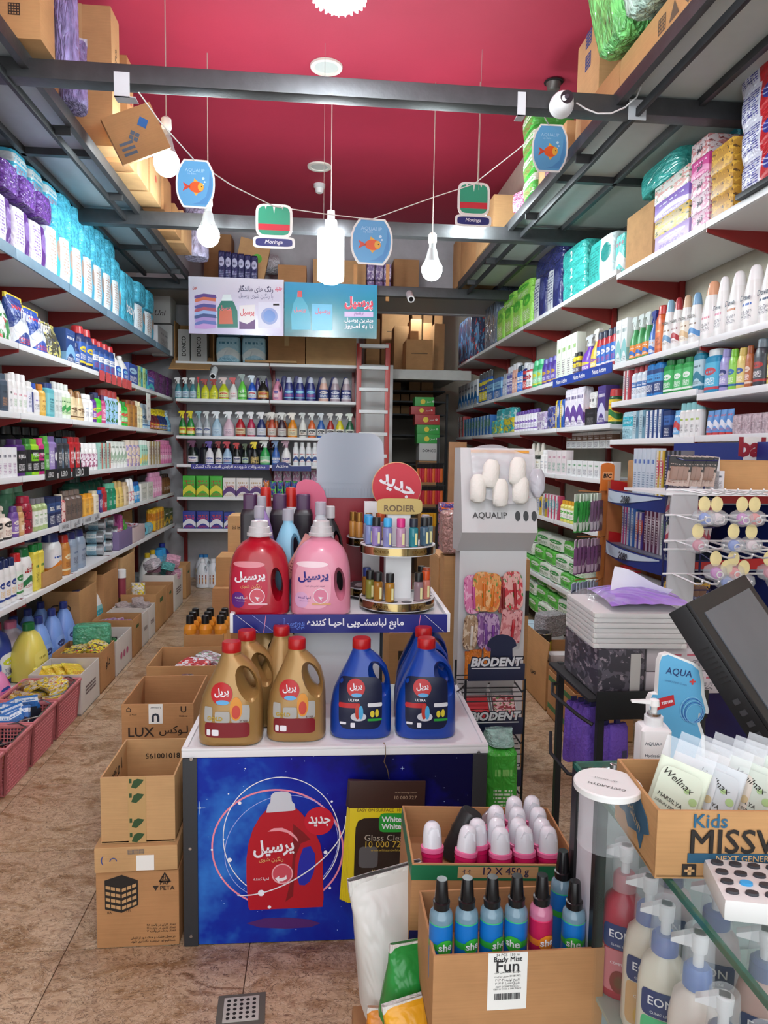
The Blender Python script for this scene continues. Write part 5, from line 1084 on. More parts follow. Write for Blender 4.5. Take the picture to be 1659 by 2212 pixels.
GOLD = mat('a8854f',.34,.3,coat=.2,name='gold_plastic'); BLU = mat('0c3f9e',.3,coat=.2,name='blue_plastic'); REDCAP = mat('b01216',.3,name='red_cap')
def pril_label(t, f, w, h, gold):
  if gold:
    lb = part('label', patch(B(), -.36 * w, .33 * w, .1 * h, .25 * h, -.0012, f, 14, 8, 8), mat('7a1420', .4), t)
    pot = part('pot_picture',patch(patch(patch(B(),-.37 * w,-.24 * w,.25 * h,.4 * h,-.0014,f,4,4,10),-.2 * w,.03 * w,.25 * h,.36 * h,-.0014,f,6,4,10),.05 * w,.33 * w,.25 * h,.42 * h,-.0014,f,6,4,10),mat('a9aaa6',.4),lb)
    fl = part('flame_picture',patch(B(),.03 * w,.22 * w,.27 * h,.5 * h,-.0018,f,6,6,2),mat('d8902a',.4),lb); part('drop_picture',patch(B(),.06 * w,.19 * w,.29 * h,.42 * h,-.0022,f,6,6,2),mat('c03a24',.35),lb)
    letter('GOLD', mat('b89a2a', .4), lb, -.2 * w, .29 * h, w=.24 * w, y=-.0026, surf=f, bold=.03)
    letter('37.500', mat('5a2a12', .4), lb, .24 * w, .265 * h, w=.12 * w, y=-.0026, surf=f, bold=.02)
    part('stamp_picture',patch(patch(B(),-.33 * w,-.27 * w,.12 * h,.18 * h,-.002,f,3,3,10),-.25 * w,-.14 * w,.12 * h,.18 * h,-.002,f,3,3,10),WP,lb)
    cx, cz, r = -.1 * w, .53 * h, .17 * w
  else:
    lb = part('label', patch(B(), -.36 * w, .33 * w, .115 * h, .64 * h, -.0012, f, 16, 16, 6), mat('0a1436', .4), t)
    part('band_picture',patch(B(),-.36 * w,-.02 * w,.335 * h,.385 * h,-.002,f,10,3,12),mat('b81c22',.4),lb); part('band_picture',patch(B(),.1 * w,.33 * w,.345 * h,.385 * h,-.002,f,8,3,12),mat('d8dce0',.4),lb)
    part('band_picture', patch(B(), .1 * w, .33 * w, .2 * h, .225 * h, -.002, f, 8, 3, 12), mat('2a9a3a', .4), lb)
    part('dish_picture',patch(B(),-.17 * w,.08 * w,.2 * h,.29 * h,-.002,f,8,6,2),mat('c8ccd4',.3),lb); part('drop_picture',patch(B(),-.1 * w,-.02 * w,.22 * h,.38 * h,-.0026,f,5,6,2),mat('b83a2a',.35),lb); part('drop_picture',patch(B(),-.045 * w,.03 * w,.22 * h,.36 * h,-.0028,f,5,6,2),mat('4aa8d8',.35),lb)
    part('lemon_picture',patch(patch(B(),.14 * w,.21 * w,.24 * h,.31 * h,-.0024,f,5,5,2),.22 * w,.28 * w,.24 * h,.32 * h,-.0024,f,5,5,2),mat('d8c83a',.4),lb)
    letter('ULTRA',WP,lb,-.12 * w,.415 * h,w=.17 * w,y=-.0024,surf=f,bold=.03); part('stamp_picture',patch(patch(B(),-.34 * w,-.24 * w,.165 * h,.19 * h,-.002,f,3,3,10),-.17 * w,-.1 * w,.135 * h,.185 * h,-.002,f,3,3,10),WP,lb)
    cx, cz, r = -.09 * w, .535 * h, .145 * w
  e = part('emblem',disc(B(),cx,cz,r,r,-.003,28,surf=f),mat('b8141c',.35),t); letter('پریل',WP,e,cx,cz + .01 * h,w=r * 1.35,y=-.0036,surf=f,bold=.03,turn=.1)
  part('wave_picture', disc(B(), cx + r * .1, cz - r * .75, r * .6, r * .22, -.0034, 16, surf=f), mat('5aa8dc', .35), e)
for i,(x0,x1,yb,yt,gd,lab) in enumerate(((422,566,1616,1393,1,'gold dish soap jug with red cap, front corner beside the cartons'),(572,706,1606,1385,1,'gold dish soap jug with red cap standing next to the blue ones'),(712,852,1600,1385,0,'blue dish soap jug with red cap standing next to the gold ones'),(856,994,1600,1385,0,'blue dish soap jug with red cap beside the wire rack'))):
  b0 = at((x0 + x1) / 2, yb, Z=HD + .001); s = proj(b0)[2] / F; w = (x1 - x0) * s * .97; h = (yb - yt) * s * .99
  q = b0 + Vector((0,.4 * w,0)); t,f = jug('pril',q,w,h,GOLD if gd else BLU,REDCAP,lab,'front dish soap jugs',ANG - .02); pril_label(t,f,w,h,gd)
  if i in (0, 3):
    for j in range(3 if i == 0 else 2):
      q2 = q + Vector((.01 * j + (-.012 if i == 3 else .03) * (j + 1) * 0 + (.035 if i == 0 else .012) * (j + 1),.155 * (j + 1) - .01,0)); jug('pril',q2,w,h,GOLD if gd else BLU,REDCAP,f'{"gold" if gd else "blue"} dish soap jug, {ORD[j]} behind the {"cornermost gold" if i == 0 else "rack-side blue"} jug','dish soap jugs behind',ANG)
  if i == 1:
    jug('pril',q + Vector((-.06,.17,0)),w,h,GOLD,REDCAP,'gold dish soap jug turned sideways behind the second gold one','dish soap jugs behind',ANG + 1.2)
# laundry bottles on the tray
PCAP = mat('c4c2c4', .25, coat=.3, name='pearl_cap')
for x0,x1,yb,yt,col,lab,dark in ((497,624,1328,1124,'a80f24','glossy red laundry bottle with pearl cap on the upper tray',0),(630,756,1328,1124,'dc8ea6','pale pink laundry bottle with pearl cap on the upper tray',1)):
  lx,_ = loc2(D,(x0 + x1) / 2,1300,YT + .1); b0 = dl(lx,YT + .105,Z_T + .001); s = proj(dl(lx,YT + .02,Z_T))[2] / F; w = (x1 - x0) * s * 1.05; h = (yb - yt) * s
  t,f = jug('persil',b0,w,h,mat(col,.26,coat=.4,name='glossy_plastic'),PCAP,lab,'laundry bottles on the tray',ANG)
  ik = mat('241a7a', .4) if dark else WP
  lb = part('label',patch(B(),-.42 * w,.17 * w,.08 * h,.58 * h,-.0012,f,16,16,3.2),mat('e6a4b8' if dark else 'b8123a',.35,var=.15,bs=8),t)
  part('label_arc',patch(B(),-.40 * w,.12 * w,.52 * h,.585 * h,-.0018,f,12,4,2.2),mat('f0d8e0' if dark else 'd88a94',.35),lb); part('label_corner',patch(B(),-.42 * w,-.2 * w,.09 * h,.26 * h,-.0018,f,8,8,2.2),mat('d8a8cc' if dark else '5a1a7a',.35),lb)
  letter('پرسیل', ik, lb, -.12 * w, .42 * h, w=.5 * w, h=.125 * h, y=-.003, surf=f, bold=.035, turn=.06)
  letter('شوینده لباس‌های ظریف' if dark else 'رنگین شوی',mat('6a3a6a',.4) if dark else mat('d8b070',.4),lb,-.1 * w,.325 * h,w=.34 * w,y=-.003,surf=f)
  part('emblem',disc(B(),.0,.22 * h,.11 * w,.11 * w,-.003,24,surf=f),mat('d87a98' if dark else 'c84a5c',.35),lb); part('emblem',disc(B(),.0,.22 * h,.125 * w,.125 * w,-.0034,24,surf=f,ring=.9),mat('f0dce4',.35),lb)
  letter('➤',WP,lb,.0,.2 * h,w=.09 * w,y=-.004,surf=f,turn=2.6); letter('احیا کننده',ik,lb,-.26 * w,.2 * h,w=.2 * w,y=-.003,surf=f,bold=.01); letter('محلول شستشوی لباس',ik,lb,-.26 * w,.165 * h,w=.17 * w,y=-.003,surf=f); part('small_band',patch(B(),-.14 * w,.17 * w,.125 * h,.145 * h,-.003,f,8,3,8),mat('d8a070' if dark else 'e0b8c0',.4),lb)
# stock behind the two bottles
def tray_item(px, pyb, yl, w, h, kind, cols, lab, grp='stock behind the laundry bottles', rz=0, **k):
  lx,_ = loc2(D,px,pyb,yl); return product(kind,dl(lx,yl,Z_T + .001),(w,w * .8,h),cols,lab,grp,ANG + rz,**k)
LC = mat('b8b8c4', .2, alpha=.75, name='clear_cap')
tray_item(560,1200,YT + .24,.12,.38,'jug',(mat('8a90c4',.3),LC,None),'lavender softener jug with clear cap behind the red bottle')
tray_item(622,1200,YT + .24,.13,.37,'jug',(mat('8ac8e4',.3),LC,None),'pale blue softener jug with clear cap between the red and pink bottles')
tray_item(565,1200,YT + .36,.11,.41,'jug',(mat('a890cc',.3),LC,None),'second lavender softener jug further behind the red bottle')
tray_item(692,1200,YT + .22,.13,.4,'jug',(mat('c4ccd4',.3),LC,None),'grey softener jug with clear cap behind the pink bottle')
tray_item(712,1200,YT + .27,.12,.38,'jug',(mat('1c1a22',.3),PCAP,None),'black laundry jug with pearl cap behind the pink bottle')
for i,px in enumerate((541,604,655)): tray_item(px,1180,YT + .42,.078,.415,'slab',(mat('241a24',.3),'4c2a50',None),f'black laundry bottle with plum cap, {ORD[i]} from the corner side')
for i,px in enumerate((574,628)): tray_item(px,1180,YT + .46,.07,.44,'oval',('dcdce0','c0241c',None),f'white bottle with red cap, {ORD[i]} from the corner side')
t = thing('leaflet_carton','pink and navy bundle carton tipped against the pink bottle','box',dl(loc2(D,640,1200,YT + .17)[0],YT + .17,Z_T + .16),ANG,None,(.1,.5,ANG)); part('body',B().bbox((-.03,-.04,-.06),(.03,.04,.12),.003),prn('c88a80','4a3a6a','8a3a4a',5),t); part('window',B().box((-.02,-.042,.02),(.02,-.039,.1)),mat('d8a498',.3),t)
# bottle-shaped cut-out board and round badge
yc = YT + TD - .03
def QC(px, py): return loc2(D, px, py, yc)
cb = thing('cutout_board', 'giant bottle-top cut-out board with silver cap behind the tray', 'board', dl(0, yc, 0), ANG)
def board(name, pts, m, y0, y1, par):
  P = [QC(*p) for p in pts]; return part(name, B().prism(P, y0, y1), m, par, smooth=25)
arc = lambda cx,cy,rx,ry,a0,a1,n=8: [(cx + rx * cos(math.radians(a0 + (a1 - a0) * i / n)),cy + ry * sin(math.radians(a0 + (a1 - a0) * i / n))) for i in range(n + 1)]
zt = QC(700, 1325)[1]
board('red_body',[(656,1073),(852,1073),(872,1110),(885,1160),(890,1260),(890,1300),(625,1300),(628,1180),(642,1110)],mat('8a1024',.4,var=.12,bs=4),0,.012,cb)
def silver():
  g = N('silver_print'); o = g.coord(); x,y,z = g.xyz(o); f = g.math('ADD',g.math('MULTIPLY',g.math('SINE',g.math('MULTIPLY',x,9.0)),.25),.5)
  g.put(g.b.inputs['Base Color'],g.ramp(f,[(.2,'7f8a98'),(.5,'b4bcc8'),(.8,'98a2b0')])); g.b.inputs['Roughness'].default_value = .35; return g.m
SIL = silver()
board('cap_top',arc(716,968,32,34,180,270) + arc(797,970,32,34,270,360) + [(830,1045),(684,1043)],SIL,-.004,.012,cb)
board('cap_ring', [(676, 1040), (838, 1042), (850, 1056), (854, 1076), (656, 1074), (660, 1056)], SIL, -.003, .012, cb)
for i in range(26):
  a = QC(668 + i * 7,1054); c_ = QC(668 + i * 7,1073); part('cap_groove',B().box((a[0] - .0015,-.006,c_[1]),(a[0] + .0015,-.003,a[1])),mat('8f98a4',.4),cb)
board('pink_wing',arc(664,1085,42,50,-120,60) + [(690,1130),(640,1150),(612,1160),(622,1110)],mat('d05a7c',.4),-.016,-.006,cb)
board('cut_edge', [(650, 1076), (660, 1056), (664, 1076)], PAPER, -.002, .01, cb)
bd = thing('round_badge','round red badge board with white lettering beside the cut-out','sign',dl(0,yc - .1,0),ANG)
yb_ = yc - .1
x,z = loc2(D,857,1052,yb_); x2,_ = loc2(D,909,1052,yb_); part('disc',B().loft([(0,x2 - x),(.008,x2 - x)],40,M=Matrix.Translation((x,0,z)) @ Matrix.Rotation(pi/2,4,'X')),mat('c01830',.4),bd); part('gold_edge',B().loft([(0,x2 - x + .003),(-.006,x2 - x + .003)],40,M=Matrix.Translation((x,0,z)) @ Matrix.Rotation(pi/2,4,'X')),mat('d8b07a',.4),bd)
letter('جدید',WP,bd,x,z + .003,w=(x2 - x) * 1.55,h=(x2 - x) * .6,y=-.009,bold=.03,turn=-.42); part('stick',B().box((x - .008,0,Z_T),(x + .008,.006,z)),WHT,bd)

# ---------------------------------------------------------------- perfume carousels
def mirror_gold(): return mat('b09a6a', .14, 1.0, name='gold_mirror')
def carousel(lx, ly, r, label, sign=True):
  t = thing('perfume_carousel', label, 'carousel', dl(lx, ly, Z_T + .001), ANG); G = mirror_gold()
  part('foot', B().loft([(0, r * .9), (.008, r * .9)], 32), BLK, t); H1 = .2 if True else 0
  for z in (.012, .215):
    tr_ = part('tier',B().loft([(z,r),(z + .034,r)],40),WHT,t); part('gold_band',B().loft([(z + .003,r + .002),(z + .031,r + .002)],48,cap=(0,0)),G,tr_)
    holes = B()
    for i in range(14):
      a = 2 * pi * i / 14; disc(holes,0,0,.001,y=0); holes.v = holes.v[:-25]; holes.f = holes.f[:-24]; holes.mi = holes.mi[:-24]
      holes.loft([(z + .0342,.02),(z + .0344,.0195)],14,M=Matrix.Translation((r * .82 * cos(a),r * .82 * sin(a),0)))
    part('socket_ring', holes, mat('5a5a5e', .5), tr_)
    for sgn in (-1,1): letter('RODIER',mat('7a5a1a',.3),tr_,sgn * r * .5,z + .017,w=r * .4,y=-.001,surf=lambda X,Z,r=r: -sqrt(max(1e-6,(r + .0025) ** 2 - X * X)))
  part('pillar',B().box((-r * .34,-r * .34,.04),(r * .34,r * .34,.215)),WHT,t); part('pillar',B().box((-r * .3,-r * .3,.24),(r * .3,r * .3,.39)),WHT,t)
  if sign:
    s = part('name_plate',patch(B(),-.085,.085,.362,.422,-.05,None,8,6,5).prism([(-.08,.367),(.08,.367),(.08,.417),(-.08,.417)],-.049,-.046),mat('a08a58',.35,.8,name='satin_gold'),t); letter('RODIER',mat('5a3f14',.3),s,0,.385,w=.115,y=-.052,bold=.02)
  return t
lx, _ = loc2(D, 857, 1300, YT + .165); R1 = .142
ca = carousel(lx, YT + .165, R1, 'two-tier gold and white perfume carousel on the upper tray')
lx2,_ = loc2(D,800,1250,YT + .40); carousel(lx2 - .0,YT + .385,.1,'smaller perfume carousel standing behind the first one',False)
def perfume(a, z, glass, capc, lab, liquid=None):
  p = dl(lx + R1 * .82 * cos(a),YT + .165 + R1 * .82 * sin(a),Z_T + .001 + z); t = thing('perfume_bottle',lab,'bottle',p,ANG,'perfume bottles on the carousel')
  part('glass',B().loft([(0,.0165),(.002,.0175),(.066,.0175),(.07,.014),(.073,.01)],16),mat(glass,.08,alpha=.88,spec=.8,name='tinted_glass'),t)
  part('cap', B().loft([(.072, .0155), (.1, .0155), (.104, .014)], 16), mat(capc, .3), t)
  part('sticker', B().box((.004, -.019, .008), (.012, -.0165, .05)), mat('d8d49a', .5), t)
A_ = math.radians
for i,(a,g,c,d) in enumerate(((200,'8a9acc','3aa0dc','sky blue capped clear'),(222,'9a86c4','16161a','black capped lilac'),(246,'8a90c8','3aa8e0','second sky blue capped'),(270,'c49ab8','d02a80','pink capped rosy'),(294,'2a8a98','1c2436','navy capped teal'),(322,'4a6a80','12141a','black capped slate'),(342,'6a8a94','16181c','black capped grey'),(20,'b8b0c0','b0b0b8','silver capped clear'),(165,'9aa4c0','3aa0dc','farther sky blue capped'),(120,'a89ab8','c85a2a','orange capped'),(70,'8a90a0','16161a','farther black capped'))):
  perfume(A_(a), .235 + .0155, g, c, f'{d} perfume bottle on the upper carousel tier')
for i,(a,g,c,d) in enumerate(((205,'8a8a3a','141416','black capped olive'),(228,'a8742a','141416','black capped amber'),(252,'b8842a','16161a','second black capped amber'),(170,'a8742a','2a3a7a','navy capped amber'),(308,'9a8088','141416','black capped dusky'),(332,'d88a78','d0501a','orange capped coral'),(10,'c89a70','c0502a','rust capped'),(30,'6a5a50','141416','farther black capped'))):
  perfume(A_(a), .032 + .0155, g, c, f'{d} perfume bottle on the lower carousel tier')
for i in range(4):
  a = A_(200 + 30 * i); p = dl(lx2 + .08 * cos(a),YT + .385 + .08 * sin(a),Z_T + .251); t = thing('perfume_bottle',f'gold capped perfume bottle on the smaller carousel, {ORD[i]} from the pink bottle','bottle',p,ANG,'gold perfume bottles'); part('glass',B().loft([(0,.015),(.06,.015),(.066,.01)],14),mat('b8823a',.15,spec=.7),t); part('cap',B().loft([(.065,.014),(.1,.014)],14),mat('a87a3a',.3,.7),t)

# ---------------------------------------------------------------- cleaning cloth packs hanging on the panel
x,z = loc2(D,832,1612,-.02); hk = thing('wire_hook','bent wire hanger hook over the display edge','hook',dl(x,-.02,0),ANG); z2 = loc2(D,838,1682,-.02)[1]
part('wire',B().tube([(-.004,.016,z + .002),(-.004,0,z + .012),(0,-.004,z + .004),(.001,-.004,z - .03),(-.003,-.003,z - .05),(.008,-.003,z - .075),(.014,-.003,z2)],.0014,6),mat('8a7a5a',.3,.8),hk)
xl, zt_ = loc2(D, 752, 1690, -.03); xr, zb_ = loc2(D, 905, 1940, -.03)
for i in range(5):
  w = xr - xl; h = zt_ - zb_; t = thing('cloth_pack',('frontmost yellow and brown glass cloth pack hanging on the blue panel' if i == 0 else f'yellow glass cloth pack hanging {ORD[i-1]} behind the frontmost'),'pack',dl((xl + xr) / 2 - .006 * i,-.045 + .007 * i,zb_ - .003 * i),ANG,'hanging cloth packs',(0,.02 + .012 * i,ANG))
  part('backing',B().bbox((-w/2,-.0025,0),(w/2,.0025,h * .8),.002),mat('d8c41a',.35),t); part('header_card',B().bbox((-w/2 - .004,-.0027,h * .8),(w/2 + .004,.0027,h + .01),.006),mat('3a241e',.4),t)
  if i == 0:
    wn = part('window',patch(B(),-w * .42,w * .46,h * .1,h * .72,-.0034,None,8,8,8),film('2a211c',.12,.35,9),t)
    part('logo_patch',patch(B(),-w * .1,w * .26,h * .6,h * .76,-.0042,None,6,4,6),mat('2a9a3a',.35),t); letter('White',WP,t,w * .07,h * .71,w=w * .27,y=-.005,bold=.03); letter('White',WP,t,w * .07,h * .65,w=w * .27,y=-.005,bold=.03)
    letter('Glass Cleaner',mat('b8b0a0',.4),t,w * .06,h * .555,w=w * .7,y=-.005); letter('10 000 727',mat('c8a83a',.4),t,w * .0,h * .5,w=w * .55,y=-.005); letter('www.whiteandwhite.com',mat('b8a040',.4),t,w * .05,h * .45,w=w * .5,y=-.005)
    letter('Microfiber technology',mat('b8a86a',.4),t,w * .08,h * .27,w=w * .5,y=-.005); letter('HIGH GRADE CLEANING CLOTH',mat('b8a86a',.4),t,w * .08,h * .235,w=w * .5,y=-.005)
    part('car_picture',patch(B(),-w * .36,-w * .1,h * .3,h * .48,-.004,None,5,5,6),mat('5a5a5c',.35),t); part('hand_picture',patch(B(),w * .2,w * .42,h * .3,h * .46,-.004,None,5,5,2.5),mat('a87a5a',.4),t); part('lens_picture',disc(B(),-w * .05,h * .15,w * .17,y=-.004),mat('b8b8b8',.3),t); part('screen_picture',patch(B(),-w * .3,-w * .12,h * .17,h * .24,-.004,None,4,4,8),mat('6a6a68',.3),t)
    letter('EASY ON SURFACE  10 000 727', mat('6a4a1a', .4), t, -.0, h * .785, w=w * .8, y=-.0036)
    letter('WW Cleaning Center',mat('a89078',.4),t,w * .25,h * .93,w=w * .3,y=-.0036); letter('10 000 727',mat('a89078',.4),t,w * .25,h * .89,w=w * .3,y=-.0036)

# ================================================================ hanging signs, string, banner, cameras
def sign_outline(kind, w, h, g=0):
  if kind == 'fish':
    L_ = [(-.30,.5),(.30,.5)] + [(.5 - .5 * (abs(t) ** 2.6) * .42 ,.5 - .5 - t * .5) for t in [-.85,-.6,-.3,0,.3,.6,.85]] + [(.30,-.5),(-.30,-.5)] + [(-(.5 - .5 * (abs(t) ** 2.6) * .42),.5 - .5 - t * .5) for t in [.85,.6,.3,0,-.3,-.6,-.85]]
    return [(x * (w - g), z * (h - g)) for x, z in L_]
  n = 24; out = []
  for i in range(n):
    a = 2 * pi * i / n; c,s = cos(a),sin(a); out.append(((w - g) / 2 * math.copysign(abs(c) ** .4,c),(h - g) / 2 * math.copysign(abs(s) ** .4,s)))
  return out
FB_ = mat('5aa0d0',.4,name='sky_blue_print'); FB2 = mat('4a8cc4',.4); ORG = mat('d8581e',.4,name='orange_print'); YEL = mat('e0a83a',.4)
def poly(b, pts, y, mi=0): return b.add([(x, y, z) for x, z in pts], [tuple(range(len(pts)))], mi)
def fish_sign(px, py, wpx, hpx, Y, lab, rz=0):
  p = at(px,py,Y=Y); k = proj(p)[2] / F; w,h = wpx * k,hpx * k; t = thing('hanging_sign',lab,'sign',p,rz,'hanging fish bowl signs',(0,.03,rz))
  part('board',B().prism(sign_outline('fish',w,h),0,.004),PAPER,t); part('blue_print',poly(B(),sign_outline('fish',w,h,.09 * w),-.0006),FB_,t)
  part('shade_print',poly(B(),[(w * .36,h * .3),(w * .42,h * .1),(w * .42,-h * .15),(w * .3,-h * .42),(-w * .1,-h * .43),(w * .1,-h * .38),(w * .28,-h * .25),(w * .35,0)],-.0009),FB2,t)
  f = part('fish_print', disc(B(), w * .03, -h * .07, w * .19, h * .115, -.0012, 20), ORG, t)
  part('tail_print',poly(B(),[(-w * .12,-h * .07),(-w * .32,h * .02),(-w * .27,-h * .07),(-w * .32,-h * .17)],-.0012),mat('c8402a',.4),f); part('fin_print',poly(poly(B(),[(-w * .05,h * .03),(-w * .03,h * .11),(w * .1,h * .03)],-.0011),[(-w * .04,-h * .17),(w * .02,-h * .25),(w * .1,-h * .17)],-.0011),YEL,f)
  part('cheek_print',disc(B(),w * .14,-h * .06,w * .075,h * .09,-.0015,14),YEL,f); part('eye_print',disc(B(),w * .16,-h * .05,w * .014,None,-.0018,8),INK,f)
  part('bubble_print',disc(disc(disc(B(),w * .2,h * .12,w * .035,y=-.0012,n=12),w * .24,h * .05,w * .022,y=-.0012,n=12),w * .21,h * .0,w * .016,y=-.0012,n=10),mat('c8e0f0',.4),t)
  letter('AQUALIP',mat('a8d0e8',.4),t,-w * .02,h * .27,w=w * .5,y=-.0012,bold=.0); letter('Lip Balm',mat('a8d0e8',.4),t,-w * .1,h * .2,w=w * .22,y=-.0012)
  return p
def moringa(px, py, wpx, hpx, Y, lab):
  p = at(px,py,Y=Y); k = proj(p)[2] / F; w,h = wpx * k,hpx * k; t = thing('hanging_sign',lab,'sign',p,0,'hanging striped signs'); up_ = h * .14
  part('board',B().prism([(x,z + up_) for x,z in sign_outline('sq',w * .88,h * .76)],0,.004),PAPER,t); part('name_board',B().prism([(x,z - h * .36) for x,z in sign_outline('sq',w,h * .28)],-.003,.0),PAPER,t)
  part('green_print',poly(B(),[(x,z + up_) for x,z in sign_outline('sq',w * .76,h * .66)],-.0006),mat('2f9a78',.4),t)
  part('red_print',poly(B(),[(-w * .375,-h * .08),(w * .375,-h * .08),(w * .375,h * .06),(-w * .375,h * .06)],-.0010),mat('c82a3a',.4),t)
  part('drip_print',poly(poly(poly(B(),[(-w * .03,h * .47),(w * .03,h * .47),(0,h * .3)],-.0010),[(-w * .22,h * .47),(-w * .17,h * .47),(-w * .2,h * .39)],-.0010),[(w * .16,h * .47),(w * .22,h * .47),(w * .2,h * .4)],-.0010),PAPER,t)
  part('name_print',poly(B(),[(x,z - h * .36) for x,z in sign_outline('sq',w * .88,h * .18)],-.0036),mat('1c1f6a',.4),t); letter('Moringa',WP,t,0,-h * .36,w=w * .42,y=-.0044,shear=.25,bold=.01)
  return p
s1 = fish_sign(422, 397, 83, 101, 3.95, 'blue fish bowl sign hanging beside the bulb on the shampoo side')
s2 = moringa(592, 490, 90, 92, 4.9, 'striped green and red sign hanging above the white half of the banner')
s3 = fish_sign(803, 522, 91, 97, 5.0, 'blue fish bowl sign hanging beside the bright column lamp')
s4 = moringa(1023, 443, 80, 92, 4.9, 'striped green and red sign hanging in front of the hidden bulb')
s5 = fish_sign(1188, 320, 78, 99, 4.2, 'blue fish bowl sign hanging below the dome camera', -.1)
a = at(300, 200, Y=3.5); b_ = at(1120, 330, Y=4.3)
pts = [a,at(345,262,Y=3.7),at(420,346,Y=3.95),at(500,400,Y=4.6),at(592,446,Y=4.89),at(700,462,Y=4.95),at(803,474,Y=4.99),at(870,450,Y=4.95),at(940,425,Y=4.9),at(1023,398,Y=4.89),at(1110,330,Y=4.5),at(1185,268,Y=4.2),at(1160,225,Y=3.7)]
o = tag(part('sign_string',B().tube(pts,.0035,5),PAPER,None),'white ribbon strung between the beams carrying the hanging signs','ribbon')
for px, lab in ((263, 'shampoo side'), (1127, 'camera side')):
  p = at(px,180 if px < 600 else 222,Y=3.5); tag(part('tape_strip',B().box((p.x - .035 if px < 600 else p.x - .02,3.499,p.z - .06),(p.x + .035 if px < 600 else p.x + .02,3.503,p.z + .05)).box((p.x - .035 if px < 600 else p.x - .02,3.499,p.z - .06),(p.x + .06 if px < 600 else p.x + .02,3.56,p.z - .056)),mat('c8ccd0',.3),None),f'whitish tape strip on the first steel beam, {lab}','tape')
# banner
Yb = 7.36
bn = thing('shop_banner', 'long printed banner, half white half teal, hung below the third beam', 'banner', (0, Yb, 0))
def RB_(x0, y0, x1, y1): a = at(x0, y1, Y=Yb); c = at(x1, y0, Y=Yb); return a.x, a.z, c.x, c.z
def grad(c0, c1, c2, nm):
  g = N(nm); o = g.coord('Generated'); x,y,z = g.xyz(o); g.put(g.b.inputs['Base Color'],g.ramp(g.math('ADD',g.math('MULTIPLY',z,.8),g.math('MULTIPLY',g.noise(o,3,3),.25)),[(.1,c0),(.5,c1),(.9,c2)])); g.b.inputs['Roughness'].default_value = .25; return g.m
x0,z0,x1,z1 = RB_(408,604,613,720); wp = part('white_panel',B().box((x0,0,z0),(x1,.006,z1)),grad('b4acc8','c8c4d8','d4d4e0','lilac_print'),bn)
x2,z2,x3,z3 = RB_(614,616,815,726); tp = part('teal_panel',B().box((x2,0,z2),(x3,.006,z3)),grad('0f5a62','1a8a9a','2a90b8','teal_print'),bn)
def U(px, py): p = at(px, py, Y=Yb); return p.x, p.z
def bpoly(name, pts, m, par, y=-.001): return part(name, poly(B(), [U(*p) for p in pts], y), m, par, smooth=0)
cl = ('5a3f80', 'c86a4a', 'b8a4c8', '4a4a8a', 'a04a5a', '8aa4d0', '3a4a7a', '9a80b8', '5a6aa8', 'b08ac0')
for i, c in enumerate(cl):
  y = 636 + i * 7.2; bpoly('folded_cloth_print',[(420 + (i % 3),y + 3),(440,y - 2),(466,y + 1),(468 - (i % 2) * 2,y + 8),(445,y + 10),(420 + (i % 2),y + 9)],mat(c,.5),wp,-.001 - .0001 * i)
bpoly('green_jug_print',[(470,708),(470,665),(478,650),(484,642),(497,642),(506,655),(513,672),(514,708)],mat('0f6a5a',.4),wp,-.0025); bpoly('jug_label_print',[(473,700),(474,672),(500,668),(504,700)],mat('b8583a',.4),wp,-.003); bpoly('jug_cap_print',[(478,650),(482,636),(498,636),(502,650)],mat('d8e4e4',.4),wp,-.003)
bpoly('powder_box_print',[(517,711),(517,660),(551,658),(551,711)],mat('dcd8d8',.4),wp,-.0025); bpoly('powder_foot_print',[(517,711),(517,694),(534,700),(551,690),(551,711)],mat('5a2f6a',.4),wp,-.003)
def bl(s, m, x0, y0, x1, y1, par, y=-.004, bold=.02): 
  a = U(x0,y1); c = U(x1,y0); return letter(s,m,par,(a[0] + c[0]) / 2,(a[1] + c[1]) / 2,w=c[0] - a[0],h=c[1] - a[1],y=y,bold=bold)
bl('پرسیل',mat('c02a3a',.4),519,668,549,684,wp); bl('پرسیل',mat('d8606a',.4),474,660,498,672,wp); bl('رنگ های ماندگار',mat('3a3a5a',.5),514,618,590,632,wp); bl('با رنگین شوی پرسیل',mat('6a6a8a',.5),516,634,590,646,wp,bold=.0); bl('جدید',mat('d84a6a',.5),594,620,610,630,wp); bl('نوین',mat('c04a3a',.5),416,618,426,626,wp)
bpoly('washer_print',[(558,708),(558,652),(606,652),(606,708)],mat('d0d0e0',.4),wp,-.0025); x,z = U(582,683); k = U(600,683)[0] - x; part('washer_door_print',disc(disc(B(),x,z,k,y=-.003),x,z,k * .75,y=-.0034),mat('8a9ac8',.4),wp); part('washer_glass_print',disc(B(),x,z,k * .72,y=-.0038),mat('5a80c0',.3),wp); bpoly('washer_panel_print',[(590,660),(590,656),(603,656),(603,660)],INK,wp,-.003)
bpoly('teal_bottle_print',[(630,712),(629,680),(634,655),(641,642),(642,632),(652,632),(653,643),(664,660),(671,685),(671,712)],mat('3aa0b8',.35),tp,-.0025); bpoly('bottle_cap_print',[(642,642),(643,628),(652,628),(653,642)],mat('c8484a',.4),tp,-.003)
bpoly('teal_box_print',[(674,714),(674,656),(718,658),(718,714)],mat('5ab4d8',.35),tp,-.0025); bl('پرسیل',mat('d86a7a',.4),635,664,660,676,tp); bl('پرسیل',mat('c86a8a',.4),680,666,714,680,tp)
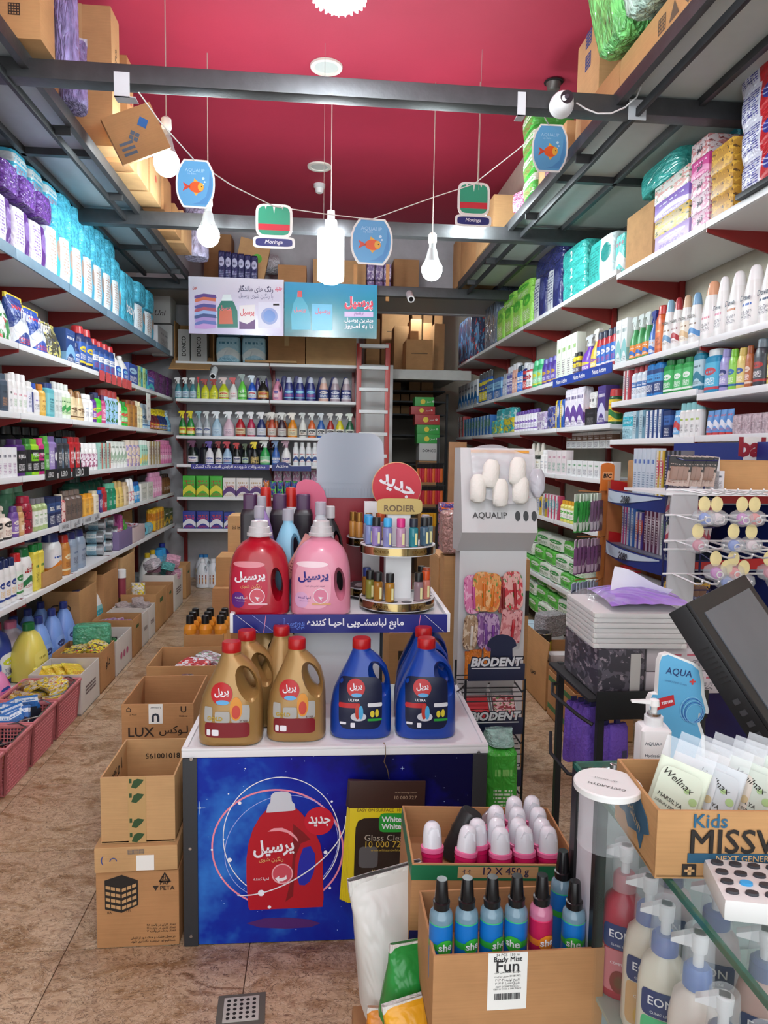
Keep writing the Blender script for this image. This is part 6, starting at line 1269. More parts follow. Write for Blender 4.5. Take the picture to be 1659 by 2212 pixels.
bl('پرسیل',WP,744,642,806,670,tp,-.003,.085); bl('پرسیل',mat('d82a4a',.4),744,642,806,670,tp,-.004,.045); bpoly('lilac_bar_print',[(744,684),(744,673),(806,674),(806,685)],mat('d0b8dc',.5),tp,-.003); bl('پریمیوم',mat('6a4a8a',.4),765,675,785,683,tp); bl('بهترین پرسیل',WP,744,688,806,698,tp,bold=.03); bl('تا به امـروز',WP,744,700,806,711,tp,bold=.03)
for px in (770,842): a = U(px,560); c = U(px,620); tag(part('wooden_batten',B().box((a[0] - .018,Yb + .2,c[1] - .1),(a[0] + .018,Yb + .22,a[1])),mat('b8824a',.6,var=.2),None),f'thin wooden batten behind the fish sign, {"lamp" if px == 770 else "doorway"} side','batten')
# security cameras
p = at(1217,217,Y=3.42); t = thing('dome_camera','white dome security camera on the first steel beam','camera',p,-.15)
part('base_ring',B().loft([(0,.058),(.02,.058),(.03,.05)],24,M=Matrix.Translation((0,.06,0)) @ Matrix.Rotation(pi/2,4,'X')),WHT,t); part('dome',B().loft([(0,.056),(.03,.05),(.05,.038),(.058,.02),(.06,.005)],24,M=Matrix.Translation((0,.035,0)) @ Matrix.Rotation(pi/2,4,'X')),mat('e8eaec',.25),t)
part('lens_window',B().loft([(0,.03),(.012,.03)],20,M=Matrix.Translation((.012,-.012,.006)) @ Matrix.Rotation(pi/2,4,'X')),mat('2a2a2e',.15),t); part('lens',B().loft([(0,.012),(.006,.01)],14,M=Matrix.Translation((.012,-.024,.006)) @ Matrix.Rotation(pi/2,4,'X')),mat('5a5a64',.1,.5),t)
tag(part('camera_cable',B().tube([at(x,y,Y=3.44) for x,y in ((1245,222),(1265,235),(1290,245),(1320,245),(1350,232),(1375,210),(1385,185),(1395,165),(1408,150))],.004,6),mat('d8d8d8',.4),None),'white cable looping from the dome camera to the loft rail','cable')
tag(part('tape_patch',B().box((at(1375,232,Y=3.5).x - .04,3.498,3.235),(at(1375,232,Y=3.5).x + .05,3.502,3.33)),mat('b8bcc0',.25),None),'clear grey tape patch holding the camera cable on the beam','tape')
for px,py,Y,lab in ((886,640,7.45,'white bullet camera under the third beam beside the banner'),(462,805,8.2,'white bullet camera over the spray bottles, back wall')):
  p = at(px, py, Y=Y); t = thing('bullet_camera', lab, 'camera', p, 0); M = Matrix.Rotation(pi/2 + .5, 4, 'X')
  part('barrel',B().loft([(-.1,.034),(-.08,.038),(.08,.038),(.1,.036)],18,M=M),WHT,t); part('lens',B().loft([(.095,.026),(.103,.024)],16,M=M),mat('1a1a1e',.15),t); part('mount',B().tube([(0,.05,.04),(0,.08,.07),(0,.11,.07)],.014,8),WHT,t)

# ================================================================ floor on the shampoo side
PINKB = mat('cc7a7e', .45, name='pink_plastic')
def basket(loc, w, d, h, lab, rz=0):
  t = thing('pink_basket', lab, 'basket', loc, rz, 'pink mesh baskets'); k = .88
  part('base', B().bbox((-w/2 * k, -d/2 * k, 0), (w/2 * k, d/2 * k, .012), .003), PINKB, t)
  def P(u, v, s):          # s = height fraction, u, v in -1..1
    f = k + (1 - k) * s; return (u * w / 2 * f, v * d / 2 * f, .01 + s * (h - .02))
  for nm,(a,c) in dict(front=((-1,-1),(1,-1)),back=((-1,1),(1,1)),sl=((-1,-1),(-1,1)),sr=((1,-1),(1,1))).items():
    b = B(); n = 20
    for i in range(n + 1):
      u,v = a[0] + (c[0] - a[0]) * i / n,a[1] + (c[1] - a[1]) * i / n; b.tube([P(u,v,0),P(u,v,1)],.0026 if 0 < i < n else .008,4)
    for j in range(13):
      s = j / 12; b.tube([P(*a, s), P(*c, s)], .0024, 4)
    part('mesh_side', b, PINKB, t)
  r = B(); q = [P(-1,-1,1),P(1,-1,1),P(1,1,1),P(-1,1,1)]; r.tube([(x * 1.02,y * 1.02,h - .006) for x,y,z in q],.011,8,closed=True); part('rim',r,PINKB,t)
  part('wire_handle',B().tube([(w * .1,d * .52,h),(w * .3,d * .5,h + .012),(w * .5,d * .3,h + .012),(w * .52,-d * .3,h + .01),(w * .3,-d * .52,h + .012)],.004,6),CHROME,t)
  return t
XE = -1.40
def yl_(px): return along(px, (XE, 0, 0), (0, 1, 0))
bw = .31
bs_ = []
for i, (a, c) in enumerate(((-60, 8), (14, 70), (73, 122), (126, 174))):
  y0,y1 = yl_(a),yl_(c); d = y1 - y0 - .012; basket((XE - bw / 2,(y0 + y1) / 2,.001),bw,d,.235,f'pink mesh basket, {ORD[i]} from the entrance along the shampoo wall'); bs_.append(((y0 + y1) / 2,d))
rp = random.Random(11)
def heap(name, n, cx, cy, z, rx, ry, dim, cols, lab, grp, tilt=.5, zs=.06):
  for i in range(n):
    c = cols[i % len(cols)]; m = prn(*c) if isinstance(c, tuple) else c if not isinstance(c, str) else film(c, .2, .6)
    p = (cx + rp.uniform(-rx, rx), cy + rp.uniform(-ry, ry), z + zs * i / max(1, n) + rp.uniform(0, .01))
    o = link(name,inst(kit('pack')[0][1],m),None,p,rot=(rp.uniform(-tilt,tilt),rp.uniform(-tilt,tilt),rp.uniform(0,6.28)),sc=dim)
    tag(o, f'{ORD[i] if i < 16 else str(i)} {lab}', 'pack', grp)
heap('snack_pack',5,XE - bw / 2,bs_[0][0],.05,.08,.07,(.1,.13,.03),(('d8b83a','2a2a2a','c83a2a',3,1),),'yellow and black sachet in the nearest pink basket','sachets in baskets')
heap('sachet_pack',4,XE - bw / 2,bs_[1][0],.06,.08,.05,(.1,.12,.03),(('d8b83a','3a2a1a','c83a2a',3,1),),'yellow sachet deep in the second pink basket','sachets in baskets')
for i in range(14):
  p = (XE - .1 - .12 * rp.random(),bs_[2][0] - bs_[2][1] * .42 + bs_[2][1] * .84 * i / 14,.2 + .03 * rp.random()); t = thing('razor_pack',f'blue and black razor pack, {ORD[i]} from the entrance in the third pink basket','pack',p,0,'razor packs in the basket',(-.5 + rp.uniform(-.2,.2),rp.uniform(-.3,.3),.6 + rp.uniform(-.4,.4)))
  part('card',B().bbox((-.055,-.004,0),(.055,.004,.06),.003),prn('1f6ab4','d8e6f0','0f2a5a',1),t); part('blister',B().bbox((-.05,-.012,-.1),(.05,.006,.002),.008),mat('1a2430',.15,name='black_blister'),t)
heap('sachet_pack',9,XE - bw / 2,bs_[3][0],.17,.1,.1,(.1,.13,.03),(('e0c42a','d8d8d4','3a3a3a',3,1),('c8b8a0','e0c42a','b04a2a',3,1)),'yellow and clear sachet heaped in the fourth pink basket','sachets in baskets')
WB = 'cfcac4'
FLB = [(176,216,.25,WB,'white fruit-crate carton with banana-yellow packs inside','y'),(218,249,.27,None,'brown carton with a recycling mark, foil packs inside','f'),(251,286,.25,WB,'white carton with pink oval print on its side','g'),(288,307,.29,None,'brown carton standing past the pink-printed one','p'),(309,321,.27,WB,'white striped carton among the floor cartons',None),(323,336,.27,WB,'second white striped carton holding grey bags','b'),(338,360,.33,None,'brown carton with a green label and folded top','w'),(361,375,.31,None,'narrow brown carton beyond the green-labelled one',None),(377,400,.36,WB,'white carton with toys in clear bags','t'),(402,412,.36,None,'last brown carton before the gallon jugs',None)]
for i, (a, c, h, col, lab, con) in enumerate(FLB):
  y0, y1 = yl_(a) + .004, yl_(c) - .004; y1 = min(y1, y0 + .42); d = y1 - y0; w = .30; yc_ = (y0 + y1) / 2
  txs = [(('داو','2a1f16',0,h * .6,.09,'r')),(('△','2a1f16',.09,h * .8,.03,'f'))] if i == 1 else [(('● ● ●','b05a7a',0,h * .45,d * .5,'r'))] if i == 2 else [(('≡≡≡','6a5a5a',0,h * .5,d * .55,'r'))] if col else [(('▬','3a5a2a',0,h * .75,d * .3,'r')),(('▬▬','3a5a2a',0,h * .65,.16,'f'))]
  open_carton(lab + ', shampoo aisle',(XE - w / 2,yc_,.001),(w,d,h),0,i % 3,[],col=col,texts=txs,group='floor cartons along the shampoo wall')
  if con == 'y':
    for j in range(4): product('pouch',(XE - .22 + .05 * j,yc_ - .05 + .03 * j,h - .1),(.16,.05,.14),(('e0c83a','d8b42a','a83a2a',1,1),'d8c83a'),f'yellow cleaning glove pouch, {ORD[j]} from the shelf in the white fruit-crate carton','yellow pouches',rot=(-.9,.1 * j,.5 + .2 * j))
  if con == 'f':
    heap('foil_pack',9,XE - w / 2,yc_,h - .08,.1,.09,(.1,.12,.03),(('c8b48a','d8c43a','5a4a3a',3,1),('d8c42a','3a3a3a','b83a2a',3,1)),'yellow and foil snack pack in the recycling-mark carton','foil packs',.4)
    product('pack',(XE - .14,yc_ + .14,h - .05),(.24,.1,.17),(film('4fa884',.2,.6),),'green sponge block in clear wrap at the back of the recycling-mark carton',None,.1)
  if con == 'g': product('pouch',(XE - .1,yc_,h - .16),(.1,.1,.14),(film('2a7a3a'),'3a3a3a'),'green pouch inside the pink-printed carton')
  if con == 'p': heap('cloth_packet',4,XE - w / 2,yc_,h - .08,.08,.05,(.14,.12,.02),(('8a5a9a','d8d8e0','b83a5a',3,1),),'violet and pink packet in the brown carton past the pink print','violet packets',.2)
  if con == 'b': heap('grey_bag',6,XE - w / 2,yc_,h - .06,.09,.06,(.12,.1,.05),(film('b8acac',.3,.8),),'grey bag in the second striped carton','grey bags',.3)
  if con == 'w': product('pouch',(XE - .2,yc_,h - .06),(.12,.08,.13),(('d8d4c8','e0c82a','8a8a8a',3,1),'d8d4c8'),'yellow and white bag poking from the green-labelled carton')
  if con == 't': heap('toy_bag',7,XE - w / 2,yc_,h - .05,.1,.14,(.14,.13,.08),(film('d8a0b8',.12,.9,14),film('5aa8a8',.12,.9,14),film('d8d0d8',.12,.9,14)),'clear bag of toys in the white toy carton','toy bags',.4,.14)
# cartons standing behind that row, under the shelf
for i, (a, c, h, ww) in enumerate(((258, 300, .42, .26), (305, 335, .44, .26), (338, 362, .5, .28))):
  y0,y1 = yl_(a),yl_(c); open_carton(f'tall brown carton behind the floor row, {ORD[i]} from the entrance',(XE - .45,(y0 + y1) / 2 + .1,.135),(ww,min(.4,(y1 - y0) * .9),h),0,i,[('b',.3,.08)],texts=(('⊂ ⊃','3a2a1a',0,h * .7,.14,'f'),),group='tall cartons under the shelf')
t = thing('spray_tin','white capped tall tin standing in a carton below the foil rolls','tin',at(263,1260,X=XE - .3) * 1.0); part('body',B().loft([(-.12,.035),(.05,.035)],16),mat('8a3a4a',.4,var=.3,bs=20),t); part('cap',B().loft([(.05,.037),(.12,.037),(.125,.03)],16),WHT,t)

# ================================================================ cartons beside the display
ax = at(208, 2050, Z=0); bx_ = at(394, 2044, Z=0); w = bx_.x - ax.x - .012; y0 = ax.y; cx = (ax.x + bx_.x) / 2 - .004
h1 = at(208, 1886, Y=y0).z
t = carton('brown carton with pallet drawing on the floor, bottom of the stack beside the display',(cx,y0 + .16,.001),(w,.32,h1),0,1,False,texts=(('20','2a1f16',w * .33,h1 * .9,.02,'f'),('△','2a1f16',w * .33,h1 * .915,.04,'f'),('PAP','2a1f16',w * .33,h1 * .84,.03,'f'),('PETA','2a1f16',w * .36,h1 * .77,.045,'f'),('تعداد کارتن در پالت: ۸۴','2a1f16',w * .28,h1 * .28,.09,'f'),('تعداد کارتن در ردیف: ۱۲','2a1f16',w * .28,h1 * .24,.09,'f'),('تعداد ردیف در پالت: ۷','2a1f16',w * .28,h1 * .2,.09,'f'),('در محل خشک و خنک دور از تابش','2a1f16',w * .18,h1 * .12,.14,'f'),('مستقیم نور خورشید نگهداری شود.','2a1f16',w * .18,h1 * .07,.14,'f'),('۱۸۹۳','2a1f16',-w * .03,h1 * .68,.016,'f'),('۸۱۱','2a1f16',-w * .34,h1 * .47,.014,'f'),('۱۲۲۰','2a1f16',-w * .12,h1 * .49,.016,'f'),('▼','2a1f16',w * .22,h1 * .77,.02,'f')))
pb = B(); gx, gz = -w * .38, h1 * .55; yf = -.162
for r_ in range(4):
  for c in range(3):
    q = [(gx + .0 + c * .016,gz + r_ * .02 - c * .004),(gx + .013 + c * .016,gz + r_ * .02 - c * .004 - .003),(gx + .013 + c * .016,gz + r_ * .02 + .011 - c * .004 - .003),(gx + c * .016,gz + r_ * .02 + .011 - c * .004)]; poly(pb,q,yf)
    q = [(gx + .05 + c * .016,gz + r_ * .02 - .012 + c * .006),(gx + .063 + c * .016,gz + r_ * .02 - .007 + c * .006),(gx + .063 + c * .016,gz + r_ * .02 + .004 + c * .006),(gx + .05 + c * .016,gz + r_ * .02 - .001 + c * .006)]; poly(pb,q,yf)
part('pallet_print',pb,card(CT[2]),t); pk = B(); poly(pk,[(gx - .003,gz - .008),(gx + .048,gz - .022),(gx + .1,gz + .002),(gx + .1,gz + .085),(gx + .05,gz + .105),(gx - .003,gz + .088)],yf + .0006); part('pallet_ink',pk,INK,t)
h2 = at(205, 1832, Y=y0).z - h1
carton('flat pinkish carton, second in the stack beside the display',(cx - .004,y0 + .155,h1 + .006),(w * .99,.33,h2),.02,2,False,seam=False,texts=(('(  ⌒','3a4a8a',-w * .32,h2 * .5,.05,'f'),('▤▤▤','6a6a6a',0,h2 * .8,.05,'f')))
tag(part('torn_label',B().box((cx - .0,y0 - .011,h1 + .01),(cx + .055,y0 - .0095,h1 + h2 * .72)),PAPER,None),'torn white label stuck on the flat pinkish carton','sticker')
z3 = h1 + h2 + .008; h3 = at(218,1680,Y=y0 + .01).z - z3; a3 = at(218,1750,Y=y0 + .01).x; c3 = at(358,1750,Y=y0 + .01).x; w3 = c3 - a3
t = open_carton('open empty carton with green leaf tape, top of the stack beside the display',((a3 + c3) / 2 + .014,y0 + .01 + .15,z3),(w3 + .03,.30,h3),0,2,texts=(('810100195','1c1713',.015,h3 * .72,.12,'i',pi),('ا ٥٤٣٢','1c1713',0,h3 * .75,.14,'L',.1)))
tp_ = part('leaf_tape', B().box((-.03, -.1515, 0), (.025, -.1505, h3)), mat('b89664', .3), t)
for zf in (.9,.68,.3,.08): part('leaf_print',poly(poly(B(),[(-.02,h3 * zf - .012),(-.005,h3 * zf - .016),(.012,h3 * zf),(.02,h3 * zf + .012),(0,h3 * zf + .016),(-.012,h3 * zf + .01)],-.1522),[(-.026,h3 * zf + .002),(-.018,h3 * zf + .002),(-.018,h3 * zf + .016),(-.026,h3 * zf + .016)],-.1522),mat('2a4a28',.5),tp_)
# soap carton and the ones further back
def midbox(px0, px1, pyb, pyt, Y, d, lab, tone, texts=(), flaps=(), sup=True, h=None, col=None):
  a = at(px0, pyt, Y=Y); c = at(px1, pyt, Y=Y); w = c.x - a.x; h = h or .3; z = a.z - h
  if sup: carton('supporting carton under the ' + lab.split(',')[0],((a.x + c.x) / 2,Y + d / 2,.001),(w * .96,d * .96,z - .008),0,tone,False)
  fx = [(s, cl, fx_ * w, fz * h, fw_ * w, face, *r) for s, cl, fx_, fz, fw_, face, *r in texts]
  return open_carton(lab,((a.x + c.x) / 2,Y + d / 2,z),(w,d,h),0,tone,flaps,texts=fx,col=col),(a.x + c.x) / 2,z,w,h
r_ = midbox(262,418,1620,1522,2.82,.36,'soap carton with big black lettering, behind the display stack',1,(('LUX','2a1a10',-.23,.62,.36,'f'),('لـوکس','2a1a10',.22,.63,.4,'f'),('BEAUTY SOAP','2a1a10',-.2,.48,.2,'f'),('صابون الجمال','2a1a10',.22,.48,.22,'f'),('⌂','2a1a10',-.4,.93,.06,'f'),('بسته از','2a1a10',-.34,.86,.1,'f'),('U','2a1a10',.36,.92,.08,'f'),('Unilever','2a1a10',.36,.83,.12,'f')))
t = r_[0]; part('white_sticker',B().box((-.035,-.182,.22),(.02,-.1808,.3)),PAPER,t); letter('U',mat('2a3040',.6),t,-.008,.245,w=.03,y=-.183,bold=.05,turn=pi); letter('Unilever',mat('2a3040',.6),t,-.008,.285,w=.04,y=-.183,turn=pi)
r_ = midbox(316,480,1470,1440,3.4,.34,'open carton holding red and silver packs, behind the soap carton',0,(('Hobby','3a2a1a',-.3,.6,.2,'i'),),h=.28)
heap('red_pack',6,r_[1],3.57,r_[2] + .17,.1,.1,(.16,.12,.03),(('b02a34','d8d8dc','d84a3a',3,1),('8a6a74','c8ccd0','5a8a5a',3,1)),'red and silver pack in the carton behind the soap carton','red packs',.25)
r_ = midbox(398, 482, 1392, 1372, 3.95, .3, 'low carton holding amber bottles with black caps', 0, h=.18)
for i in range(9):
  x = r_[1] - r_[3] * .4 + r_[3] * .4 * (i % 3); y = 4.01 + .09 * (i // 3); product('round',(x,y,r_[2] + .008),(.07,.07,.27),('e0922a','141416',('e8b070','e09a3a','b0641a',4)),f'amber bottle with black cap, row {NUM[i // 3 + 1]}, {ORD[i % 3]} from the aisle','amber bottles in the carton')
for i,(x0,x1,yt,yb,Y,lab) in enumerate(((464,512,1208,1285,5.0,'upper plain carton behind the display beside the aisle'),(456,520,1276,1345,4.9,'lower plain carton behind the display beside the aisle'),(490,540,1118,1170,5.3,'carton with square icons behind the black laundry bottles'))):
  a = at(x0, yb, Y=Y); c = at(x1, yt, Y=Y); zz = a.z if i != 1 else .001; 
  if i == 2: zz = .001
  carton(lab,((a.x + c.x) / 2,Y + .2,zz),(c.x - a.x,.3,c.z - zz),0,i,False,texts=(('▣ ▣ ▣','3a2a1a',0,(c.z - zz) - .08,.1,'f'),) if i == 2 else ())
# floor drain
p = at(521,2182,Z=0); t = thing('floor_drain','square white floor drain grate with round holes','drain',(p.x,p.y,.001),.05)
part('frame',B().bbox((-.068,-.058,0),(.068,.058,.002),.001),mat('5a5850',.7),t); part('grate',B().bbox((-.05,-.045,.001),(.05,.045,.004),.001),mat('b4b4ac',.5,var=.15),t)
hb = B()
for i in range(5):
  for j in range(5): hb.loft([(.0041,.0055),(.0043,.0055)],8,M=Matrix.Translation((-.036 + i * .018,-.032 + j * .016,0)))
part('drain_holes', hb, mat('1a1a18', .8), t)

# ================================================================ lip balm stand and wire rack right of the display
Ya = 2.98; p0 = at(988,1150,Y=Ya); p1 = at(1146,1150,Y=Ya); wA = p1.x - p0.x; xA = (p0.x + p1.x) / 2; zt = at(1065,968,Y=Ya).z; zk = at(1065,1150,Y=Ya - .09).z; z4 = at(1065,1190,Y=Ya).z
t = thing('lip_balm_stand','white floor stand with tilted header and lip balm cards on pegs','stand',(xA,Ya,0)); SW = Matrix(((0,1,0,0),(1,0,0,0),(0,0,1,0),(0,0,0,1)))
WST = mat('c9c9ca', .45, name='white_board')
part('column', B().bbox((-wA * .46, 0, .002), (wA * .46, .1, z4), .004), WST, t)
part('header_box', B().prism([(0.0, z4), (-.1, zk), (-.02, zt), (.1, zt), (.1, z4)], -wA / 2, wA / 2, M=SW), WST, t)
tl = math.atan2(.08, zt - zk); HM = Matrix.Translation((0, -.1, zk)) @ Matrix.Rotation(-tl, 4, 'X')
hd = link('header_print',B().box((-wA * .36,-.002,(zt - zk) * .965),(wA * .42,.0,(zt - zk) * 1.0)).mesh('header_print',[mat('d8942a',.4,var=.4,bs=30)]),t); hd.matrix_local = HM
lt = letter('AQUALIP',mat('3a3838',.5),t,-wA * .13,(zt - zk) * .2,w=wA * .46,y=-.002,bold=.012); lt.matrix_local = HM
for i in range(3):
  o = part('slot',B().prism([(x,z) for x,z in [(wA * (.24 + .11 * i) + .011 * cos(a) ,(zt - zk) * .2 + .022 * sin(a)) for a in [2 * pi * j / 14 for j in range(14)]]],-.003,.0),mat('14161c',.3),t); o.matrix_local = HM
# white padded gloves in a thin bag draped over the header
bg_ = thing('glove_bag','thin clear bag of white cotton tips draped over the stand header','bag',(xA,Ya,0)); hz = zt - zk; rg = random.Random(4)
def lump(pts, r): return B().tube(pts, r, 10)
fl = B(); n = 14
for j in range(n + 1):
  for i in range(n + 1):
    u,v = i / n,j / n; x = (-.38 + .86 * u) * wA * (1 - .12 * v); z = hz * (1.0 - .62 * v) + .02 * sin(5 * u + 2 * v); fl.v.append((x,-.015 - .03 * sin(pi * u) * v - .012 * rg.random(),z))
for j in range(n):
  for i in range(n): a = j * (n + 1) + i; fl.f.append((a, a + 1, a + n + 2, a + n + 1)); fl.mi.append(0)
o = part('film',fl,mat('e4e6ea',.12,alpha=.45,spec=.8,bump=.6,bs=18,name='thin_film'),bg_,smooth=180); o.matrix_local = HM
for i,(x0,z0,x1,z1,r) in enumerate(((-.1,.52,-.115,.34,.034),(-.0,.46,-.01,.29,.034),(.1,.5,.085,.33,.036),(-.02,.62,-.06,.52,.036),(.1,.68,.07,.55,.036))):
  q = B().loft([(0,r * .5,r * .5),(.01,r * .9,r * .7),(hz * .12,r,r * .8),(hz * .27,r * .95,r * .75),(hz * .33,r * .6,r * .5)],14); o = part('cotton_tip',q,mat('e6e4dc',.8,bump=.4,bs=60),bg_); o.matrix_local = HM @ Matrix.Translation((x1 * .9,-.045,hz * z1)) @ Matrix.Rotation((x0 - x1) * 4,4,'Y')
q = part('corner_tail',B().loft([(0,.01,.006),(.03,.03,.02),(.09,.035,.02),(.12,.02,.012)],12),film('d0d0d8',.12,.8,20,.8),bg_); q.matrix_local = HM @ Matrix.Translation((wA * .5,-.02,hz * .42))
def balm(px, py, wpx, hpx, c, a, ink, stick, lab, yoff=-.02, sq=False, rz=0):
  p = at(px,py,Y=Ya + yoff); k = proj(p)[2] / F; w,h = wpx * k,hpx * k; t = thing('lip_balm_card',lab,'card',(p.x,p.y,p.z),0,'lip balm cards',(-.06,rz,0))
  out = [(w / 2 * math.copysign(abs(cos(x)) ** .55,cos(x)),h / 2 * math.copysign(abs(sin(x)) ** (.5 if not sq else .12),sin(x))) for x in [2 * pi * i / 24 for i in range(24)]]
  part('card_back',B().prism(out,-.0015,.0015),prn(c,a,ink,3),t); part('balm_stick',B().loft([(-h * .36,.006),(-h * .02,.006),(-h * .02,.0068),(h * .18,.0068),(h * .2,.005)],12,M=Matrix.Translation((w * .08,-.008,0))),mat(stick,.25),t); part('peg',B().rod((0,.02,h * .42),(0,-.03,h * .43),.0018),CHROME,t)
for i,q in enumerate(((1020,1284,36,84,'d87aa8','e8b0cc','a83a78','c05090','magenta floral lip balm card'),(1042,1278,42,86,'d8843a','e8b47a','5a8a3a','d8701a','orange fruit lip balm card behind'),(1060,1280,44,84,'e0a05a','d8702a','5a8a3a','d8781a','front orange fruit lip balm card'),(1108,1276,44,84,'dca8a0','c0303a','3a7a3a','a8202a','cherry printed lip balm card'),(1085,1285,24,80,'8a2a2c','b05a50','4a1a1a','7a1a20','dark red lip balm card'),(1016,1366,32,76,'a88a6a','d8c8b0','5a3a2a','d8d4c8','coconut brown lip balm card'),(1046,1362,34,80,'8a5a98','c8a8cc','5a2a6a','7a4a9a','plum lip balm card behind'),(1062,1366,34,82,'c0a0c4','7a4a90','5a2a6a','7a3a98','front plum lip balm card'))):
  balm(*q[:8], q[8] + ' on the white stand', yoff=-.02 - .008 * (i % 2), rz=.06 * ((i % 3) - 1))
balm(1104,1352,46,74,'dca0a0','c8787a','8a2a3a','b82a34','square pink lip balm card on the white stand',-.03,True,.1)
for i, (px, py) in enumerate(((1016, 1440), (1026, 1436), (1056, 1432), (1066, 1428))):
  p = at(px,py + 30,Y=Ya - .03); product('pouch',p,(.055,.02,.13),(film('d87a1a',.2,.4),'c8641a'),f'orange hair pack hanging low on the white stand, {ORD[i]} from the display','orange packs on the stand')
# wire rack with three name boards
Yr = 2.62; NVY = mat('141c3c',.45,name='navy_board'); xr0 = at(1006,1470,Y=Yr).x; xr1 = at(1134,1470,Y=Yr).x; dr = .2
t = thing('wire_rack','black wire rack with navy name boards beside the display','rack',((xr0 + xr1) / 2,Yr,0)); wr = xr1 - xr0
z_top = at(1070, 1468, Y=Yr).z
fr = B()
for x in (-wr / 2, wr / 2):
  for y in (0, dr): fr.rod((x, y, .002), (x, y, z_top + (.02 if y else 0)), .005)
part('frame', fr, DARKST, t)
for i, py in enumerate((1466, 1582, 1695)):
  z = at(1070, py, Y=Yr).z; b = B()
  for k in range(7): b.rod((-wr / 2,dr * k / 6,z - .09 + .04 * k / 6),(wr / 2,dr * k / 6,z - .09 + .04 * k / 6),.0025)
  for s in (-1,1): b.tube([(s * wr / 2,0,z - .02),(s * (wr / 2 + .012),.03,z - .05),(s * (wr / 2 + .02),.1,z - .09),(s * wr / 2,dr,z - .06)],.0035,6)
  part('wire_shelf', b, DARKST, t)
  bd_ = part('name_board',B().bbox((-wr / 2 + .005,-.012,z - .005),(wr / 2 - .005,-.006,z + .062),.004),NVY,t); letter('BiODENT',mat('0c1024',.5),bd_,0,z + .07,w=wr * .88,h=.045,y=-.0126,bold=.11,shear=.2); letter('BiODENT',mat('d0d4d8',.4),bd_,0,z + .07,w=wr * .84,h=.036,y=-.0136,bold=.045,shear=.2); part('underline',B().box((-wr * .42,-.0136,z + .043),(wr * .4,-.0126,z + .047)),mat('d0d4d8',.4),bd_)
  if i == 0: part('tooth_board',B().prism([(x + .02,zz) for x,zz in [(-.045,z + .05),(.045,z + .05),(.042,z + .12)] + [(.058 * cos(a),z + .13 + .045 * sin(a)) for a in [pi * j / 8 for j in range(9)]] + [(-.042,z + .12)]],-.005,0),NVY,t)
z = at(1070, 1582, Y=Yr).z
for i,(x,c,lab) in enumerate(((-wr * .22,('b82a30','e6e6e8','ffffff',0),'red and white'),(wr * .24,('dcb0b0','8a2a34','5a8a4a',3),'pale pink lip balm'))):
  tt = open_carton(f'{lab} box tray lying open on the middle rack shelf',((xr0 + xr1) / 2 + x,Yr + .085,z + .05),(wr * .42,.17,.03),0,2,[('b',.3,.05)],.002,col='d4d4d4',rot=(.75,0,0))
  for k in range(2): product('box',((xr0 + xr1) / 2 + x,Yr + .052 + .045 * k,z + .03 + .042 * k),(wr * .36,.058,.03),(c,),f'{lab} packet in the rack tray, {["front", "back"][k]} one','packets on the rack',rot=(.75,0,0))
z = at(1070, 1695, Y=Yr).z
for i in range(3): product('box',((xr0 + xr1) / 2 + wr * (.1 + .12 * i),Yr + .06,z - .075),(.03,.1,.06),(('c8ccd0','a82a30','1c2a5a',2),),f'red and navy toothpaste box on the lowest rack shelf, {ORD[i]} from the display','boxes on the lowest rack shelf')
for i, pz in enumerate((.001, .30)):
  p = at(1080,1700,Y=2.40); tt = product('pack',(p.x,2.44,pz),(.11,.2,.30 if i == 0 else at(1080,1606,Y=2.4).z - .31),(prn('3fa838','8ad070','e8f0e0',4,1) if i else film('4a9a44',.2,.5),),f'{["lower", "upper"][i]} green diaper pack wedged between the display and wire rack','green diaper packs',-.05)
product('pouch',(at(1080,1700,Y=2.4).x,2.44,at(1080,1608,Y=2.4).z),(.1,.16,.045),(film('a8d4c8',.12,.8,14,.8),film('b8d8d8',.15,.5,14,.8)),'cloudy plastic top of the green diaper pack by the rack')
# cartons behind the stand
for (x0,x1,yt,Y,lab) in ((948,985,1205,3.5,'carton behind the perfume carousel beside the lip balm stand'),(1128,1146,1212,3.4,'tall carton edge behind the lip balm stand'),(840,900,1370,3.3,'carton in the shade behind the blue jugs')):
  a = at(x0,yt,Y=Y); c = at(x1,yt,Y=Y); carton(lab,((a.x + c.x) / 2,Y + .15,.001),(c.x - a.x,.3,a.z),0,0,False,texts=(('▮','2a1f16',0,a.z * .8,.04,'f'),))
p = at(975,1195,Y=3.3); product('pack',(p.x + .02,3.32,p.z),(.14,.14,.2),(film('c89a90',.1,.9,16,.9),),'pinkish round pack in crinkled clear bag left of the lip balm stand')
carton('slim carton carrying the crinkled pink pack',(p.x + .02,3.32,.001),(.12,.12,p.z - .01),0,0,False,seam=False)

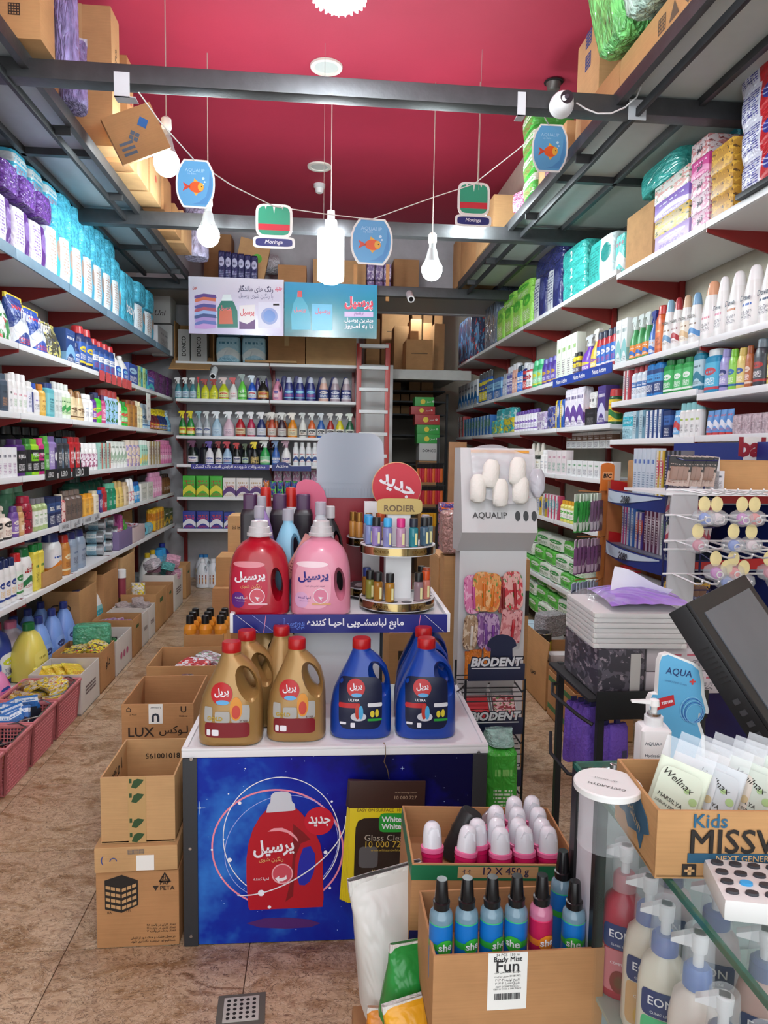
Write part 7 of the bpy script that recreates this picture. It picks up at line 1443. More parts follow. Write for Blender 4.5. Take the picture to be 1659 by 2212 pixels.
# ================================================================ sales counter (glass case)
zc = 1.0; PF = at(1237, 1645, Z=zc); xc = PF.x; yf_ = PF.y; yn = .42; xe = xc + .62
t = thing('glass_counter','glass display counter with black framed end and glass top','counter',(0,0,0)); GL_ = mat('8fb0a4',.03,alpha=.07,spec=.6,name='glass'); EDGE = mat('2f6a58',.1,alpha=.75,spec=.8,name='glass_edge')
part('glass_top',B().box((xc + .006,yn,zc - .01),(xe,yf_ - .006,zc)),GL_,t); part('glass_edge',B().box((xc,yn,zc - .01),(xc + .006,yf_,zc)).box((xc,yf_ - .006,zc - .01),(xe,yf_,zc)),EDGE,t)
y2p = along(1284, (xc, 0, .95), (0, 1, 0)); PW = yf_ - y2p
part('glass_side', B().box((xc + .004, yn, .30), (xc + .009, yf_ - PW, zc - .012)), GL_, t)
part('post',B().box((xc,yf_ - .025,.002),(xc + .03,yf_,zc - .011)),BLK,t); part('post',B().box((xc,yf_ - PW - .012,.30),(xc + .02,yf_ - PW + .005,zc - .011)),BLK,t); part('end_panel',B().box((xc + .006,yf_ - PW + .005,.1),(xc + .02,yf_ - .025,zc - .011)),mat('d4d0d8',.35),t)
part('base',B().box((xc,yn,.002),(xe,yf_ - .03,.29)),mat('c4c0c4',.5),t); part('far_panel',B().box((xc + .03,yf_ - .02,.1),(xe,yf_ - .008,zc - .012)),mat('b8c4c4',.3),t); part('inner_shelf',B().box((xc + .012,yn,.606),(xe,yf_ - .03,.614)),mat('a8bcb4',.2,name='glass_shelf'),t)
part('back_panel', B().box((xe - .012, yn, .29), (xe, yf_ - .03, zc - .012)), mat('8a8480', .6), t)
def pump(loc, w, h, col, capc, band, lab, txt='EON', fruit=None, rz=0, clearcap=True):
  tt = thing('lotion_bottle',lab,'bottle',loc,rz,'pump lotion bottles in the glass counter'); S_ = [(0,w * .46,w * .36,2.6),(.01,w * .5,w * .4,2.6),(h * .5,w * .49,w * .39,2.5),(h * .62,w * .42,w * .34,2.3),(h * .68,w * .25,w * .24),(h * .7,w * .2,w * .2)]
  part('body',B().loft(S_,28),mat(col,.28,coat=.2),tt); part('collar',B().loft([(h * .69,w * .27),(h * .78,w * .26),(h * .8,w * .2)],20),mat(capc,.3),tt); f = front_of(S_)
  hd_ = B().loft([(h * .79,w * .1),(h * .87,w * .1),(h * .88,w * .15),(h * .97,w * .17),(h * .98,w * .13)],16).prism([(-w * .5,h * .9),(-w * .5,h * .92),(-w * .1,h * .98),(w * .1,h * .98),(w * .1,h * .91),(-w * .1,h * .9)],-w * .09,w * .09); part('pump_head',hd_,mat('dcdcde',.3),tt)
  if clearcap: part('clear_cover',B().loft([(h * .7,w * .31),(h * .99,w * .27),(h,w * .24)],20,cap=(0,1)),CLEAR,tt)
  lb = part('label',patch(B(),-w * .38,w * .38,h * .34,h * .5,-.001,f,12,6,8),mat('1f2a6a',.4),tt); letter(txt,WP,lb,0,h * .44,w=w * .5,y=-.002,surf=f,bold=.01); letter('CLINIC LINE',WP,lb,0,h * .37,w=w * .4,y=-.002,surf=f)
  lo = part('lower_label', patch(B(), -w * .38, w * .38, h * .06, h * .335, -.001, f, 12, 8, 8), mat(band, .4), tt)
  if fruit: part('fruit_picture',disc(B(),0,h * .13,w * .2,h * .075,-.0022,16,surf=f),mat(fruit,.4),lo); part('seed_picture',disc(B(),0,h * .13,w * .1,h * .04,-.003,12,surf=f),mat('6a3a1a',.4),lo)
  letter('COMPLEX', WP, lo, 0, h * .25, w=w * .4, y=-.002, surf=f)
zi = .615
for i,(px,Y,w,h,col,cap,band,lab,fr_) in enumerate(((1346,1.16,.085,.27,'a81438','a81438','c0707a','crimson pump bottle beside the counter end post','7a1a1a'),(1388,1.06,.085,.26,'d8d0c0','1f3f9a','c8a070','cream pump bottle with ginger label behind the crimson one','c8a04a'),(1432,.97,.085,.26,'d8d4c4','1f4aa8','4ab87a','cream pump bottle with green avocado label','a8a03a'),(1490,.88,.085,.27,'d4ccc4','1a5ab0','8ab0c8','cream pump bottle with pale blue label, blue collar','b8c8d0'),(1556,.80,.08,.24,'d8551a','2a2a6a','d86a2a','orange pump bottle with purple collar','e08a3a'),(1632,.74,.085,.25,'d0c8bc','2a3a94','c0b8b0','cream pump bottle with speckled blue collar nearest the camera','b0a890'))):
  Y = along(px,(xc + .062,0,.75),(0,1,0)); pump((xc + .062 + .008 * (i % 2),Y,zi),w * .92,h * 1.06,col,cap,band,lab,fruit=fr_,rz=-.55)
for i,(dx,Y,col,cap) in enumerate(((.17,1.22,'c4bcc0','2a2f74'),(.19,1.1,'b8b0b4','2a4a9a'),(.2,.98,'c8a8a0','1f3f8a'),(.22,.86,'d0c4b0','2a3a8a'))): pump((xc + dx,Y,zi),.085,.26,col,cap,'a8b0b8',f'pump bottle in the back row of the counter, {ORD[i]} from the end panel',rz=-.55)
# things on the counter
K = .58
M0 = at(1396, 1905, Z=zc + .002); kc_rz = -.08
kt = open_carton('cut-down carton of sachets with bold black lettering on the counter',(M0.x + .172,M0.y + .08,zc + .002),(.30,.17,.10),kc_rz,0,[],.005,texts=(('Kids','1f5a7a',-.075,.086,.048,'f'),('MISSWAKE','1c1612',.015,.056,.235,'f'),('NEXT GENERATION TOOTHPASTE','c8a070',.035,.031,.2,'f'),('CLINICAL 1932','1c1612',.01,.014,.165,'f')))
part('blue_band',B().box((-.105,-.0862,.024),(.148,-.0852,.038)),mat('1f4f6a',.6),kt); part('plus_mark',B().bbox((-.112,-.0868,.004),(-.092,-.0852,.022),.002),INK,kt); part('plus_print',B().box((-.1045,-.0876,.007),(-.0995,-.0868,.019)).box((-.109,-.0876,.0115),(-.095,-.0868,.0145)),card(CT[2]),kt)
sb = part('blue_blot',B().prism([(-.06,.03),(-.05,.075),(-.02,.08),(0,.09),(.02,.085),(.05,.07),(.06,.05),(.04,.04),(.03,.012),(.015,.03),(-.02,.02),(-.035,.035)],-.0012,0,M=Matrix.Translation((-.1505,0,0)) @ Matrix.Rotation(-pi / 2,4,'Z')),mat('1f4f6a',.6),kt); letter('Sodium',mat('a8906a',.6),kt,0,.055,w=.07,rot=(0,0,-pi / 2),loc=(-.1505,0,0),y=-.003,turn=-.3)
KM = Matrix.LocRotScale(kt.location, kt.rotation_euler, None)
for i in range(9):
  p = KM @ Vector((-.105 + .028 * i,-.0 + .012 * (i % 2),.012)); c = ('d4e0cc','d0d4d8','c8d0d4','d8d0c4','c8d4c8','d8d0b8','c4dcc4','d0ccd4','c8d8cc')[i]
  tt = thing('soap_sachet',f'pastel soap refill sachet with zip top, {ORD[i]} from the pump bottle in the lettered carton','sachet',p,0,'soap sachets in the carton',(-.28,.22,kc_rz - .55 + .02 * i))
  part('pouch',B().loft([(0,.034,.01,3),(.008,.038,.012,4),(.09,.038,.008,5),(.118,.038,.002,6)],20),film(c,.18,.3,20,var=.12),tt); part('clear_top',B().box((-.038,-.0012,.118),(.038,.0012,.15)),CLEAR,tt); part('green_print',patch(B(),-.031,.031,.03,.108,-.0135,None,8,8,6),mat(c,.4),tt)
  part('blob_print',disc(disc(disc(B(),.02,.045,.009,y=-.0142,n=14),.024,.07,.006,y=-.0142,n=12),.012,.082,.004,y=-.0142,n=12),mat('a8c88a' if i % 2 == 0 else 'c8b48a',.4),tt)
  letter('Wellnax',INK,tt,-.003,.092,w=.05,y=-.0145,shear=.25,turn=-.35); letter('MARSILYA',INK,tt,-.006,.06,w=.038,y=-.0145,turn=-.2); letter('SABUN ESINTISI',INK,tt,-.006,.05,w=.042,y=-.0145,turn=-.2)
p = at(1325,1735,Z=zc + .09); tt = thing('tester_stand','round white tester plate on a clear cylinder at the counter corner','stand',(p.x + .012,p.y + .05,zc + .001)); part('cylinder',B().loft([(0,.043),(.085,.043)],32,cap=(1,0)),mat('dfe8ea',.1,alpha=.1,spec=.7,name='thin_clear'),tt); pl = part('plate',B().loft([(.085,.048),(.087,.051),(.095,.051),(.097,.049)],40),mat('dcdedc',.35),tt)
o = letter('HYDRATING',mat('3a3c3a',.5),tt,0,0,w=.055,y=0,rot=(-pi / 2,0,0),loc=(-.008,-.015,.0975)); o.rotation_euler = (-pi / 2,0,-.6); o.scale = (1,1,-1); o = letter('FACIAL GEL',mat('6a6c6a',.5),tt,0,0,w=.035,rot=(-pi / 2,0,-.6),loc=(0,.005,.0975)); o.scale = (1,1,-1)
p = at(1325,1668,Z=zc + .005); tt = thing('glass_clamp','round steel glass clamp on the counter top','clamp',(p.x,p.y,zc + .001)); part('disc',B().loft([(0,.024),(.006,.02),(.012,.008)],24),mat('a8aeb0',.25,.8),tt); part('knob',B().loft([(.011,.007),(.02,.007),(.021,.005)],14),CHROME,tt)
p = at(1600,1930,Z=zc + .03); tt = thing('card_reader','white card payment keypad on the counter','keypad',(p.x + .04,p.y + .02,zc + .002),-.25); part('body',B().bbox((-.06,-.05,0),(.07,.05,.03),.008),mat('d8d8d6',.35),tt)
for i in range(5):
  for j in range(4): part('key',B().loft([(.03,.0085,.0055),(.0335,.008,.005)],14,M=Matrix.Translation((-.045 + .024 * i,.034 - .022 * j,0))),mat('3aa0dc' if (i,j) == (1,2) else '34363c',.4),tt)
# lotion bottle and blue board
p = at(1405,1690,Z=zc + .002); yq = min(p.y + .0,yf_ - .06); p = at(1405,1690,Y=yq); wq = .055; tt = thing('hydration_cream','square white pump bottle of hydration cream before the blue board','bottle',(p.x,yq,zc + .002),-.15); hq = at(1405,1512,Y=yq).z - zc
part('body',B().loft([(0,wq * .48,wq * .4,8),(.004,wq * .5,wq * .42,8),(hq * .66,wq * .5,wq * .42,8),(hq * .69,wq * .44,wq * .36,6),(hq * .7,wq * .28,wq * .28)],32),mat('dcdcdc',.35),tt); part('collar',B().loft([(hq * .69,wq * .3),(hq * .8,wq * .3)],20),WHT,tt); part('chrome_ring',B().loft([(hq * .8,wq * .22),(hq * .84,wq * .22)],20),CHROME,tt)
part('pump_head',B().loft([(hq * .84,wq * .1),(hq * .92,wq * .1),(hq * .92,wq * .17),(hq * .99,wq * .15),(hq,wq * .1)],16).prism([(-wq * .75,hq * .955),(-wq * .75,hq * .975),(-wq * .1,hq * .99),(wq * .1,hq * .99),(wq * .1,hq * .94),(-wq * .1,hq * .94)],-wq * .08,wq * .08),mat('e4e4e2',.3),tt)
letter('AQUA+',mat('3a4a5a',.5),tt,-wq * .1,hq * .52,w=wq * .55,y=-wq * .425); letter('Hydration',mat('2a3a4a',.5),tt,-wq * .05,hq * .38,w=wq * .6,y=-wq * .425); letter('Cream',mat('2a3a4a',.5),tt,-wq * .02,hq * .32,w=wq * .4,y=-wq * .425)
yb2 = yf_ - .02
def QB(px, py): p = at(px, py, Y=yb2); return p.x, p.z
bo = thing('cream_board', 'blue shaped cream advertising board with white edge on the counter', 'sign', (0, yb2, 0))
outl = [(1402,1690),(1402,1512),(1408,1500),(1420,1498),(1424,1430),(1430,1415),(1444,1411),(1500,1432),(1516,1445),(1521,1470),(1522,1500),(1532,1535),(1530,1542),(1516,1540),(1512,1560),(1522,1590),(1524,1690)]
part('board',B().prism([QB(*q) for q in outl],0,.014),mat('e0e2e0',.5),bo); part('blue_print',poly(B(),[QB(1404 + (x - 1402) * .92,y + 3 if y < 1500 else y) for x,y in outl],-.001),mat('5aa4cc',.45,var=.06),bo)
def lt2(s, m, x0, y0, x1, y1, turn=0, bold=0, par=bo):
  a = QB(x0,y1); c = QB(x1,y0); return letter(s,m,par,(a[0] + c[0]) / 2,(a[1] + c[1]) / 2,w=c[0] - a[0],y=-.002,bold=bold,turn=turn)
lt2('AQUA',mat('14205a',.5),1436,1428,1496,1478,-.16,.0); lt2('+',mat('c83a3a',.5),1488,1462,1502,1482,0,.04); lt2('HYDRATING Cream',mat('4a78a0',.5),1434,1462,1484,1486,-.22)
part('red_tag_print',poly(B(),[QB(*q) for q in ((1415,1510),(1454,1500),(1457,1522),(1418,1534))],-.002),mat('b8242c',.45),bo); a = QB(1440,1516); letter('TESTER',WP,bo,a[0],a[1],w=.024,y=-.003,turn=.2,bold=.03)
a = QB(1492, 1532); k = QB(1514, 1532)[0] - a[0]
for i in range(5): part('swirl_print',disc(B(),a[0] + .002 * i,a[1] - .002 * i,k * (1.1 - .05 * i),k * (1.25 - .08 * i),-.002 - .0003 * i,32,ring=.93),mat('2a5aa8' if i % 2 else '7ab8dc',.4),bo)
# point of sale screen, tilted
pm = thing('sales_screen', 'black tilted point of sale touch screen on the counter', 'monitor', (0, 0, 0)); 
C1 = at(1490, 1305, Y=1.25); C2 = at(1608, 1246, Y=1.2); C3 = at(1660, 1335, Y=1.05); C4 = at(1655, 1640, Y=1.02)
e1 = Vector((.24,.22,.01)); e1.normalize(); e2 = Vector((.12,-.13,-.24)); e2 = (e2 - e1 * e2.dot(e1)).normalized(); nn = e1.cross(e2).normalized()
if nn.y > 0: nn = -nn
O = at(1484,1303,Y=1.28); MM = Matrix(((e1.x,nn.x,-e2.x,O.x),(e1.y,nn.y,-e2.y,O.y),(e1.z,nn.z,-e2.z,O.z),(0,0,0,1)))
def mpart(n_, b, m): o = part(n_, b, m, pm); o.matrix_local = MM; return o
mpart('housing',B().bbox((0,-.045,-.30),(.36,-.004,0),.006),mat('16171a',.45),); mpart('bezel',B().bbox((0,-.004,-.30),(.36,.004,0),.003),mat('1c1d20',.4)); mpart('screen',B().box((.035,.004,-.265),(.325,.006,-.03)),mat('5a6068',.22,var=.25,bs=10,spec=.6,name='dusty_screen'))
for i in range(8): mpart('vent_slot', B().box((-.001, -.03, -.09 - .01 * i), (.001, -.012, -.087 - .01 * i)), BLK)
for i in range(4): mpart('port',B().box((-.0015,-.03,-.2 - .022 * i),(.001,-.018,-.19 - .022 * i)),mat('3a3a3e',.4))
part('stand_foot',B().bbox((.0,-.0,0),(.14,.12,.02),.006),BLK,pm,loc=(O.x + .12,yf_ - .13,zc + .001)); part('stand_neck',B().tube([(O.x + .165,O.y + .087,O.z - .145),(O.x + .19,yf_ - .07,zc + .015)],.025,10),BLK,pm)

# ================================================================ rack behind the counter, tissue pack and boxes
Yk = 1.78; a = at(1287, 1556, Y=Yk); c = at(1440, 1492, Y=Yk); zs = c.z
t = thing('black_rack','black metal rack with purple cloth packs beyond the counter','rack',(0,0,0)); x0,x1 = at(1240,1560,Y=Yk).x,c.x + .12
part('header_board',B().bbox((a.x,Yk,a.z),(x1,Yk + .006,zs),.003),mat('131416',.4),t); part('top_shelf',B().box((x0 + .04,Yk + .006,zs - .03),(x1,Yk + .34,zs - .022)),DARKST,t)
for x in (a.x + .008,x1 - .02): part('post',B().box((x,Yk + .006,.002),(x + .018,Yk + .024,zs - .02)),DARKST,t); part('post',B().box((x,Yk + .32,.002),(x + .018,Yk + .34,zs - .02)),DARKST,t)
part('side_arm',B().tube([(a.x,Yk + .02,a.z - .02),(x0 + .03,Yk + .05,a.z - .005),(x0,Yk + .18,a.z + .012),(x0 + .02,Yk + .24,a.z + .02),(a.x,Yk + .3,a.z - .0)],.005,6),DARKST,t); part('side_arm',B().tube([(a.x,Yk + .02,a.z - .17),(x0 + .0,Yk + .03,a.z - .16),(x0 - .02,Yk + .12,a.z - .14),(x0 + .02,Yk + .24,a.z - .13)],.005,6),DARKST,t)
PURP = mat('6a4ab0', .75, bump=.5, bs=120, name='purple_cloth')
for i,(px,pyt,pyb) in enumerate(((1240,1512,1640),(1255,1515,1642),(1268,1520,1642),(1280,1525,1642),(1308,1565,1640),(1333,1562,1640))):
  Y = Yk + (.22 - .05 * i if i < 4 else .03); q = at(px,pyt,Y=Y); r_ = at(px,pyb,Y=Y); w_ = .05 if i < 4 else (.045 if i == 4 else .06)
  tt = thing('cloth_pack',f'purple microfibre cloth pack hanging on the black rack, {ORD[i]} from the aisle','pack',(q.x,Y,r_.z),.25,'purple cloth packs'); part('cloth',B().loft([(0,w_ * .5,.016,5),(.01,w_ * .52,.018,5),((q.z - r_.z) * .9,w_ * .48,.014,5),(q.z - r_.z,w_ * .44,.006,6)],20),PURP,tt); part('label',B().box((w_ * .1,-.0195,.01),(w_ * .35,-.0185,.03)),mat('3a3a5a',.5),tt); part('hang_tab',B().box((-.008,-.004,(q.z - r_.z) * .96),(.008,.004,(q.z - r_.z) + .012)),mat('1a1a5a',.4),tt)
xb0 = at(1287, 1485, Y=Yk + .03).x; xb1 = xb0 + .13; ht = at(1287, 1395, Y=Yk + .06).z - zs + .02
tt = thing('toothbrush_case','black shrink-wrapped display box under the tissue pack','box',(0,0,zs - .02)); part('body',B().bbox((xb0,Yk + .02,0),(xb1,Yk + .28,ht),.004),prn('3a3840','5a5660','8a8088',3),tt); part('side_label',B().box((xb1 - .04,Yk + .0188,.01),(xb1 - .012,Yk + .0205,ht - .012)),mat('b8b8b4',.5),tt)
for i in range(2): product('box',(xb1 + .13,Yk + .15,zs - .02 + i * (ht / 2)),(.24,.24,ht / 2 - .002),(('b8b0b4','a84a5a','4a4a50',4),),f'grey pink printed box behind the blue board, {["lower", "upper"][i]} one','printed boxes on the black rack')
zt2 = zs - .02 + ht + .002; q0 = at(1287,1400,Y=Yk + .02).x; q1 = at(1490,1400,Y=Yk + .02).x; hh = at(1350,1325,Y=Yk + .02).z - zt2
tt = thing('tissue_pack','large clear-wrapped white tissue pack with lilac top, one sheet pulled','pack',((q0 + q1) / 2,Yk + .15,zt2),-.06); w2 = q1 - q0
stk = B()
for i in range(7): stk.bbox((-w2 / 2 + .004,-.13 + .003 * (i % 2),i * hh / 7),(w2 / 2 - .004,.13,(i + .92) * hh / 7),.003)
part('tissue_stack',stk,mat('d0d0cc',.8),tt); part('wrap',B().loft([(0,w2 * .5,.135,8),(hh * .5,w2 * .515,.14,8),(hh,w2 * .5,.135,8),(hh + .025,w2 * .42,.1,5),(hh + .035,w2 * .3,.06,3)],32),mat('dcdce4',.1,alpha=.2,spec=.8,bump=.8,bs=14,name='wrap_film'),tt)
lil = B(); n = 10
for j in range(n + 1):
  for i in range(n + 1): u,v = i / n * 2 - 1,j / n * 2 - 1; lil.v.append((.03 + u * w2 * .42,v * .125,hh + .012 + .034 * (1 - .6 * u * u) * (1 - .7 * v * v) + .004 * rg.random()))
for j in range(n):
  for i in range(n): q = j * (n + 1) + i; lil.f.append((q, q + 1, q + n + 2, q + n + 1)); lil.mi.append(0)
part('lilac_top', lil, film('9a78d0', .15, .9, 14), tt, smooth=180)
sh_ = B()
for j in range(7):
  for i in range(9): u,v = i / 8,j / 6; sh_.v.append((-.05 + u * .15 + .02 * v,-.02 + .025 * sin(3 * u + 1.5 * v),hh + .02 + v * (.085 - .055 * u) + .006 * sin(6 * u)))
for j in range(6):
  for i in range(8): q = j * 9 + i; sh_.f.append((q, q + 1, q + 10, q + 9)); sh_.mi.append(0)
part('pulled_sheet', sh_, mat('dcdee4', .8), tt, smooth=180)

# ================================================================ cartons in front of the counter
yb = 1.17; a = at(934, 2066, Y=yb); c = at(1313, 2066, Y=yb); wM = c.x - a.x; hM = .17; zM = a.z - hM
zR = 0
tt = open_carton('open brown carton of body mist bottles with a white label, front of counter',((a.x + c.x) / 2 - .002,yb + .095,zM),(wM - .008,.19,hM),0,1,[],.005)
carton('supporting carton under the body mist carton',((a.x + c.x) / 2 - .002,yb + .1,.001),(wM - .03,.18,zM - .008),0,1,False)
part('torn_edge',B().prism([(wM / 2 - .006,hM - .002),(wM / 2 - .05 * 0 - .004,hM + .004),(wM / 2 - .004,hM)],-.09,.09),card(CT[2]),tt)
lx0 = at(1055,2062,Y=yb).x - tt.location.x; lx1 = at(1140,2062,Y=yb).x - tt.location.x; lz1 = hM; lz0 = at(1090,2180,Y=yb).z - zM; wl = lx1 - lx0; cl_ = (lx0 + lx1) / 2; hl = lz1 - lz0
lb = part('paper_label', B().box((lx0, -.0958, lz0), (lx1, -.0948, lz1)), PAPER, tt); PI = mat('2a2a2c', .6)
for s,fz,wf,bd_ in (('24 PCS  150 ml',.97,.6,0),('Body Mist',.88,.72,.02),('Fun',.77,.58,.01),('خوشبو کننده بدن فان',.665,.66,.01),('29918013 سری ساخت',.59,.66,.0),('تاریخ تولید ۱۴۰۲/۰۳',.52,.62,0),('تاریخ انقضا ۱۴۰۷/۰۳',.46,.62,0),('ARIT COSMETICS CO',.41,.6,0),('KEEP IN COOL & DRY PLACE',.37,.7,0)): letter(s,PI,lb,cl_,lz0 + hl * fz,w=wl * wf,y=-.0964,bold=bd_)
bars = B(); xx = cl_ - wl * .32; rb = random.Random(9)
while xx < cl_ + wl * .32: w_ = rb.choice((.0006,.001,.0014)); bars.box((xx,-.0966,lz0 + hl * .18),(xx + w_,-.0960,lz0 + hl * .29)); xx += w_ + rb.choice((.0006,.001))
part('barcode', bars, PI, lb)
zMB = at(1062, 1897, Y=yb + .05).z - .197
part('inner_sheet',B().box((-wM / 2 + .012,-.088,zMB - zM - .006),(wM / 2 - .012,.088,zMB - zM - .002)),card(CT[3]),tt)
def mist(px, row_, col, cap='121214', lab='', hgt=.2):
  Y = yb + .05 + .075 * row_; x = along(px,(0,Y,.75),(1,0,0)); w = .043; tt = thing('body_mist_bottle',lab,'bottle',(x,Y,zMB),rb.uniform(-.5,.5),'body mist bottles in the carton'); h = hgt
  S_ = [(0,w * .47,w * .47),(.004,w * .5,w * .5),(h * .65,w * .5,w * .5),(h * .69,w * .46,w * .46),(h * .725,w * .3,w * .3),(h * .735,w * .26,w * .26)]; f = front_of(S_)
  part('body',B().loft(S_,24),mat('6f8fa0' if col != 'r' else 'c07090',.06,alpha=.92,spec=.8,name='clear_bottle'),tt); part('collar',B().loft([(h * .725,w * .35),(h * .79,w * .37),(h * .8,w * .28)],20),mat(cap,.3),tt); part('cap',B().loft([(h * .79,w * .3),(h * .82,w * .3),(h * .985,w * .24),(h,w * .22)],20),mat(cap,.25),tt)
  lb_ = part('label',B().loft([(h * .05,w * .507),(h * .6,w * .507)],28,cap=(0,0)),mat('b01a4a' if col == 'r' else '0f6ab8',.35),tt); part('rim_band',B().loft([(h * .6,w * .509),(h * .612,w * .509)],28,cap=(0,0)),mat('3ab878' if col != 'r' else 'd83a6a',.35),lb_)
  part('wave_band',B().loft([(h * .37,w * .512),(h * .43,w * .512)],28,cap=(0,0)),mat('2a9a3a' if col != 'r' else 'd8742a',.35),lb_); part('blob_print',disc(B(),0,h * .4,w * .36,h * .075,-.0012,18,surf=lambda X,Z,r=w * .509: -sqrt(max(1e-8,r * r - X * X))),mat('38a838' if col != 'r' else 'e0862a',.35),lb_)
  letter('she',WP,lb_,0,h * .41,w=w * .6,y=-.002,surf=lambda X,Z,r=w * .509: -sqrt(max(1e-8,r * r - X * X)),bold=.02)
for i,(px,row_,col,lab) in enumerate(((953,0,'b','blue body mist bottle, first in the front row of the carton'),(1008,0,'b','blue body mist bottle, second in the front row of the carton'),(1062,0,'b','blue body mist bottle, third in the front row of the carton'),(1115,0,'b','blue body mist bottle, fourth in the front row of the carton'),(1169,0,'r','red body mist bottle in the front row of the carton'),(1240,0,'b','blue body mist bottle set apart beside the counter'),(1214,1,'b','blue body mist bottle behind the one beside the counter'))): mist(px,row_,col,lab=lab,hgt=.2 if i != 5 else .185)
# roll-on carton, a little tilted
ar = at(890,1850,Y=1.42); cr = at(1252,1890,Y=1.42); wR = cr.x - ar.x; zT = (ar.z + cr.z) / 2; hR = .2; rzR = -.03; zB = zT - hR
rc = open_carton('green banded carton full of roll-on deodorants, upper box by the counter',((ar.x + cr.x) / 2,1.42 + .13,zB),(wR,.25,hR),rzR,1,[],.005,texts=(('12 X 450 g','241c44',.02,hR * .915,.1,'f'),('↑↑','241c44',-.065,hR * .92,.02,'f'),('PLACE','3a3040',-.03,hR * .74,.06,'i',pi),('▷ ش','1a6a44',-.13,hR * .66,.07,'f')),rot=(0,.03,rzR))
part('green_band',B().box((-wR / 2,-.1258,hR * .82),(wR / 2,-.1249,hR * .985)),mat('146a44',.5),rc); part('band_window',B().box((-.085,-.1263,hR * .85),(.09,-.1256,hR * .975)),card(CT[2]),rc); part('green_band',B().box((-wR / 2 - .0008,-.125,hR * .82),(-wR / 2 + .0002,.125,hR * .985)),mat('146a44',.5),rc)
part('navy_print',B().prism([(-.055,.06),(-.03,.1),(-.005,.06),(.02,.1),(.06,.1),(.06,.085),(.03,.085),(.02,.06),(-.005,.08)],-.1262,-.125),mat('241f5a',.5),rc); part('navy_band',B().box((-wR / 2,-.1258,.02),(-wR / 2 + .09,-.1249,.05)),mat('241f5a',.5),rc)
part('inner_sheet', B().box((-wR / 2 + .006, -.118, hR * .605), (wR / 2 - .006, .118, hR * .615)), card(CT[3]), rc)
carton('supporting carton under the green banded carton',((ar.x + cr.x) / 2 + .03,1.56,.001),(wR - .08,.2,zB - .015),0,3,False)
RM = Matrix.LocRotScale(rc.location, rc.rotation_euler, None)
def rollon(lx, ly, lab, tx=0, ty=0):
  p = RM @ Vector((lx,ly,hR * .62)); tt = thing('roll_on_deodorant',lab,'deodorant',p,0,'roll-on deodorants in the carton',(tx,ty,0)); r = .0235
  part('base',B().loft([(0,r * .8),(.01,r * .95),(.05,r),(.06,r),(.061,r * 1.06),(.068,r * 1.06),(.069,r),(.074,r)],24),mat('c81a5c',.3),tt); part('ring',B().loft([(.0705,r * 1.1),(.079,r * 1.1),(.08,r * 1.0)],24),mat('e06a98',.3),tt)
  part('cap',B().loft([(.08,r * .93),(.1,r * .9),(.118,r * .8),(.126,r * .66),(.131,r * .4)],24),mat('dcdee4',.22,coat=.3,name='frosted_cap'),tt); part('ball',B().prism([(-r * .55,.112),(r * .6,.104),(r * .5,.12),(-r * .2,.126)],-r * .75,-r * .5),mat('e0e2e8',.3),tt)
for i,(lx,ly) in enumerate(((-.13,-.07),(-.065,-.085),(-.025,-.055),(.02,-.09),(.075,-.085),(.13,-.085),(.02,-.035),(.07,-.035),(.125,-.035),(.03,.02),(.08,.015),(.13,.015),(.085,.065),(.13,.07))):
  rollon(lx,ly,f'white capped pink roll-on deodorant, {["frontmost in the empty corner", "second of the front row", "third of the front row", "fourth of the front row", "fifth of the front row", "front corner by counter"][i] if i < 6 else ORD[i - 6] + " of the rows behind"}',-.15 if i < 6 else 0,.12 if i == 1 else 0)
tt = thing('black_cap_bottle','black capped roll-on leaning inside the carton under the printed word','bottle',RM @ Vector((-.075,.03,hR * .63)),0,None,(0,.45,0)); part('cap',B().loft([(.06,.028),(.115,.027),(.12,.024)],24),mat('1c1c1e',.35),tt); part('body',B().loft([(0,.026),(.06,.027)],24),mat('2a2a2c',.4),tt)
tt = thing('clear_cap_bottle','smoky clear capped bottle leaning behind the black cap','bottle',RM @ Vector((-.03,.07,hR * .64)),0,None,(0,.8,.2)); part('cap',B().loft([(.05,.02),(.1,.018),(.105,.014)],20),mat('8a8084',.15,alpha=.8),tt); part('body',B().loft([(0,.02),(.05,.02)],20),mat('b04a74',.3),tt)
# bags slumped under the cartons
def bag(px,py,Y,dim,col,lab,rot): p = at(px,py,Y=Y); product('pouch',(p.x,Y,max(.001,p.z)),dim,(film(col,.3,.35,5,var=.08),film('d8d8d4',.25,.3)),lab,'plastic bags slumped under the cartons',rot=rot,name='plastic_bag',cat='bag')
bag(862,2170,1.5,(.17,.17,.33),'d4d4d0','white plastic pad bag slumped between the display and the cartons',(0,-.12,.2)); bag(826,2190,1.53,(.08,.1,.24),'d8921a','slim amber plastic bag beside the white one',(0,-.1,.1)); bag(885,2200,1.36,(.13,.1,.17),'1f8a3a','green plastic bag poking out beside the body mist carton',(0,.1,.3)); bag(905,2300,1.3,(.13,.12,.15),'e0a01a','yellow orange plastic bag lowest beside the body mist carton',(0,-.1,.2)); bag(840,2290,1.4,(.12,.1,.12),'d8861a','deep orange plastic bag at the foot of the bag pile',(0,.1,0))
carton('low carton under the slumped plastic bags',(at(860,2170,Y=1.5).x - .0,1.5,.001),(.2,.2,.26),0,3,False)

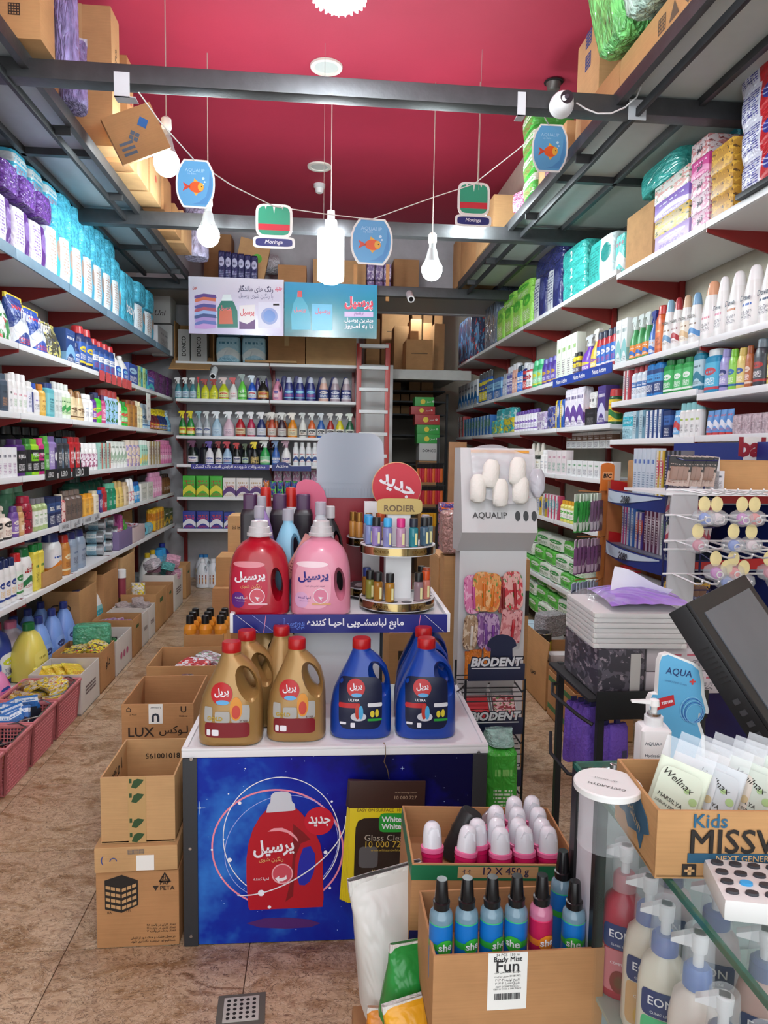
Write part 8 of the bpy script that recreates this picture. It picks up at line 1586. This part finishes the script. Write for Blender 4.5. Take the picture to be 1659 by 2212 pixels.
# ================================================================ toothpaste stand, razor post, hooks
X8 = 1.44; ya, yz = along(1500, (X8, 0, 1.3), (0, 1, 0)), along(1312, (X8, 0, 1.3), (0, 1, 0)); W8 = yz - ya
t = thing('toothpaste_stand','blue fronted toothpaste stand with red side lips before the shelving','stand',(X8,yz,0),-pi / 2); NB = mat('1c2f7a',.4,name='blue_board'); zz8 = [at(1314,y,X=X8).z for y in (1060,1172,1302)]
part('back_board',B().box((0,.33,.3),(W8,.345,zz8[0] + .24)),NB,t); part('side_board',B().box((-.012,.0,.3),(.0,.345,zz8[0] + .05)),mat('a8683a',.5,var=.2),t)
for i, z in enumerate(zz8):
  part('shelf', B().box((0, .01, z - .006), (W8, .33, z)), mat('6a7484', .3), t)
  cf = B(); n = 12
  for k in range(n + 1):
    u = k / n; cf.v += [(u * W8, -.06 * sin(pi * u), z - .055), (u * W8, -.06 * sin(pi * u), z + .012)]
  for k in range(n): cf.f.append((2 * k, 2 * k + 2, 2 * k + 3, 2 * k + 1)); cf.mi.append(0)
  fs = part('curved_front', cf, NB, t, smooth=180)
  sw = B(); 
  for k in range(n + 1): u = k / n; sw.v += [(u * W8 * .75 + .02,-.06 * sin(pi * (u * .75 + .03)) - .003,z - .05 + .052 * u ** 2),(u * W8 * .75 + .02,-.06 * sin(pi * (u * .75 + .03)) - .003,z + .006)]
  for k in range(n): sw.f.append((2 * k, 2 * k + 2, 2 * k + 3, 2 * k + 1)); sw.mi.append(0)
  part('white_swoosh',sw,mat('c0d0e0',.4),fs,smooth=180); letter('2080',mat('1a1a24',.4),fs,W8 * .42,z - .02,h=.035,y=-.068,bold=.03,shear=.3)
  part('red_lip',B().prism([(0,z),(.16,z),(.16,z + .03),(.0,z + .055)],0,.004,M=Matrix.Translation((.0,.01,0)) @ Matrix.Rotation(pi / 2,4,'Z') @ Matrix.Diagonal((1,-1,1,1))),mat('b01a1c',.4),t); part('red_lip',B().prism([(0,z),(.3,z),(.3,z + .045),(.0,z + .03)],0,.004,M=Matrix.Translation((W8 - .0,.01,0)) @ Matrix.Rotation(pi / 2,4,'Z')),mat('b01a1c',.4),t)
  part('foot_post', B().box((0, .31, .002), (.03, .34, .31)), NB, t) if i == 2 else None
SM = Matrix.LocRotScale(t.location, t.rotation_euler, None)
def srow(z, items, place):
  for (u0, u1, n, h, d, c, desc) in items:
    for i in range(n):
      w = (u1 - u0) / n; p = SM @ Vector((u0 + w * (i + .5),.05 + d / 2,z + .001)); product('box',p,(w * .94,d,h),(c,),f'{desc}{", " + ORD[i] + " of " + NUM[n] + " from the razor post" if n > 1 else ""}, {place}','toothpaste boxes on the blue stand',-pi / 2)
srow(zz8[0],[(.16,.38,5,.21,.05,('c4d0dc','2a5ab0','5a7a9a',4),'pale blue tall toothpaste box'),(.39,.46,2,.2,.05,('d8d4c8','c8a83a','b82a5a',5),'white and gold toothpaste box'),(.47,.62,4,.2,.05,('202024','6a6a74','b8b8c0',5),'black brush box')],'stand top')
carton('small brown carton on the stand top beside the razor post',SM @ Vector((.07,.17,zz8[0] + .001)),(.14,.15,.15),-pi / 2,0,False)
srow(zz8[1],[(.06,.12,2,.2,.05,('d0d8e4','b83a7a','2a5ab0',5),'white pink toothpaste box'),(.12,.2,2,.2,.05,('ccd6e2','3a6ab4','6a8ab0',5),'white blue toothpaste box'),(.21,.29,2,.17,.05,('d8d4d8','4a3a8a','c8502a',5),'white violet toothpaste box'),(.3,.45,4,.19,.05,('5a1a40','b0a0b0','e0d8dc',5),'maroon toothpaste box'),(.46,.6,4,.18,.05,('d4d8d8','1a2a5a','7aa88a',5),'white navy toothpaste box')],'stand middle')
srow(zz8[2],[(.06,.14,2,.19,.05,('c0242c','e0e0e0','4a9a4a',1),'red and white toothpaste box'),(.15,.19,1,.18,.05,('d8d4c0','c0242c','6a9a4a',5),'cream fruit toothpaste box'),(.2,.56,6,.085,.05,('b4b4b4','d8a85a','8a8a8a',0),'grey fruit-printed toothpaste box')],'stand bottom')
for i in range(6):
  w = .36 / 6; p = SM @ Vector((.2 + w * (i + .5),.075,zz8[2] + .088)); product('box',p,(w * .94,.05,.085),(('b4b4b4','d87a4a','8a8a8a',0),),f'grey fruit-printed toothpaste box on the upper layer, {ORD[i]} from the razor post','toothpaste boxes on the blue stand',-pi / 2)
for i,(u,z) in enumerate(((.06,.92),(.06,1.2))): carton(f'brown carton stored inside the blue stand, {["lower", "upper"][i]}',SM @ Vector((.12,.27,zz8[2 - i] + .001)),(.2,.1,.2),-pi / 2,0,False,seam=False)
# razor post
Yp = yz + .06; xp = at(1304, 1200, Y=Yp).x
t = thing('razor_post','orange wooden post with a brand plate and hooks of hanging packs','stand',(xp,Yp,0)); WOOD = mat('b8743a',.5,var=.25,bs=30,name='orange_wood')
z1 = at(1304,1000,Y=Yp).z; part('post',B().bbox((-.03,0,.002),(.03,.02,z1 - .12),.004),WOOD,t); part('brand_plate',B().prism([(-.035,z1 - .14),(.035,z1 - .14),(.035,z1 - .015)] + [(.035 * cos(a),z1 - .015 + .016 * sin(a)) for a in [pi * j / 6 for j in range(7)]] + [(-.035,z1 - .015)],-.008,0),mat('d0742a',.45),t); letter('BIC',INK,t,0,z1 - .065,w=.042,y=-.009,bold=.04,shear=.15); part('plate_ring',patch(B(),-.027,.027,z1 - .085,z1 - .045,-.0084,None,8,6,6),mat('e0a06a',.45),t)
k = 0
for j,(py,n,c,a,ink) in enumerate(((1062,7,'2f9a3c','d8e6d4','1a1a1a'),(1158,6,'7a4a78','c8b0c4','3a2a3a'),(1248,7,'2a3448','b0bcd0','1a1a1a'),(1342,7,'2c2c30','c07a94','1a1a1a'))):
  z = at(1260,py,Y=Yp).z; part('hook_bar',B().rod((-.03,-.0,z),(-.03 - .16,-.12,z + .01),.003),WOOD,t); part('hook_bar',B().rod((.0,-.0,z),(-.1,-.16,z + .01),.003),WOOD,t)
  for i in range(n):
    u = (i + .5) / n; k += 1; cc = (c,a,ink) if not (j == 0 and i < 3) else ('7a5a78','d0c8d0','2a6a3a'); tt = thing('razor_pack',f'{["green", "plum", "slate", "black and pink"][j]} hanging pack on the razor post, row {NUM[j+1]}, {ORD[i]} from the wood','pack',(xp - .04 - .17 * u,Yp - .03 - .1 * u,z - .005),.85 + .12 * (i % 3),'hanging packs on the razor post')
    hgt = .19 if j != 1 else .17; part('header',B().box((-.03,-.003,-.04),(.03,.003,0)),mat(a,.4),tt); part('blister',B().bbox((-.03,-.014,-hgt),(.03,.004,-.035),.008),prn(cc[0],cc[1],cc[2],2,1),tt)
# lipstick cards on a violet wire rack
Yl = ya - .06; t = thing('lipstick_rack','violet wire rack of hanging lipstick cards beside the toothpaste stand','rack',(0,0,0)); VIO = mat('2a2a5c',.4,.4,name='violet_wire')
xl0 = at(1438, 1100, Y=Yl).x; xl1 = at(1518, 1100, Y=Yl).x; fr = B()
for x in (xl0, xl1): fr.rod((x, Yl, .5), (x, Yl, at(1500, 985, Y=Yl).z), .004)
for py in (985,1065,1125,1195,1255,1300): z = at(1480,py,Y=Yl).z; fr.rod((xl0,Yl,z),(xl1,Yl,z),.003); fr.tube([(xl0,Yl,z),(xl0 + .01,Yl - .1,z - .015),(xl1 - .01,Yl - .1,z - .015),(xl1,Yl,z)],.0025,6)
for x in (xl0, xl1): fr.rod((x, Yl, .002), (x, Yl, .5), .004)
part('wire_frame', fr, VIO, t)
for j,(py,hpx,n,c) in enumerate(((985,66,9,('b8a498','2a2420','7a4a3a',1)),(1062,50,8,('d0c4c4','b8465a','1a1a1a',2)),(1122,52,7,('d0c8c8','b8465a','1a1a1a',2)),(1240,56,6,('2a2f6a','d8a83a','b8b8c8',1)))):
  z = at(1480, py, Y=Yl).z; h = hpx * Yl / F
  for i in range(n):
    x = xl0 + (xl1 - xl0) * (i + .5) / n; tt = thing('lipstick_card',f'{["nude and black", "rose upper", "rose lower", "navy and gold"][j]} hanging card on the violet rack, {ORD[i]} from the stand','card',(x,Yl - .05 - .006 * (i % 3),z),0,'cards on the violet rack',(0,.12,-.55)); part('card',B().bbox((-.022,-.002,-h),(.022,.002,0),.003),prn(*c),tt); part('top_band',B().box((-.022,-.0035,-h * .22),(.022,-.002,-.002)),mat('1a181a',.4),tt); part('bubble',B().bbox((-.014,-.012,-h * .8),(.014,-.002,-h * .35),.005),mat('a84a58' if j in (1,2) else '8a6a5a',.2),tt)
# pacifier hooks
Yq = 2.2; t = thing('pacifier_rack','white wire hook rack of baby pacifiers beside the toothpaste stand','rack',(0,0,0)); xq0 = at(1500,1150,Y=Yq).x; zq0 = at(1600,1420,Y=Yq).z; zq1 = at(1600,1035,Y=Yq).z
part('side_board',B().bbox((xq0 + .02,Yq + .2,.002),(xq0 + .12,Yq + .212,zq1 - .06),.004),mat('b4b5b8',.5,var=.08),t); part('post',B().box((xq0 + .7,Yq + .2,.002),(xq0 + .72,Yq + .22,zq1)),WHT,t)
kk = 0
for j,(py,x0,x1,n) in enumerate(((1066,1525,1690,6),(1125,1505,1700,5),(1185,1505,1700,5),(1205,1568,1720,4),(1262,1500,1640,4))):
  zh = at(1580, py, Y=Yq).z; part('cross_wire', B().rod((xq0, Yq + .2, zh), (xq0 + .75, Yq + .2, zh), .004), WHT, t)
  for i in range(n):
    x = at(x0 + (x1 - x0) * (i + .5) / n,py,Y=Yq).x; part('hook',B().tube([(x,Yq + .2,zh),(x - .01,Yq + .02,zh - .004),(x - .016,Yq - .02,zh + .004),(x - .018,Yq - .03,zh + .016)],.0035,6),WHT,t)
    if j < 5 and (i + j) % 3 != 2 and not (j == 4):
      kk += 1; c = ('c04a6a','3a6ac8','d8c4c8','b84ab0','d84a3a')[kk % 5]; tt = thing('pacifier_pack',f'{["red", "rose", "blue", "pearl", "purple"][kk % 5]} pacifier in a clear bubble pack on hook row {NUM[j+1]}, {ORD[i]} hook','pacifier',(x - .008,Yq + .03,zh - .012),-.2,'pacifier packs on the hooks')
      part('card',B().prism([(.019 * cos(a),-.026 + .026 * sin(a)) for a in [2 * pi * q / 16 for q in range(16)]],-.001,.001),mat('d4c48c',.5,var=.3,bs=60),tt); part('bubble',B().loft([(-.1,.012),(-.092,.03),(-.075,.038),(-.055,.034),(-.045,.018)],18),mat('dde2e6',.08,alpha=.3,spec=.9,name='clear_bubble'),tt); part('shield',B().loft([(-.006,.018),(.0,.02),(.006,.016)],16,M=Matrix.Translation((.004,-.0,-.074)) @ Matrix.Rotation(1.3,4,'X')),mat(c,.3),tt); part('ring',B().tube([(.012 + .01 * cos(a),-.012,-.078 + .01 * sin(a)) for a in [2 * pi * q / 12 for q in range(12)]],.0022,5,closed=True),mat('dcd8d4',.3),tt)
ct = at(1572,1062,Y=Yq + .3); cu = at(1660,998,Y=Yq + .3); tb = part('top_shelf',B().box((xq0,Yq + .2,ct.z - .01),(xq0 + .75,Yq + .55,ct.z)),WHT,t)
carton('plain brown carton on the shelf above the pacifier hooks',(ct.x + .14,Yq + .41,ct.z + .001),(.27,.2,cu.z - ct.z),-.35,0,False)
for i,(px,w) in enumerate(((1530,.05),(1548,.05),(1562,.04))): p = at(px,1058,Y=Yq + .3); product('box',(p.x,Yq + .36,ct.z + .001),(w,.06,.075 + .05 * (i % 2)),(('d4d4d8','4a5a6a','6a6a70',4),),f'small white carton beside the plain brown one, {ORD[i]} from the stand','small cartons above the hooks')
a = at(1606,1000,Y=Yq + .54); c = at(1690,945,Y=Yq + .54); tt = thing('baby_sign','white board with dark red letters above the pacifier hooks','sign',(0,Yq + .54,0)); part('board',B().bbox((a.x,0,ct.z),(c.x + .1,.006,c.z),.003),mat('d0d0ce',.5),tt); letter('baby',mat('8a1a2a',.5),tt,a.x + .075,(a.z + c.z) / 2,w=.2,y=-.001,bold=.05); letter('1',mat('8a1a2a',.5),tt,a.x + .12,(a.z + ct.z) / 2 - .02,h=.03,y=-.001,bold=.05)
# floor cartons on the toothpaste side
XC = 1.41
for i,(y0,y1,h,lab,tone) in enumerate(((4.72,5.2,.3,'white printed carton of blue tubs on the toothpaste side floor',2),(4.18,4.7,.31,'tall flapped carton of tins on the toothpaste side floor',0),(3.68,4.14,.28,'green banded carton on the floor beside the purple cloth packs',1))):
  open_carton(lab,(XC + .17,(y0 + y1) / 2,.001),(.34,y1 - y0,h),0,tone,[('l',-.12,.12)] if i == 1 else [],col='c4bcb4' if i == 0 else None,texts=(('صن','2a1f16',0,h * .55,.1,'l'),) if i else (('❦','8a3a4a',0,h * .5,.12,'l'),),group='floor cartons on the toothpaste side')
bnd = tag(part('packing_band',B().box((XC - .0015,3.69,.05),(XC - .0005,4.13,.08)).box((XC - .0015,3.69,.22),(XC - .0005,4.13,.25)),mat('2a6a3a',.5),None),'printed green stripes around the green banded carton','stripe')
for i,(x,y,z,r,h,c,lab,rot) in enumerate(((1.5,4.55,.2,.06,.2,'c8c42a','black and yellow tin standing in the flapped carton',(0,0,0)),(1.6,4.35,.26,.055,.16,'b8b03a','yellow printed tin lying tilted in the flapped carton',(.9,.5,.4)))):
  tt = thing('powder_tin',lab,'tin',(x,y,z),0,None,rot); part('body',B().loft([(0,r),(h,r)],24),mat('232426',.35),tt); part('label',B().loft([(h * .2,r * 1.01),(h * .75,r * 1.01)],24,cap=(0,0)),mat(c,.4,var=.2,bs=30),tt); part('rim',B().loft([(h,r * 1.03),(h + .006,r * 1.03)],24),CHROME,tt); part('lid',B().loft([(h + .006,r * .75),(h + .01,r * .7)],24),BLK,tt)
tt = thing('white_tub','flat white tub lying in the flapped carton','tub',(1.52,4.28,.29)); part('body',B().bbox((-.07,-.05,0),(.07,.05,.05),.015),mat('d0d0d0',.4),tt)
for i in range(3): product('box',(1.5 + .03 * i,4.85 + .13 * i,.2),(.13,.12,.14),(('b8d4e4','3a9ad0','e6e6e6',1),),f'blue lidded clear tub in the white printed carton, {ORD[i]} from the tins','blue tubs',name='plastic_tub',cat='tub')
product('pack',(1.62,4.75,.33),(.2,.14,.16),(film('a8a8ac',.2,.8,30),),'grey patterned pack beside the tins on the toothpaste side',None,.4)
# wooden end panel and stacked packs where the toothpaste wall meets the store room
p = at(985,1050,Y=7.0); tag(part('wood_panel',B().bbox((p.x - .08,7.0,.002),(p.x + .1,7.03,at(985,955,Y=7.0).z),.004),mat('8a5f3a',.5,var=.2,bs=20),None),'tall brown wooden panel behind the lip balm stand','panel')
for i in range(6): p = at(968,1150 - 22 * i,Y=6.6); product('pack',(p.x,6.6,.5 + .105 * i),(.17,.14,.1),(prn('4a3a8a','d8682a','d8d8e0',3,1),),f'violet and orange detergent pack in the pile behind the stand, {ORD[i]} from below','violet detergent packs')
p = at(968,1150,Y=6.6); carton('carton under the pile of violet detergent packs',(p.x,6.6,.001),(.2,.2,.49),0,3,False)
# price strips
for (px0,px1,py,wall,c,s,sc,lab) in ((1196,1324,826,'R','23429a','Nano Active','e6e6f0','blue price strip with white lettering on the toothpaste wall'),):
  y0 = along(px1,(FR,0,RF[1]),(0,1,0)); y1 = along(px0,(FR,0,RF[1]),(0,1,0)); t = thing('price_strip',lab,'strip',(FR - .004,y1,RF[1] - .05),-pi / 2); part('strip',B().box((0,-.003,0),(y1 - y0,0,.07)),mat(c,.4),t)
  for i in range(3): letter(s, mat(sc, .5), t, (y1 - y0) * (.18 + .32 * i), .035, w=(y1 - y0) * .2, y=-.004, bold=.02)
x0 = along(413,(0,FB,BZ[3]),(1,0,0)); x1 = along(582,(0,FB,BZ[3]),(1,0,0)); t = thing('price_strip','purple lettered price strip under the fourth back shelf','strip',(x0,FB - .003,BZ[3] - .05)); part('strip',B().box((0,-.003,0),(x1 - x0,0,.06)),mat('3a3a90',.4),t); letter('افزایش قدرت پاک کنندگی',WP,t,(x1 - x0) * .28,.03,w=.45,y=-.004,bold=.02); letter('محصولات شوینده',WP,t,(x1 - x0) * .75,.03,w=.35,y=-.004,bold=.02)
x0 = along(587,(0,FB,BZ[3]),(1,0,0)); x1 = along(672,(0,FB,BZ[3]),(1,0,0)); t = thing('price_strip','navy arch-topped price strip with white script under the fourth back shelf','strip',(x0,FB - .003,BZ[3] - .06)); part('strip',B().prism([(0,0),(x1 - x0,0),(x1 - x0,.06),((x1 - x0) * .5,.055),((x1 - x0) * .35,.1),(.08,.1),(0,.06)],-.003,0),mat('1c2f74',.4),t); letter('Active',WP,t,.12,.055,w=.14,y=-.004,bold=.01)
for i, (px0, px1) in enumerate(((97, 122), (126, 152), (156, 190))):
  y0 = along(px0,(FL,0,LZ[3]),(0,1,0)); y1 = along(px1,(FL,0,LZ[3]),(0,1,0)); t = thing('price_strip',f'black lettered strip on the fourth shampoo-wall shelf, {ORD[i]} from the entrance','strip',(FL + .004,y0,LZ[3] - .035),pi / 2); part('strip',B().box((0,-.003,0),(y1 - y0,0,.07)),BLK,t); letter('LERO',mat('c8c8c8',.5),t,(y1 - y0) * .4,.035,w=(y1 - y0) * .5,y=-.004,bold=.03)
for i, (px0, px1) in enumerate(((127, 150), (152, 175), (178, 198), (199, 214))):
  y0 = along(px0,(FL,0,LZ[4]),(0,1,0)); y1 = along(px1,(FL,0,LZ[4]),(0,1,0)); t = thing('price_strip',f'clear lettered strip on the fifth shampoo-wall shelf, {ORD[i]} from the entrance','strip',(FL + .004,y0,LZ[4] - .04),pi / 2); part('strip',B().box((0,-.003,0),(y1 - y0,0,.06)),mat('c4c8cc',.3),t); letter('LAFUSE' if i % 2 == 0 else 'لافیوز',mat('5a5a60',.5),t,(y1 - y0) * .5,.03,w=(y1 - y0) * .6,y=-.004)
y0 = along(213, (FL, 0, LZ[1]), (0, 1, 0))
for i in range(6): o = part('price_card',B().box((0,-.003,-.03),(.13,0,.05)),mat('c8484c',.4,var=.35,bs=40),None,(FL + .006,y0 + .16 * i,LZ[1] - .03),(0.0,0,pi / 2)); tag(o,f'red price card under the rinse bottles, {ORD[i]} from the entrance','card','red price cards')
p = along(318,(FL,0,LZ[2]),(0,1,0)); t = thing('hanging_note','white paper note hanging on the shampoo wall over the pale blue bottles','note',(FL + .01,p,LZ[2] + .09),pi / 2); part('paper',B().box((-.06,-.002,0),(.1,0,.26)),PAPER,t); letter('۲ تا',INK,t,.02,.19,w=.06,y=-.003); letter('۴۹',INK,t,.02,.11,w=.05,y=-.003); letter('هزار',INK,t,.02,.04,w=.07,y=-.003)
# cardboard tray and mixed cartons on the sixth shampoo-wall shelf
for i,(px0,px1,h,lab,col) in enumerate(((100,142,.1,'low cardboard tray holding the big white softener bottles',None),(262,292,.16,'violet tray of folded cloths on the sixth shampoo-wall shelf','7a6a94'),(294,318,.14,'white and pink tray beside the violet one','c8b4b4'))):
  y0 = along(px0,(FL,0,LZ[5]),(0,1,0)); y1 = along(px1,(FL,0,LZ[5]),(0,1,0)); y1 = min(y1,y0 + .45); open_carton(lab,(FL - .17,(y0 + y1) / 2,LZ[5] + .001),(.3,y1 - y0 - .01,h),0,0,[],.004,col=col)
  if i: heap('folded_cloth',4,FL - .16,(y0 + y1) / 2,LZ[5] + h - .05,.07,.08,(.14,.12,.03),(('d8d8e0','b83a4a','3a3a6a',3,1),('c8b8c0','d86a8a','8a4a6a',3,1)),f'folded cloth pack in the {["", "violet", "white and pink"][i]} tray','folded cloths',.25)
for i,(px,h,ww) in enumerate(((300,.2,.3),(322,.26,.3))): y0 = along(px,(FL,0,LZ[5]),(0,1,0)); carton(f'brown carton at the back of the sixth shampoo-wall shelf, {ORD[i]} from the entrance',(FL - .33,y0 + .1,LZ[5] + .001),(.2,.34,h),0,0,False,seam=False)
# clear bag bits over the far loft and string lines
for i,(px,Y,zt_) in enumerate(((1034,4.9,4.28),(700,4.95,4.28))): a = at(px,400,Y=Y); tag(part('hanging_thread',B().rod((a.x,Y,s4.z + .1 if i == 0 else s3.z + .12),(a.x,Y,zt_),.0015),mat('b0a8a0',.6),None),f'thin thread from the ceiling to the sign ribbon, {["striped sign", "lamp"][i]} side','thread')
